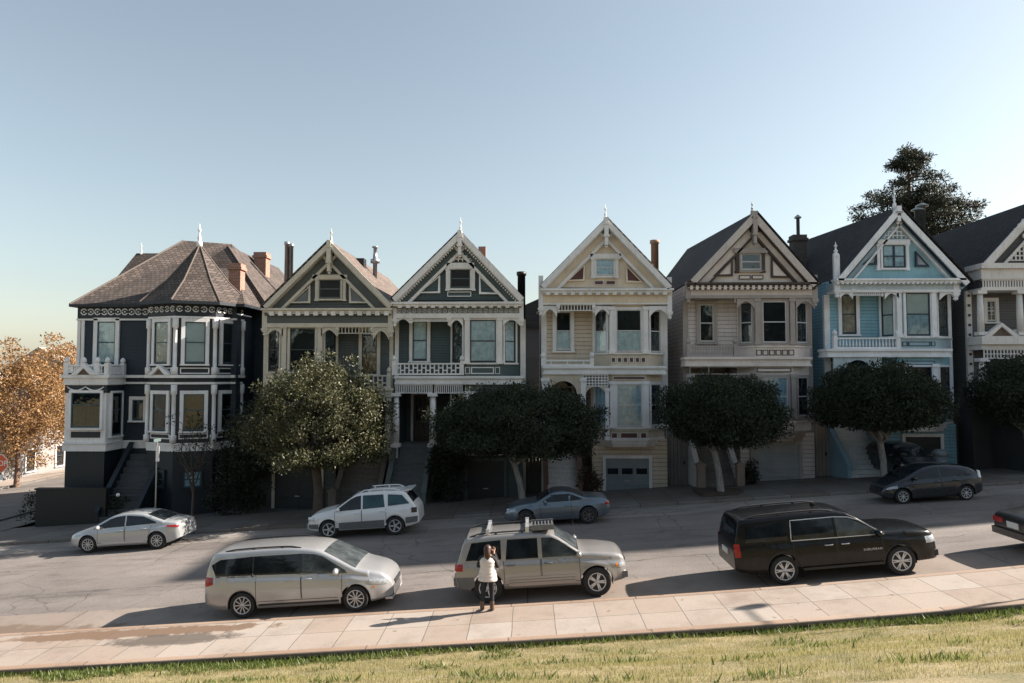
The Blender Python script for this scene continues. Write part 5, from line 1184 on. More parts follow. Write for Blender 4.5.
# shrubs
def shrub(px, pyb, Y, rad, label, seed, mat=LF_SHR, n=60, per=45, size=0.11, name='shrub', flowers=0, spread=0.28):
    b = at(px, pyb, Y); base = Vector((b.x, Y, lot_z(b.x) if Y > 32.6 else far_walk(b.x, Y))); r = empty(name, base, label, 'shrub')
    m = MB()
    rr = random.Random(seed)
    for i in range(5): m.tube([(0, 0, -0.1), (rr.uniform(-.2, .2), rr.uniform(-.2, .2), rad[2] * 0.6), (rr.uniform(-.6, .6) * rad[0], rr.uniform(-.5, .5) * rad[1], rad[2] * 1.4)], [0.04, 0.03, 0.01], 5)
    m.build('stems', BARK_D, r)
    me = leaf_mesh('foliage', crown_centers(n, *rad, seed, 0.3, 0.1, 0.3, rad[2]), per, spread, size, mat, seed); o = bpy.data.objects.new('foliage', me); col.objects.link(o); o.parent = r
    for i in range(flowers):
        a = rr.uniform(-1, 1); m = MB(); m.ball((a * rad[0] * 0.9, -rad[1] * 0.8 - rr.uniform(0, 0.2), rad[2] * rr.uniform(1.0, 2.0)), 0.09, 7, 5); m.build('flower', M_LACE, r)
    return r
shrub(56, 500, 33.6, (1.6, 0.7, 0.85), 'dark rose hedge with white blooms behind the garden wall', 51, flowers=7)
shrub(118, 505, 33.2, (0.45, 0.4, 0.75), 'small dark bush with a white bloom by the corner house steps', 52, n=30, flowers=1)
shrub(246, 505, 33.4, (1.2, 0.8, 2.6), 'tall dark ivy covered bush between the corner and olive houses', 53, n=170, size=0.14, spread=0.4)
shrub(222, 508, 33.0, (0.9, 0.6, 0.9), 'low dark bush below the corner house turret', 54, n=60)
shrub(447, 505, 32.9, (0.85, 0.6, 1.75), 'dark overgrown bush beside the slate house steps', 55, n=130, size=0.13, spread=0.36)
shrub(590, 494, 32.7, (0.42, 0.35, 0.65), 'small reddish bush beside the tan house garage', 56, m_leaf('reddish leaves', [(0.06, 0.02, 0.015, 1), (0.04, 0.035, 0.02, 1)], 0.2, 0.5), n=34)
shrub(748, 485, 32.6, (0.35, 0.35, 0.5), 'small green bush by the cream house stair post', 57, LF_DARK, n=30)
# bare sapling before the turret
b = at(192, 508, 31.8); base = Vector((b.x, 31.8, far_walk(b.x, 31.8))); r = empty('sapling', base, 'thin nearly bare sapling before the corner house turret', 'tree'); rr = random.Random(77)
m = MB(); m.tube([(0, 0, -0.1), (0.05, 0, 1.2), (0.0, 0.02, 2.3)], [0.07, 0.05, 0.04], 7); m.build('trunk', BARK_D, r); cc = []
for i in range(9):
    a = 2 * math.pi * i / 9; m = MB(); e = Vector((math.cos(a) * rr.uniform(0.5, 1.0), math.sin(a) * 0.6, rr.uniform(2.9, 4.6))); pts = limb_path((0, 0, rr.uniform(1.2, 2.2)), e, 300 + i, 0.3); m.tube(pts, [0.035, 0.03, 0.025, 0.02, 0.016, 0.01, 0.005], 5)
    for j in range(4):
        s_ = pts[2 + j]; d = Vector((rr.uniform(-1, 1), rr.uniform(-1, 1), rr.uniform(0.1, 1))) * 0.5; m.tube([s_, s_ + d], [0.012, 0.004], 4); cc.append(tuple(s_ + d))
    m.build('limb', BARK_D, r)
me = leaf_mesh('leaves', cc, 14, 0.3, 0.12, LF_SHR, 8); o = bpy.data.objects.new('leaves', me); col.objects.link(o); o.parent = r
# unseen park trees added behind the viewer to dim facades and window panes
KINDS = ['broad', 'tall', 'spreading', 'dense', 'old', 'leaning', 'rounded', 'windswept', 'forked', 'slender', 'ragged', 'domed', 'stout']
for i in range(13):
    x = -84 + i * 13.5; y = -30 - 6 * (i % 3); s = (1.25, 1.6, 1.4, 1.75)[i % 4]
    base = Vector((x, y, lawn_z(x, y))); r = empty('park_tree', base, KINDS[i] + ' dark evergreen, unseen behind the viewer, added to dim the facades', 'tree', 'park trees')
    m = MB(); m.tube([(0, 0, -1), (0.2, 0, 2), (0, 0, 4 * s)], [0.6, 0.45, 0.3], 8); m.build('trunk', BARK_D, r)
    if i == 0: pm = leaf_mesh('crown', crown_centers(420, 4.2, 3.4, 3.9, 91, 0.5, 0.05, 0.25), 26, 0.95, 0.5, LF_DARK, 91)
    o = bpy.data.objects.new('crown', pm); o.location = (0, 0, 3.2 * s); o.scale = (s, s, s); o.rotation_euler = (0, 0, i * 1.3); col.objects.link(o); o.parent = r
# ------------------------------------------------------------------ vehicles
TYRE = m_flat('tyre rubber', (0.018, 0.018, 0.019, 1), 0.85, 0, 0.3, 12)
ALLOY = m_flat('alloy', (0.50, 0.52, 0.55, 1), 0.3, 0.6, 0.08, 6); DISC = m_flat('brake shadow', (0.012, 0.012, 0.013, 1), 0.8, 0.0)
CGLASS = m_carglass('car glass'); CGLASS_L = m_carglass('clear car glass', (0.05, 0.06, 0.065, 1)); CGLASS_T = m_carglass('teal car glass', (0.015, 0.05, 0.065, 1))
BLKPL = m_flat('black plastic', (0.022, 0.022, 0.024, 1), 0.55, 0, 0.2, 10); GREYPL = m_flat('grey plastic', (0.11, 0.115, 0.12, 1), 0.5, 0, 0.15, 8)
REDL = m_flat('red lamp', (0.30, 0.012, 0.012, 1), 0.15, 0, 0.3, 20); CLEARL = m_flat('clear lamp', (0.36, 0.38, 0.40, 1), 0.1, 0.3, 0.45, 14); AMBL = m_flat('amber lamp', (0.6, 0.18, 0.02, 1), 0.2); CHROME = m_flat('chrome', (0.55, 0.57, 0.6, 1), 0.25, 0.5, 0.05, 5)
PLATE = m_flat('licence plate', (0.6, 0.6, 0.58, 1), 0.5, 0, 0.1, 30)
def interp(tab):
    xs = [p[0] for p in tab]
    def f(x):
        if x <= xs[0]: return tab[0][1]
        for (a, va), (b, vb) in zip(tab, tab[1:]):
            if x <= b:
                t = (x - a) / (b - a) if b > a else 1; return va + (vb - va) * t
        return tab[-1][1]
    return f
def smooth(tab, k=3):
    """round the corners of a polyline"""
    for _ in range(k):
        out = [tab[0]]
        for (a, b) in zip(tab, tab[1:]):
            out += [(a[0] * .8 + b[0] * .2, a[1] * .8 + b[1] * .2), (a[0] * .2 + b[0] * .8, a[1] * .2 + b[1] * .8)]
        out.append(tab[-1]); tab = out
    return tab
class Car:
    def __init__(s, name, label, paint, L, W, top, belt, wheels, rw, tumble=0.22, group=None, cat='car', plan=None, sill=0.24, ends=(0.38, 0.32), k=2, shoulder=0.0):
        s.root = empty(name, (0, 0, 0), label, cat, group); s.paint = paint; s.L, s.W = L, W
        s.top = smooth(top, k); s.zt = interp(s.top); s.belt = interp(belt); s.wh = wheels; s.rw = rw; s.tum = tumble; s.sill = sill
        pl = plan or [(-L / 2, 0.80), (-L / 2 + 0.10, 0.90), (-L / 2 + 0.45, 0.975), (-L / 2 + 1.1, 1.0), (L / 2 - 1.25, 1.0), (L / 2 - 0.6, 0.95), (L / 2 - 0.2, 0.82), (L / 2, 0.62)]
        s.pw = interp(smooth([(a, b * W / 2) for a, b in pl], 2)); s.ends = ends; s.sh = shoulder
    def zb(s, x):
        z = s.sill; h = s.L / 2
        if x < -h + 0.5: z = s.sill + (s.ends[0] - s.sill) * ((-h + 0.5 - x) / 0.5) ** 1.5
        if x > h - 0.6: z = s.sill + (s.ends[1] - s.sill) * ((x - h + 0.6) / 0.6) ** 1.5
        ra = s.rw + 0.055
        for xw in s.wh:
            if abs(x - xw) < ra: z = max(z, s.rw + math.sqrt(max(0, ra * ra - (x - xw) ** 2)))
        return z
    def w(s, x, z):
        b = s.belt(x); w = s.pw(x)
        if z <= b:
            t = (b - z) / max(0.1, b - s.sill); y = w * (1 - 0.012 - 0.05 * max(0, t - 0.45) ** 1.3 * 1.6 - 0.03 * max(0, 0.18 - t) / 0.18)
            t2 = max(0.0, (z - 0.58 * b) / (0.42 * b)); y -= 0.055 * t2 ** 1.7
            y += 0.010 * math.exp(-((z - (b - 0.14)) / 0.035) ** 2)
            for xw in s.wh:
                d = math.hypot(x - xw, z - s.rw) - (s.rw + 0.055)
                if -0.01 < d < 0.12: y += 0.022 * (1 - d / 0.12)
            return y
        return w * 0.988 - 0.068 - s.tum * (z - b) - 0.05 * (z - b) ** 2
    def section(s, x):
        zb, zt = s.zb(x), s.zt(x); zt = max(zt, zb + 0.05); r = min(0.11, (zt - zb) * 0.3); pts = []
        n = 11
        for i in range(n + 1):
            z = zb + (zt - r - zb) * i / n; pts.append((s.w(x, z), z))
        y0 = pts[-1][0]
        for i in range(1, 5):
            a = math.pi / 2 * i / 4; pts.append((y0 - r * (1 - math.cos(a)), zt - r + r * math.sin(a)))
        yt = pts[-1][0]
        for i in range(1, 6): y = yt * (1 - i / 5); pts.append((y, zt + s.crown(x, y, yt)))
        return pts
    def crown(s, x, y, yt): return 0.035 * (1 - (y / max(0.05, yt)) ** 2)
    def topw(s, x):
        zt = s.zt(x); zb = s.zb(x); r = min(0.11, (zt - zb) * 0.3); return max(0.02, s.w(x, zt - r) - r)
    def stations(s):
        h = s.L / 2; xs = [-h + s.L * i / 90 for i in range(91)]
        for xw in s.wh:
            ra = s.rw + 0.055; xs += [xw + ra * math.cos(math.pi * i / 16) * 0.9995 for i in range(17)] + [xw - ra - 0.002, xw + ra + 0.002]
        for (a, _) in s.top: xs.append(a)
        xs = sorted(set(round(x, 4) for x in xs if -h <= x <= h)); out = [xs[0]]
        for x in xs[1:]:
            if x - out[-1] > 0.004: out.append(x)
        return out
    def body(s):
        m = MB(); rows = []
        for x in s.stations():
            p = s.section(x); ring = [(x, y, z) for y, z in p] + [(x, -y, z) for y, z in reversed(p[:-1])]
            rows.append(ring)
        m.grid(rows, smooth=True)
        # underside and end caps
        n = len(rows[0]); base = m.v.index(tuple(rows[0][0])) if False else 0
        for i in range(len(rows) - 1):
            m.f.append((i * n, i * n + n - 1, (i + 1) * n + n - 1, (i + 1) * n)); m.sm.append(False)
        m.f.append(tuple(range(n))); m.sm.append(False); m.f.append(tuple((len(rows) - 1) * n + k for k in range(n))[::-1]); m.sm.append(False)
        s.bodyo = m.build('body', s.paint, s.root); return s.bodyo
    def patch(s, name, bot, top, mat, off=0.006, side=-1, parent=None, nx=18, nz=5, thick=False):
        """patch of the flank between two polylines (x, z)"""
        def along(pl, t):
            n = len(pl) - 1; i = min(int(t * n), n - 1); u = t * n - i; return (pl[i][0] + (pl[i + 1][0] - pl[i][0]) * u, pl[i][1] + (pl[i + 1][1] - pl[i][1]) * u)
        rows = []
        for k in range(nz + 1):
            row = []
            for i in range(nx + 1):
                a, b = along(bot, i / nx), along(top, i / nx); x = a[0] + (b[0] - a[0]) * k / nz; z = a[1] + (b[1] - a[1]) * k / nz
                row.append((x, side * (s.w(x, z) + off), z))
            rows.append(row)
        m = MB(); m.grid(rows, smooth=True); return m.build(name, mat, parent or s.root)
    def seam(s, name, pts, wid, mat, off=0.008, side=-1, parent=None):
        rows = []
        d = []
        for i in range(len(pts) - 1):
            n = 8
            for k in range(n + (1 if i == len(pts) - 2 else 0)):
                t = k / n; d.append((pts[i][0] + (pts[i + 1][0] - pts[i][0]) * t, pts[i][1] + (pts[i + 1][1] - pts[i][1]) * t))
        for i, p in enumerate(d):
            q0, q1 = d[max(0, i - 1)], d[min(len(d) - 1, i + 1)]; tx, tz = q1[0] - q0[0], q1[1] - q0[1]; l = math.hypot(tx, tz) or 1; nx_, nz_ = -tz / l * wid / 2, tx / l * wid / 2
            rows.append([(p[0] + nx_, side * (s.w(p[0] + nx_, p[1] + nz_) + off), p[1] + nz_), (p[0] - nx_, side * (s.w(p[0] - nx_, p[1] - nz_) + off), p[1] - nz_)])
        m = MB(); m.grid(rows, smooth=True); return m.build(name, mat, parent or s.root)
    def screen(s, name, x0, x1, mat, wf=0.93, off=0.008, wf1=None, parent=None):
        xs = [x for x in s.stations() if x0 <= x <= x1]; rows = []
        for i, x in enumerate(xs):
            t = i / max(1, len(xs) - 1); f = wf + ((wf1 or wf) - wf) * t; yt = s.topw(x); row = []
            for k in range(13):
                y = yt * f * (2 * k / 12 - 1); row.append((x, y, s.zt(x) + s.crown(x, y, yt) + off))
            rows.append(row)
        # push steep panes outward along the slope instead of up
        for i in range(len(rows)):
            a = rows[max(0, i - 1)][6]; b = rows[min(len(rows) - 1, i + 1)][6]; dx, dz = b[0] - a[0], b[2] - a[2]; l = math.hypot(dx, dz) or 1
            rows[i] = [(p[0] - dz / l * off, p[1], p[2] - off + dx / l * off) for p in rows[i]]
        m = MB(); m.grid(rows, smooth=True); return m.build(name, mat, parent or s.root)
    def wheels(s, spokes=5, style='alloy', rimr=0.68, sw=0.05, rimmat=None, double=False):
        for xw in s.wh:
            for side in (-1, 1):
                wy = side * (s.pw(xw) * 0.985 - 0.11); M = Matrix.Translation((xw, wy, s.rw)) @ Matrix.Rotation(math.pi / 2 * (1 if side < 0 else -1), 4, 'X')
                r = s.rw; ri = r * rimr; t = MB()
                t.lathe([(ri, -0.11), (r * 0.93, -0.11), (r * 0.985, -0.085), (r, -0.04), (r, 0.04), (r * 0.985, 0.085), (r * 0.93, 0.105), (ri * 1.03, 0.105), (ri, 0.09)], n=28, M=M)
                wo = t.build('wheel', TYRE, s.root)
                q = MB(); q.lathe([(ri * 0.9, 0.03), (0.02, 0.03)], n=20, M=M); q.build('brake_disc', DISC, wo)
                q = MB(); q.lathe([(ri * 1.02, 0.04), (ri * 1.03, 0.1), (ri * 0.97, 0.108), (ri * 0.9, 0.095), (ri * 0.88, 0.03)], n=28, M=M)
                for k in range(spokes):
                    for dd in ((-0.13, 0.13) if double else (0,)):
                        A = Matrix.Rotation(2 * math.pi * k / spokes + dd, 4, 'Z'); q.prism([(0.03, -sw * 0.8, 0.06), (ri * 0.93, -sw * (0.45 if double else 0.75), 0.075), (ri * 0.93, sw * (0.45 if double else 0.75), 0.075), (0.03, sw * 0.8, 0.06)], (0, 0, 0.03), M @ A)
                q.lathe([(ri * 0.2, 0.06), (ri * 0.2, 0.105), (0.01, 0.11)], n=12, M=M); q.build('rim', rimmat or ALLOY, wo)
                q = MB(); ra = r + 0.05; rows = []
                for i in range(17):
                    a = math.pi * i / 16 * 1.16 - 0.08 * math.pi; rows.append([(xw + ra * math.cos(a), side * (s.pw(xw) * 0.93), max(0.16, r + ra * math.sin(a))), (xw + ra * math.cos(a), side * (s.pw(xw) * 0.93 - 0.4), max(0.16, r + ra * math.sin(a)))])
                q.grid(rows); q.build('wheel_arch', BLKPL, s.root)
    def mirror(s, x, z, mat, size=1.0, both=True):
        for side in ((-1, 1) if both else (-1,)):
            m = MB(); y = s.w(x, z) + 0.13 * size; m.ball((x, side * y, z + 0.06), (0.075 * size, 0.13 * size, 0.085 * size), 10, 7); m.box((x - 0.03, side * (y - 0.16 * size), z - 0.0), (x + 0.03, side * (y - 0.05), z + 0.05)); m.build('mirror', mat, s.root)
    def door(s, x0, x1, zlo, ztop, side, hx=None, slant=0.0, seam=True, hmat=None, hz=-0.12):
        d = s.patch('door', [(x0, zlo), (x1, zlo)], [(x0 + slant, ztop(x0) if callable(ztop) else ztop), (x1, ztop(x1) if callable(ztop) else ztop)], s.paint, 0.003, side, nx=14, nz=8)
        zt = ztop if not callable(ztop) else None
        s.seam('door_gap', [(x0 + slant, ztop(x0) if callable(ztop) else ztop), (x0, zlo), (x1, zlo), (x1, ztop(x1) if callable(ztop) else ztop)], 0.014, BLKPL, 0.005, side, d)
        if hx is not None:
            z = (s.belt(hx) + hz); y = s.w(hx, z); m = MB(); m.tube([(hx - 0.11, side * (y + 0.006), z), (hx - 0.09, side * (y + 0.035), z + 0.004), (hx + 0.09, side * (y + 0.035), z + 0.004), (hx + 0.11, side * (y + 0.006), z)], 0.016, 6); m.build('handle', hmat or s.paint, d)
        return d
    def place(s, xc, Y, heading, z=None, k=1.0):
        """heading +1 up the street, -1 down"""
        zz = road_z(xc, Y) + 0.008 if z is None else z
        pit = math.atan(SL + (0.0032 * min(14, max(0.0, xc)) if Y < 20 else 0))
        s.root.scale = (k, k, k); s.root.location = (xc, Y, zz); s.root.rotation_euler = (0, -pit if heading > 0 else pit, 0 if heading > 0 else math.pi)
    def roofrail(s, x0, x1, yf, mat, lift=0.05, r=0.018):
        for side in (-1, 1):
            m = MB(); pts = []
            for i in range(9):
                x = x0 + (x1 - x0) * i / 8; yt = s.topw(x); z = s.zt(x) + s.crown(x, yt * yf, yt); pts.append((x, side * yt * yf, z + (lift if 0 < i < 8 else 0.0)))
            m.tube(pts, r, 6)
            for i in (3, 6):
                p = pts[i]; m.box((p[0] - 0.03, p[1] - r, p[2] - lift - 0.01), (p[0] + 0.03, p[1] + r, p[2]))
            m.build('roof_rail', mat, s.root)
    def lamp(s, name, x0, x1, z0, z1, mat, z2=None, z3=None, off=0.008):
        for side in (-1, 1): s.patch(name, [(x0, z0), (x1, z0 if z2 is None else z2)], [(x0, z1), (x1, z1 if z3 is None else z3)], mat, off, side, nx=12, nz=4)
    def endlamp(s, name, end, y0, y1, z0, z1, mat, depth=0.03):
        h = s.L / 2
        for side in (-1, 1):
            m = MB(); x = end * (h + 0.004)
            a, b = side * y0, side * y1; m.box((min(x, x - end * depth * 2), min(a, b), z0), (max(x, x - end * depth * 2), max(a, b), z1)); m.build(name, mat, s.root)
    def antenna(s, x, hgt, yf=0.9):
        m = MB(); z = s.zt(x); y = -s.topw(x) * yf; m.tube([(x, y, z), (x - hgt * 0.12, y, z + hgt)], [0.008, 0.003], 5); m.build('antenna', BLKPL, s.root)
S2 = (-1, 1)
# 1 silver minivan ------------------------------------------------------------
pt = m_carpaint('champagne silver paint', (0.40, 0.405, 0.42, 1), 0.45, 0.28, coat=1.0)
c = Car('parked_minivan', 'silver minivan parked along the park kerb at the lower left', pt, 5.17, 2.0,
    [(-2.585, 0.62), (-2.575, 1.0), (-2.52, 1.22), (-2.36, 1.66), (-2.2, 1.735), (-1.2, 1.77), (-0.2, 1.765), (0.45, 1.69), (0.75, 1.60), (1.62, 1.13), (1.78, 1.08), (2.25, 0.97), (2.5, 0.80), (2.585, 0.55)],
    [(-2.6, 1.12), (-1.5, 1.12), (0.5, 1.07), (1.5, 1.02), (2.6, 0.80)], (-1.49, 1.60), 0.345, 0.20, cat='minivan')
c.body(); c.wheels(10, sw=0.017)
for sd_ in S2:
    for xa, xb in ((-1.26, -1.10), (0.06, 0.24)): c.patch('pillar', [(xa, 1.10), (xb, 1.10)], [(xa, 1.60), (xb, 1.60)], BLKPL, 0.0045, sd_, nx=3)
    c.patch('window', [(-2.22, 1.13), (-1.2, 1.12)], [(-2.36, 1.42), (-2.1, 1.555), (-1.2, 1.60)], CGLASS, 0.006, sd_)
    c.patch('window', [(-1.17, 1.12), (0.12, 1.09)], [(-1.17, 1.60), (0.12, 1.60)], CGLASS, 0.006, sd_); w_ = c.patch('window', [(0.17, 1.09), (1.36, 1.06)], [(0.17, 1.60), (0.5, 1.565), (0.72, 1.50), (1.36, 1.10)], CGLASS_L, 0.006, sd_)
    c.seam('window_trim', [(-2.24, 1.105), (0.14, 1.07), (1.4, 1.045)], 0.02, BLKPL, 0.009, sd_)
    c.door(-1.10, 0.13, 0.42, lambda x: c.belt(x) - 0.01, sd_, -0.05 - 0.10, hmat=CHROME); c.door(0.15, 1.25, 0.42, lambda x: c.belt(x) - 0.01, sd_, 0.34, hmat=CHROME)
    c.seam('sill_trim', [(-1.05, 0.33), (1.15, 0.33)], 0.05, BLKPL, 0.007, sd_)
c.screen('windscreen', 0.72, 1.62, CGLASS_L, 0.97, wf1=1.05); c.screen('rear_window', -2.53, -2.36, CGLASS, 0.9)
c.lamp('tail_light', -2.55, -2.30, 0.86, 1.12, REDL, 0.92, 1.10); c.lamp('headlight', 1.98, 2.46, 0.72, 0.84, CLEARL, 0.64, 0.78); c.lamp('turn_signal', 2.06, 2.14, 0.60, 0.64, AMBL)
m = MB(); m.box((2.42, -0.62, 0.33), (2.58, 0.62, 0.50)); m.build('grille', BLKPL, c.root); m = MB(); m.box((2.36, -0.72, 0.22), (2.56, 0.72, 0.28)); m.build('bumper_trim', CHROME, c.root)
m = MB(); m.box((2.545, -0.4, 0.55), (2.595, 0.4, 0.66)); m.build('grille', BLKPL, c.root)
c.mirror(1.12, 1.06, pt, 1.1); c.roofrail(-2.0, 0.1, 1.0, BLKPL, 0.03, 0.022); c.place(at(308.5, 580, 18.8).x, 18.82, 1, k=0.93)
# 2 champagne off-roader with roof bars ------------------------------------------
pt = m_carpaint('pewter paint', (0.29, 0.28, 0.275, 1), 0.4, 0.28, coat=0.9)
c = Car('parked_suv', 'champagne boxy off roader with roof bars and a woman standing at its side', pt, 4.61, 1.86,
    [(-2.305, 0.55), (-2.30, 0.92), (-2.22, 1.02), (-2.02, 1.62), (-1.9, 1.70), (-1.0, 1.74), (0.05, 1.735), (0.40, 1.67), (1.05, 1.22), (1.15, 1.16), (1.6, 1.13), (2.14, 1.06), (2.27, 0.95), (2.305, 0.60)],
    [(-2.3, 1.08), (0.9, 1.08), (2.3, 0.9)], (-1.42, 1.49), 0.385, 0.20, cat='suv', k=1, sill=0.34, ends=(0.45, 0.42), plan=[(-2.305, .86), (-2.2, .95), (-1.7, 1.0), (1.3, 1.0), (1.9, .95), (2.2, .86), (2.305, .74)])
c.body(); c.wheels(5, sw=0.034, rimr=0.62, double=True)
for sd_ in S2:
    c.patch('window', [(-1.98, 1.12), (-1.02, 1.11)], [(-1.80, 1.56), (-1.02, 1.60)], CGLASS, 0.006, sd_); c.patch('window', [(-0.90, 1.10), (-0.03, 1.10)], [(-0.84, 1.60), (-0.03, 1.60)], CGLASS, 0.006, sd_); c.patch('window', [(0.08, 1.10), (1.10, 1.10)], [(0.08, 1.60), (0.36, 1.59), (0.56, 1.50), (1.08, 1.14)], CGLASS_L, 0.006, sd_)
    c.door(-0.96, 0.02, 0.46, 1.08, sd_, -0.78, hmat=GREYPL); c.door(0.05, 1.06, 0.46, 1.08, sd_, 0.24, hmat=GREYPL)
    c.patch('cladding', [(-2.2, 0.44), (-1.76, 0.42)], [(-2.25, 0.70), (-1.76, 0.70)], GREYPL, 0.012, sd_, nx=8, nz=4); c.patch('cladding', [(-0.86, 0.40), (0.94, 0.40)], [(-0.86, 0.64), (0.94, 0.64)], pt, 0.014, sd_)
    for z in (0.50, 0.57): c.seam('rub_strip', [(-0.84, z), (0.92, z)], 0.015, GREYPL, 0.018, sd_)
c.screen('windscreen', 0.45, 1.06, CGLASS_L, 0.97, wf1=1.03); c.screen('rear_window', -2.2, -2.02, CGLASS, 0.92)
c.lamp('tail_light', -2.28, -2.06, 0.86, 1.04, REDL); c.lamp('headlight', 2.10, 2.29, 0.72, 0.84, CLEARL); c.lamp('turn_signal', 2.02, 2.09, 0.74, 0.82, AMBL)
m = MB(); m.box((2.1, -0.78, 0.44), (2.33, 0.78, 0.60)); m.build('bumper', GREYPL, c.root); m = MB(); m.box((-2.33, -0.82, 0.48), (-2.2, 0.82, 0.66)); m.build('bumper', GREYPL, c.root)
m = MB(); m.box((2.28, -0.45, 0.68), (2.315, 0.45, 0.88)); m.build('grille', BLKPL, c.root)
c.mirror(1.05, 1.10, pt, 1.0); c.roofrail(-1.85, 0.05, 0.99, BLKPL, 0.05, 0.022); c.antenna(1.05, 0.8, 0.98)
for x in (-1.35, -0.28):
    m = MB(); yt = c.topw(x); m.box((x - 0.04, -yt - 0.04, c.zt(x) + 0.09), (x + 0.04, yt + 0.04, c.zt(x) + 0.12))
    for sd_ in S2: m.box((x - 0.05, sd_ * yt * 0.97 - 0.035, c.zt(x)), (x + 0.05, sd_ * yt * 0.97 + 0.035, c.zt(x) + 0.155))
    m.build('crossbar', CHROME, c.root)
m = MB(); z = c.zt(0.0) + 0.12; m.box((-0.16, -0.7, z - 0.06), (0.42, -0.02, z)); 
for i in range(7): m.box((-0.16 + i * 0.092, -0.7, z), (-0.13 + i * 0.092, -0.02, z + 0.05))
m.box((-0.16, -0.73, z - 0.05), (0.45, -0.7, z + 0.09)); m.box((-0.16, -0.02, z - 0.05), (0.45, 0.01, z + 0.09)); m.build('roof_basket', GREYPL, c.root)
c.place(at(541.5, 570, 18.8).x, 18.85, 1, k=0.945)
# 3 big black suv ------------------------------------------------------------------
pt = m_carpaint('black paint', (0.004, 0.0045, 0.0055, 1), 0.0, 0.25, coat=0.15, spec=0.25)
c = Car('parked_suv', 'long black suv with chrome window trim parked along the park kerb', pt, 5.70, 2.04,
    [(-2.85, 0.62), (-2.845, 1.05), (-2.79, 1.25), (-2.64, 1.78), (-2.5, 1.85), (-1.2, 1.89), (0.1, 1.88), (0.5, 1.80), (1.28, 1.26), (1.4, 1.22), (2.1, 1.20), (2.68, 1.14), (2.82, 1.04), (2.85, 0.62)],
    [(-2.85, 1.18), (1.3, 1.16), (2.85, 1.0)], (-1.52, 1.75), 0.40, 0.19, cat='suv', k=1, sill=0.36, ends=(0.48, 0.36), plan=[(-2.85, .86), (-2.72, .95), (-2.2, 1.0), (1.7, 1.0), (2.4, .96), (2.72, .88), (2.85, .76)])
c.body(); c.wheels(6, sw=0.028, rimr=0.68, double=True)
for sd_ in S2:
    c.patch('window', [(-2.52, 1.22), (-1.32, 1.22)], [(-2.44, 1.64), (-1.36, 1.70)], CGLASS, 0.006, sd_); c.patch('window', [(-1.18, 1.21), (-0.02, 1.21)], [(-1.14, 1.70), (-0.02, 1.71)], CGLASS, 0.006, sd_); c.patch('window', [(0.06, 1.21), (1.25, 1.20)], [(0.06, 1.71), (0.45, 1.66), (0.7, 1.54), (1.25, 1.23)], CGLASS_L, 0.006, sd_)
    c.seam('window_trim', [(0.05, 1.735), (-1.18, 1.73), (-1.24, 1.19), (1.38, 1.175), (0.72, 1.60), (0.44, 1.70), (0.05, 1.735)], 0.024, CHROME, 0.010, sd_)
    c.door(-1.2, 0.0, 0.48, 1.17, sd_, -0.22, hmat=CHROME, hz=-0.16); c.door(0.03, 1.28, 0.48, 1.17, sd_, 0.24, hmat=CHROME, hz=-0.16); c.seam('running_board', [(-1.0, 0.40), (1.25, 0.40)], 0.07, BLKPL, 0.05, sd_)
c.screen('windscreen', 0.55, 1.29, CGLASS_L, 0.97, wf1=1.04); c.screen('rear_window', -2.78, -2.64, CGLASS, 0.92)
c.lamp('tail_light', -2.83, -2.68, 0.84, 1.20, REDL); c.lamp('headlight', 2.50, 2.83, 0.82, 1.0, CLEARL)
m = MB(); m.box((2.79, -0.62, 0.62), (2.87, 0.62, 0.98))
m.build('grille', CHROME, c.root); m = MB(); m.box((2.70, -0.80, 0.42), (2.88, 0.80, 0.58)); m.build('bumper', BLKPL, c.root); c.mirror(1.14, 1.18, pt, 1.2); c.roofrail(-2.4, 0.1, 0.97, BLKPL, 0.05, 0.022)
m = MB(); m.prism([(-0.05, 0, 0), (0.12, 0, 0), (-0.03, 0, 0.12)], (0, 0.04, 0), Matrix.Translation((-0.2, 0, c.zt(-0.2) + 0.02))); m.build('roof_fin', pt, c.root)
m = MB(); m.box((-2.885, -0.26, 0.80), (-2.845, 0.26, 0.95)); m.build('licence_plate', PLATE, c.root)
def letters(name, txt, size, mat, M, parent, ext=0.004, sx=1.0):
    cu = bpy.data.curves.new(name, 'FONT'); cu.body = txt; cu.size = size; cu.extrude = ext; cu.align_x = 'CENTER'; cu.align_y = 'CENTER'; cu.space_character = sx
    o = bpy.data.objects.new(name, cu); col.objects.link(o); bpy.context.view_layer.update(); me = bpy.data.meshes.new_from_object(o.evaluated_get(bpy.context.evaluated_depsgraph_get()))
    col.objects.unlink(o); bpy.data.objects.remove(o); me.transform(M); me.materials.clear(); me.materials.append(mat); q = bpy.data.objects.new(name, me); col.objects.link(q); q.parent = parent; return q
letters('badge_lettering', 'SUBURBAN', 0.088, CHROME, Matrix.Translation((0.98, -(c.w(0.98, 0.80) + 0.012), 0.80)) @ Matrix.Rotation(math.pi / 2, 4, 'X'), c.root, 0.004, 1.25)
c.place(at(825, 545, 18.8).x, 18.78, 1, k=0.885)
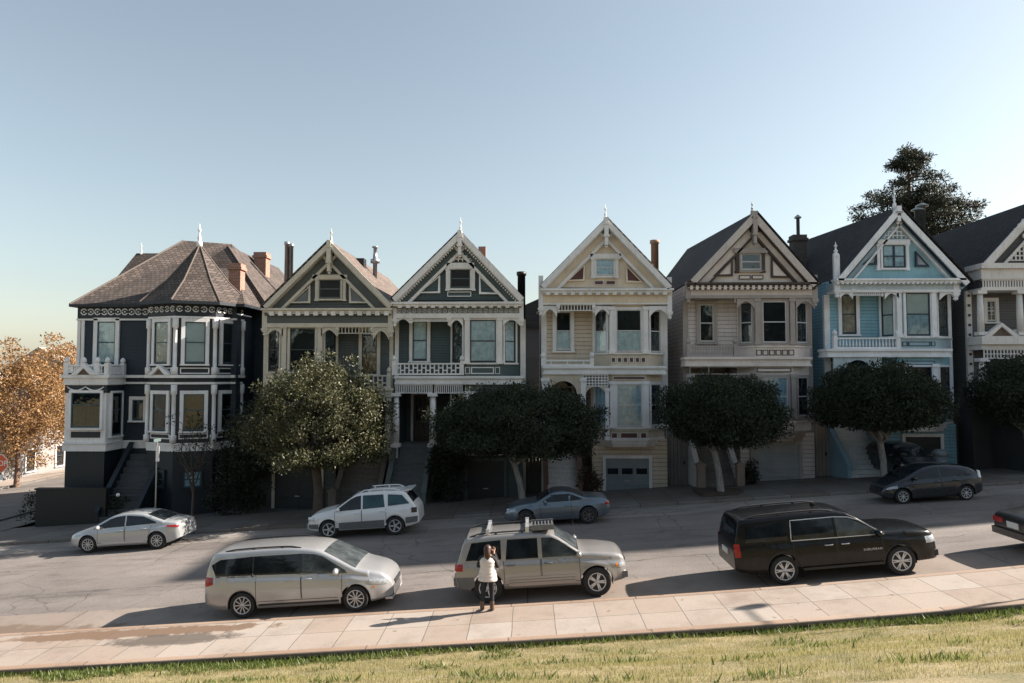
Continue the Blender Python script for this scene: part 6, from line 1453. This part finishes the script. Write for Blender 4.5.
# 4 dark sedan cut by the right edge -------------------------------------------------
pt = m_carpaint('charcoal paint', (0.02, 0.022, 0.025, 1), 0.3, 0.3)
c = Car('parked_sedan', 'dark sedan showing its tail and plate at the right edge of the street', pt, 5.0, 1.86,
    [(-2.5, 0.55), (-2.49, 0.86), (-2.42, 0.97), (-2.2, 1.01), (-1.55, 1.04), (-0.85, 1.38), (-0.5, 1.43), (0.35, 1.43), (0.65, 1.37), (1.3, 1.0), (1.5, 0.97), (2.2, 0.9), (2.42, 0.78), (2.5, 0.5)],
    [(-2.5, 0.95), (1.3, 0.94), (2.5, 0.78)], (-1.42, 1.44), 0.325, 0.30, cat='sedan', sill=0.26, plan=[(-2.5, .88), (-2.4, .96), (-2.0, 1.0), (1.3, 1.0), (1.9, .95), (2.3, .84), (2.5, .66)])
c.body(); c.wheels(5)
for sd_ in S2:
    c.patch('window', [(-1.25, 0.97), (-0.25, 0.97)], [(-0.85, 1.30), (-0.25, 1.35)], CGLASS, 0.006, sd_); c.patch('window', [(-0.17, 0.97), (1.1, 0.97)], [(-0.17, 1.35), (0.3, 1.34), (0.55, 1.28), (1.1, 1.0)], CGLASS, 0.006, sd_); c.door(-1.1, -0.2, 0.38, 0.95, sd_, -1.0); c.door(-0.17, 0.95, 0.38, 0.95, sd_, 0.0)
c.screen('windscreen', 0.7, 1.28, CGLASS, 0.97); c.screen('rear_window', -1.5, -0.88, CGLASS, 0.95); c.endlamp('tail_light', -1, 0.42, 0.82, 0.72, 0.86, REDL); c.lamp('tail_light', -2.49, -2.3, 0.72, 0.86, REDL); c.lamp('headlight', 2.2, 2.47, 0.6, 0.72, CLEARL)
m = MB(); m.box((-2.56, -0.84, 0.40), (-2.40, 0.84, 0.58)); m.build('bumper', pt, c.root); m = MB(); m.box((-2.53, -0.22, 0.66), (-2.50, 0.22, 0.82)); m.build('licence_plate', PLATE, c.root); m = MB(); m.tube([(-2.55, -0.55, 0.3), (-2.3, -0.55, 0.3)], 0.03, 8); m.build('exhaust', BLKPL, c.root)
c.mirror(1.0, 0.96, pt, 0.9); c.place(at(998, 530, 18.8).x + 2.95, 18.9, 1, k=0.97)
# 5 silver sedan across the street ---------------------------------------------------
pt = m_carpaint('silver paint', (0.40, 0.42, 0.44, 1), 0.4, 0.28, coat=0.9)
c = Car('parked_sedan', 'silver sedan parked below the navy corner house', pt, 4.58, 1.80,
    [(-2.29, 0.52), (-2.28, 0.82), (-2.2, 0.99), (-1.95, 1.04), (-1.7, 1.07), (-0.9, 1.38), (-0.4, 1.45), (0.1, 1.44), (0.5, 1.36), (1.25, 0.97), (1.5, 0.93), (2.05, 0.78), (2.22, 0.65), (2.29, 0.48)],
    [(-2.3, 0.98), (-1.2, 0.97), (1.2, 0.90), (2.3, 0.66)], (-1.42, 1.40), 0.335, 0.30, cat='sedan', sill=0.22)
c.body(); c.wheels(10, sw=0.017)
for sd_ in S2:
    c.patch('window', [(-1.42, 1.02), (-0.16, 0.97)], [(-1.36, 1.08), (-0.85, 1.30), (-0.16, 1.37)], CGLASS, 0.006, sd_); c.patch('window', [(-0.10, 0.97), (1.14, 0.92)], [(-0.10, 1.37), (0.25, 1.34), (0.5, 1.27), (1.14, 0.95)], CGLASS, 0.006, sd_); c.door(-1.05, -0.14, 0.36, 0.94, sd_, -0.9, slant=-0.15); c.door(-0.11, 0.98, 0.36, 0.92, sd_, 0.05)
    c.seam('sill_trim', [(-0.9, 0.36), (0.85, 0.36)], 0.03, CHROME, 0.008, sd_)
c.screen('windscreen', 0.55, 1.25, CGLASS, 0.97, wf1=1.03); c.screen('rear_window', -1.68, -0.92, CGLASS, 0.95); c.lamp('tail_light', -2.27, -1.82, 0.80, 0.90, REDL, 0.86, 0.92); c.lamp('headlight', 1.75, 2.2, 0.66, 0.74, CLEARL, 0.58, 0.68); c.mirror(0.92, 0.93, pt, 0.95)
m = MB(); m.box((2.22, -0.5, 0.34), (2.31, 0.5, 0.56)); m.build('grille', BLKPL, c.root); c.place(at(133, 530, 26.9).x, 27.0, -1, k=0.925)
# 6 white suv ----------------------------------------------------------------------
pt = m_carpaint('white paint', (0.66, 0.67, 0.68, 1), 0.1, 0.3)
c = Car('parked_suv', 'white suv with grey lower doors and a tail spoiler parked across the street', pt, 4.50, 1.82,
    [(-2.25, 0.6), (-2.24, 0.95), (-2.1, 1.12), (-1.78, 1.58), (-1.6, 1.66), (-0.8, 1.70), (0.0, 1.68), (0.3, 1.60), (1.05, 1.13), (1.2, 1.08), (1.8, 0.99), (2.1, 0.86), (2.25, 0.58)],
    [(-2.25, 1.12), (-1.2, 1.08), (1.1, 1.02), (2.25, 0.85)], (-1.32, 1.32), 0.355, 0.25, cat='suv', sill=0.30, ends=(0.42, 0.36))
c.body(); c.wheels(5, sw=0.036)
for sd_ in S2:
    c.patch('window', [(-1.92, 1.18), (-1.06, 1.13)], [(-1.62, 1.52), (-1.06, 1.575)], CGLASS_T, 0.006, sd_); c.patch('window', [(-0.94, 1.10), (-0.06, 1.07)], [(-0.88, 1.58), (-0.06, 1.585)], CGLASS_T, 0.006, sd_); c.patch('window', [(0.01, 1.07), (1.02, 1.04)], [(0.01, 1.585), (0.2, 1.56), (0.42, 1.47), (1.0, 1.09)], CGLASS, 0.006, sd_)
    c.door(-0.98, -0.02, 0.40, 1.05, sd_, -0.84); c.door(0.0, 1.06, 0.40, 1.03, sd_, 0.14); c.patch('cladding', [(-0.9, 0.33), (0.9, 0.33)], [(-0.9, 0.62), (0.9, 0.60)], GREYPL, 0.012, sd_); c.patch('cladding', [(-2.2, 0.45), (-1.74, 0.42)], [(-2.22, 0.68), (-1.74, 0.66)], GREYPL, 0.012, sd_, nx=8)
    c.patch('cladding', [(1.74, 0.38), (2.2, 0.40)], [(1.74, 0.58), (2.2, 0.56)], GREYPL, 0.012, sd_, nx=8)
c.screen('windscreen', 0.36, 1.08, CGLASS, 0.97, wf1=1.03); c.screen('rear_window', -2.08, -1.8, CGLASS, 0.93); c.lamp('tail_light', -2.2, -1.98, 0.82, 1.02, m_flat('smoked lamp', (0.03, 0.025, 0.028, 1), 0.15)); c.lamp('headlight', 1.9, 2.2, 0.70, 0.84, CLEARL); c.mirror(0.9, 1.05, pt, 1.0); c.roofrail(-1.5, 0.1, 0.9, pt, 0.07, 0.025)
m = MB(); yt = c.topw(-1.65); z = c.zt(-1.6); m.prism([(-1.62, -yt, z + 0.03), (-2.0, -yt * 0.96, z + 0.07), (-2.0, -yt * 0.96, z + 0.03), (-1.62, -yt, z - 0.03)], (0, yt * 1.96, 0)); m.build('spoiler', pt, c.root)
m = MB(); m.box((-0.2, -0.5, c.zt(0) + 0.07), (0.1, 0.5, c.zt(0) + 0.11)); m.build('crossbar', BLKPL, c.root); c.place(at(367, 512, 26.9).x, 27.0, -1, k=0.935)
# 7 blue roadster ------------------------------------------------------------------
pt = m_carpaint('steel blue paint', (0.13, 0.165, 0.20, 1), 0.6, 0.28); HOODM = m_flat('black canvas', (0.016, 0.016, 0.018, 1), 0.8)
c = Car('parked_roadster', 'low steel blue roadster with black soft top before the tan house', pt, 4.0, 1.72,
    [(-2.0, 0.5), (-1.99, 0.72), (-1.9, 0.86), (-1.5, 0.93), (-1.1, 0.95), (-0.85, 1.05), (-0.55, 1.18), (-0.2, 1.22), (0.1, 1.20), (0.3, 1.12), (0.72, 0.90), (0.85, 0.87), (1.5, 0.80), (1.85, 0.68), (1.97, 0.55), (2.0, 0.45)],
    [(-2.0, 0.86), (-0.6, 0.83), (0.6, 0.82), (2.0, 0.64)], (-1.17, 1.17), 0.31, 0.34, cat='roadster', sill=0.20)
c.body(); c.wheels(7, sw=0.03, rimmat=m_flat('dark alloy', (0.12, 0.12, 0.13, 1), 0.35, 0.8))
c.screen('soft_top', -1.06, 0.22, HOODM, 1.0, 0.012); c.screen('windscreen', 0.26, 0.72, CGLASS, 0.97)
for sd_ in S2:
    c.patch('soft_top_side', [(-1.0, 0.90), (-0.5, 0.87)], [(-0.9, 0.96), (-0.58, 1.10)], HOODM, 0.010, sd_, nx=8); c.patch('soft_top_side', [(-0.55, 1.05), (0.2, 1.09)], [(-0.55, 1.12), (0.2, 1.12)], HOODM, 0.012, sd_, nx=8); c.patch('window', [(-0.48, 0.87), (0.52, 0.86)], [(-0.46, 1.07), (0.18, 1.08), (0.50, 0.92)], CGLASS, 0.008, sd_); c.door(-0.55, 0.62, 0.30, 0.82, sd_, -0.4)
c.lamp('tail_light', -1.98, -1.82, 0.66, 0.78, REDL); c.lamp('headlight', 1.55, 1.88, 0.58, 0.68, CLEARL); c.mirror(0.42, 0.84, pt, 0.85); c.place(at(557, 508, 26.9).x, 26.95, -1, k=0.98)
# 8 dark hatchback and another on the blue house's drive ----------------------------------
pt = m_carpaint('dark slate paint', (0.018, 0.025, 0.034, 1), 0.4, 0.26)
def hatch(label):
    c = Car('parked_hatchback', label, pt, 4.02, 1.70,
        [(-2.01, 0.5), (-2.0, 0.82), (-1.93, 1.0), (-1.6, 1.27), (-1.3, 1.36), (-0.5, 1.45), (0.1, 1.43), (0.45, 1.33), (1.25, 0.95), (1.45, 0.88), (1.8, 0.74), (1.95, 0.6), (2.01, 0.45)],
        [(-2.0, 1.02), (-1.2, 0.98), (1.1, 0.90), (2.0, 0.66)], (-1.25, 1.27), 0.30, 0.28, cat='hatchback', sill=0.20)
    c.body(); c.wheels(8, sw=0.02)
    for sd_ in S2:
        c.patch('window', [(-1.42, 1.05), (-0.34, 0.97)], [(-1.36, 1.14), (-1.05, 1.27), (-0.34, 1.365)], CGLASS, 0.006, sd_); c.patch('window', [(-0.28, 0.97), (1.0, 0.93)], [(-0.28, 1.37), (0.2, 1.32), (0.45, 1.24), (1.0, 0.96)], CGLASS, 0.006, sd_); c.door(-1.0, -0.31, 0.34, 0.95, sd_, -0.86, slant=-0.12); c.door(-0.28, 0.92, 0.34, 0.92, sd_, -0.12)
    c.screen('windscreen', 0.5, 1.22, CGLASS, 0.97, wf1=1.04); c.screen('rear_window', -1.9, -1.62, CGLASS, 0.93); c.lamp('tail_light', -1.98, -1.82, 0.84, 1.12, CLEARL, 0.9, 1.18); c.lamp('headlight', 1.45, 1.85, 0.64, 0.74, CLEARL, 0.58, 0.66); c.mirror(0.78, 0.94, pt, 0.9); return c
c = hatch('dark slate hatchback parked before the sky blue house and mansion'); c.place(at(925, 480, 26.9).x, 26.95, -1, k=0.9)
c = hatch('dark hatchback standing on the drive of the sky blue house')
p = at(902, 450, 32.0); c.root.location = (p.x, 32.1, far_walk(p.x, 32) + 0.03); c.root.rotation_euler = (0.0, 0.02, -math.pi / 2)
# ------------------------------------------------------------------ the woman beside the off-roader
def skin_body(name, V, E, rad, mat, parent, sub=2, root=0):
    me = bpy.data.meshes.new(name); me.from_pydata(V, E, []); me.materials.append(mat)
    o = bpy.data.objects.new(name, me); col.objects.link(o); o.parent = parent
    o.modifiers.new('skin', 'SKIN'); 
    if not me.skin_vertices: me.attributes  # the modifier makes the layer
    bm = bmesh.new(); bm.from_mesh(me); lay = bm.verts.layers.skin.verify(); bm.verts.ensure_lookup_table()
    for i, v in enumerate(bm.verts):
        r = rad[i]; v[lay].radius = r if isinstance(r, tuple) else (r, r); v[lay].use_root = (i == root)
    bm.to_mesh(me); bm.free()
    o.modifiers['skin'].use_smooth_shade = True
    s = o.modifiers.new('smooth', 'SUBSURF'); s.levels = sub; s.render_levels = sub
    return o
SKIN = m_flat('skin', (0.42, 0.25, 0.18, 1), 0.55, 0, 0.08, 20); VEST = m_flat('cream quilted vest', (0.6, 0.54, 0.51, 1), 0.7, 0, 0.12, 9); SLV = m_flat('black knit', (0.018, 0.017, 0.018, 1), 0.9); JEAN = m_flat('dark denim', (0.012, 0.014, 0.02, 1), 0.85, 0, 0.25, 14); BOOT = m_flat('brown boots', (0.10, 0.06, 0.04, 1), 0.6); HAIR = m_flat('auburn hair', (0.045, 0.018, 0.009, 1), 0.5, 0, 0.4, 30)
f = at(487.5, 606, 17.05); px_, py_ = f.x, 17.07
r = empty('person', (px_, py_, grade(px_) + 0.13), 'person in a cream quilted vest, dark sleeves and dark jeans facing the champagne car', 'person', rot=(0, 0, R(-8))); r.scale = (0.98, 0.95, 0.91)
# facing +Y (to the car); arms raised to the face
V = [(0, 0, 0.92), (0, 0.0, 1.12), (0, 0.0, 1.30), (0, -0.01, 1.40), (0, 0.01, 1.47), (0, 0.02, 1.56), (0, 0.03, 1.63),
     (-0.16, -0.01, 1.37), (-0.24, 0.02, 1.12), (-0.17, 0.26, 1.24), (-0.10, 0.30, 1.42), (0.16, -0.01, 1.37), (0.25, 0.02, 1.13), (0.17, 0.26, 1.25), (0.10, 0.30, 1.42),
     (-0.09, 0, 0.86), (-0.11, 0.02, 0.48), (-0.13, -0.02, 0.09), (-0.13, 0.12, 0.03), (0.09, 0, 0.86), (0.10, 0.03, 0.48), (0.11, 0.0, 0.09), (0.12, 0.14, 0.03), (0, 0.12, 1.55)]
E = [(0, 1), (1, 2), (2, 3), (3, 4), (4, 5), (5, 6), (3, 7), (7, 8), (8, 9), (9, 10), (3, 11), (11, 12), (12, 13), (13, 14), (0, 15), (15, 16), (16, 17), (17, 18), (0, 19), (19, 20), (20, 21), (21, 22), (5, 23)]
Rr = [(0.15, 0.11), (0.125, 0.095), (0.145, 0.10), (0.10, 0.08), 0.055, (0.078, 0.092), (0.07, 0.08), 0.058, 0.042, 0.035, 0.026, 0.058, 0.042, 0.035, 0.026, 0.085, 0.055, 0.036, 0.03, 0.085, 0.055, 0.036, 0.03, 0.016]
# hands: a palm and five fingers each, closed round a phone held before the face
def hand(base, sx):
    b = len(V); w = V[base]; V.append((w[0] - sx * 0.0, w[1] + 0.03, w[2] + 0.06)); Rr.append((0.03, 0.018)); E.append((base, b))
    for k, (dx, l) in enumerate(((-0.027, 0.055), (-0.009, 0.065), (0.009, 0.062), (0.027, 0.05))):
        i = len(V); V.append((w[0] + dx, w[1] + 0.045, w[2] + 0.10)); V.append((w[0] + dx - sx * 0.012, w[1] + 0.055, w[2] + 0.10 + l * 0.5)); V.append((w[0] + dx - sx * 0.02, w[1] + 0.04, w[2] + 0.10 + l)); Rr.extend([0.009, 0.0085, 0.007]); E.extend([(b, i), (i, i + 1), (i + 1, i + 2)])
    i = len(V); V.append((w[0] - sx * 0.04, w[1] + 0.015, w[2] + 0.07)); V.append((w[0] - sx * 0.055, w[1] + 0.02, w[2] + 0.105)); Rr.extend([0.011, 0.009]); E.extend([(b, i), (i, i + 1)])
hand(10, -1); hand(14, 1)
skin_body('body', V, E, Rr, SKIN, r)
def seg(name, ids, scale, mat, root=0, extra=None, sub=2):
    idx = {k: i for i, k in enumerate(ids)}; v = [V[k] for k in ids]; e = [(idx[a], idx[b]) for a, b in E if a in idx and b in idx]
    q = [tuple(x * scale + 0.008 for x in (Rr[k] if isinstance(Rr[k], tuple) else (Rr[k], Rr[k]))) for k in ids]
    return skin_body(name, v, e, q, mat, r, sub, root)
m = MB(); rows = []
for i in range(25):
    t = i / 24; z = 0.80 + (1.43 - 0.80) * t
    w = interp([(0.80, 0.235), (0.95, 0.215), (1.12, 0.175), (1.30, 0.195), (1.38, 0.17), (1.43, 0.10)])(z); d = interp([(0.80, 0.18), (1.12, 0.15), (1.32, 0.15), (1.43, 0.085)])(z); puff = 0.010 * abs(math.sin(t * math.pi * 7))
    rows.append([((w + puff) * math.cos(2 * math.pi * k / 24), -0.005 + (d + puff) * math.sin(2 * math.pi * k / 24), z) for k in range(24)])
m.grid(rows, True, True); m.add(rows[-1], [tuple(range(24))]); m.build('vest', VEST, r)
seg('sleeve', [3, 7, 8, 9, 10], 1.12, SLV); seg('sleeve', [3, 11, 12, 13, 14], 1.12, SLV)
Rr[0] = (0.12, 0.085); seg('trousers', [0, 15, 16, 17, 19, 20, 21], 1.05, JEAN)
for ids, sx in (((17, 18), -0.12), ((21, 22), 0.115)):
    a, b = V[ids[0]], V[ids[1]]; m = MB(); m.tube([(a[0], a[1], 0.26), (a[0], a[1], 0.10), (a[0], a[1] + 0.02, 0.05)], [0.058, 0.052, 0.05], 10); m.ball((a[0] + (b[0] - a[0]) * 0.7, a[1] + 0.09, 0.045), (0.048, 0.13, 0.045), 10, 6); m.build('boot', BOOT, r)
m = MB(); m.ball((0, -0.012, 1.60), (0.10, 0.112, 0.12), 12, 9); m.tube([(0, -0.06, 1.60), (0.01, -0.09, 1.52), (0.02, -0.10, 1.42), (0.02, -0.11, 1.34)], [0.085, 0.085, 0.07, 0.02], 10); m.build('hair', HAIR, r)
m = MB(); m.box((-0.075, 0.33, 1.50), (0.075, 0.345, 1.58)); tag(m.build('phone', BLKPL, r))
# ------------------------------------------------------------------ signs and poles
SIGNRED = m_flat('stop sign red', (0.6, 0.10, 0.04, 1), 0.45, 0, 0.08, 4); SIGNW = m_flat('sign white', (0.75, 0.75, 0.73, 1), 0.45, 0, 0.05, 4); SIGNG = m_flat('street sign grey green', (0.10, 0.14, 0.14, 1), 0.45, 0, 0.1, 4)
c_ = at(-1.0, 463.5, 31.4); g = grade(c_.x) + 0.15; r = empty('stop_sign', (c_.x, 31.4, g), 'red octagonal stop sign with white letters at the street corner', 'stop sign')
zc = c_.z - g; m = MB(); m.tube([(0, 0.03, -0.2), (0, 0.03, zc + 0.42)], 0.03, 8); m.build('post', M_METAL, r)
def octo(k, y, dep): m = MB(); m.prism([(k * math.cos(math.pi / 8 + math.pi / 4 * i), y, zc + k * math.sin(math.pi / 8 + math.pi / 4 * i)) for i in range(8)], (0, dep, 0)); return m
octo(0.44, -0.015, 0.012).build('border', SIGNW, r); octo(0.41, -0.02, 0.004).build('face', SIGNRED, r)
letters('lettering', 'STOP', 0.33, SIGNW, Matrix.Translation((0, -0.023, zc)) @ Matrix.Rotation(math.pi / 2, 4, 'X'), r, 0.001, 1.0)
m = MB(); m.box((-0.22, -0.018, zc - 0.74), (0.22, -0.006, zc - 0.50)); m.build('plate', SIGNW, r)
b = at(155.5, 510, 29.3); t_ = at(155.5, 441, 29.3); g = far_walk(b.x, 29.3); r = empty('street_sign', (b.x, 29.3, g), 'slim street name post with edge on sign plates by the silver sedan', 'street sign'); hh = t_.z - g
m = MB(); m.tube([(0, 0, -0.2), (0, 0, hh)], 0.032, 8); m.build('post', M_METAL, r)
m = MB(); m.box((-0.012, -0.28, hh - 0.03), (0.012, 0.28, hh + 0.10)); m.build('name_plate', SIGNG, r); m = MB(); m.box((-0.02, -0.05, hh - 0.85), (0.12, -0.035, hh - 0.2)); m.build('parking_plate', SIGNW, r)
# lamp post up the kerb: its shadow crosses the sidewalk
x = 17.5; r = empty('lamp_post', (x, 16.8, grade_n(x) + 0.13), 'dark lamp post on the park kerb farther up the street', 'lamp post')
m = MB(); m.tube([(0, 0, -0.2), (0, 0, 0.5), (0, 0, 6.6)], [0.12, 0.09, 0.05], 10); m.build('post', M_BLACK, r); m = MB(); m.tube([(0, 0, 6.5), (0, 0.6, 6.95), (0, 1.95, 7.0)], 0.035, 7); m.build('arm', M_BLACK, r)
m = MB(); m.lathe([(0.05, 0.2), (0.14, 0.08), (0.17, -0.1), (0.13, -0.2), (0.02, -0.24)], (0, 2.05, 6.95), 12); m.build('lamp_head', M_BLACK, r)
# grey bin on the far sidewalk
b = at(940, 466, 33.0); r = empty('rubbish_bin', (b.x, 33.0, lot_f(b.x, 33.0)), 'pale grey domed bin standing before the mansion wall', 'bin')
m = MB(); m.lathe([(0.26, -0.1), (0.30, 0.0), (0.34, 0.75)], (0, 0, 0), 14); m.build('body', m_flat('grey blue bin', (0.20, 0.25, 0.28, 1), 0.6), r); m = MB(); m.lathe([(0.36, 0.75), (0.34, 0.9), (0.2, 1.02), (0.02, 1.05)], (0, 0, 0), 14); m.build('lid', m_flat('grey bin lid', (0.24, 0.28, 0.31, 1), 0.6), r)
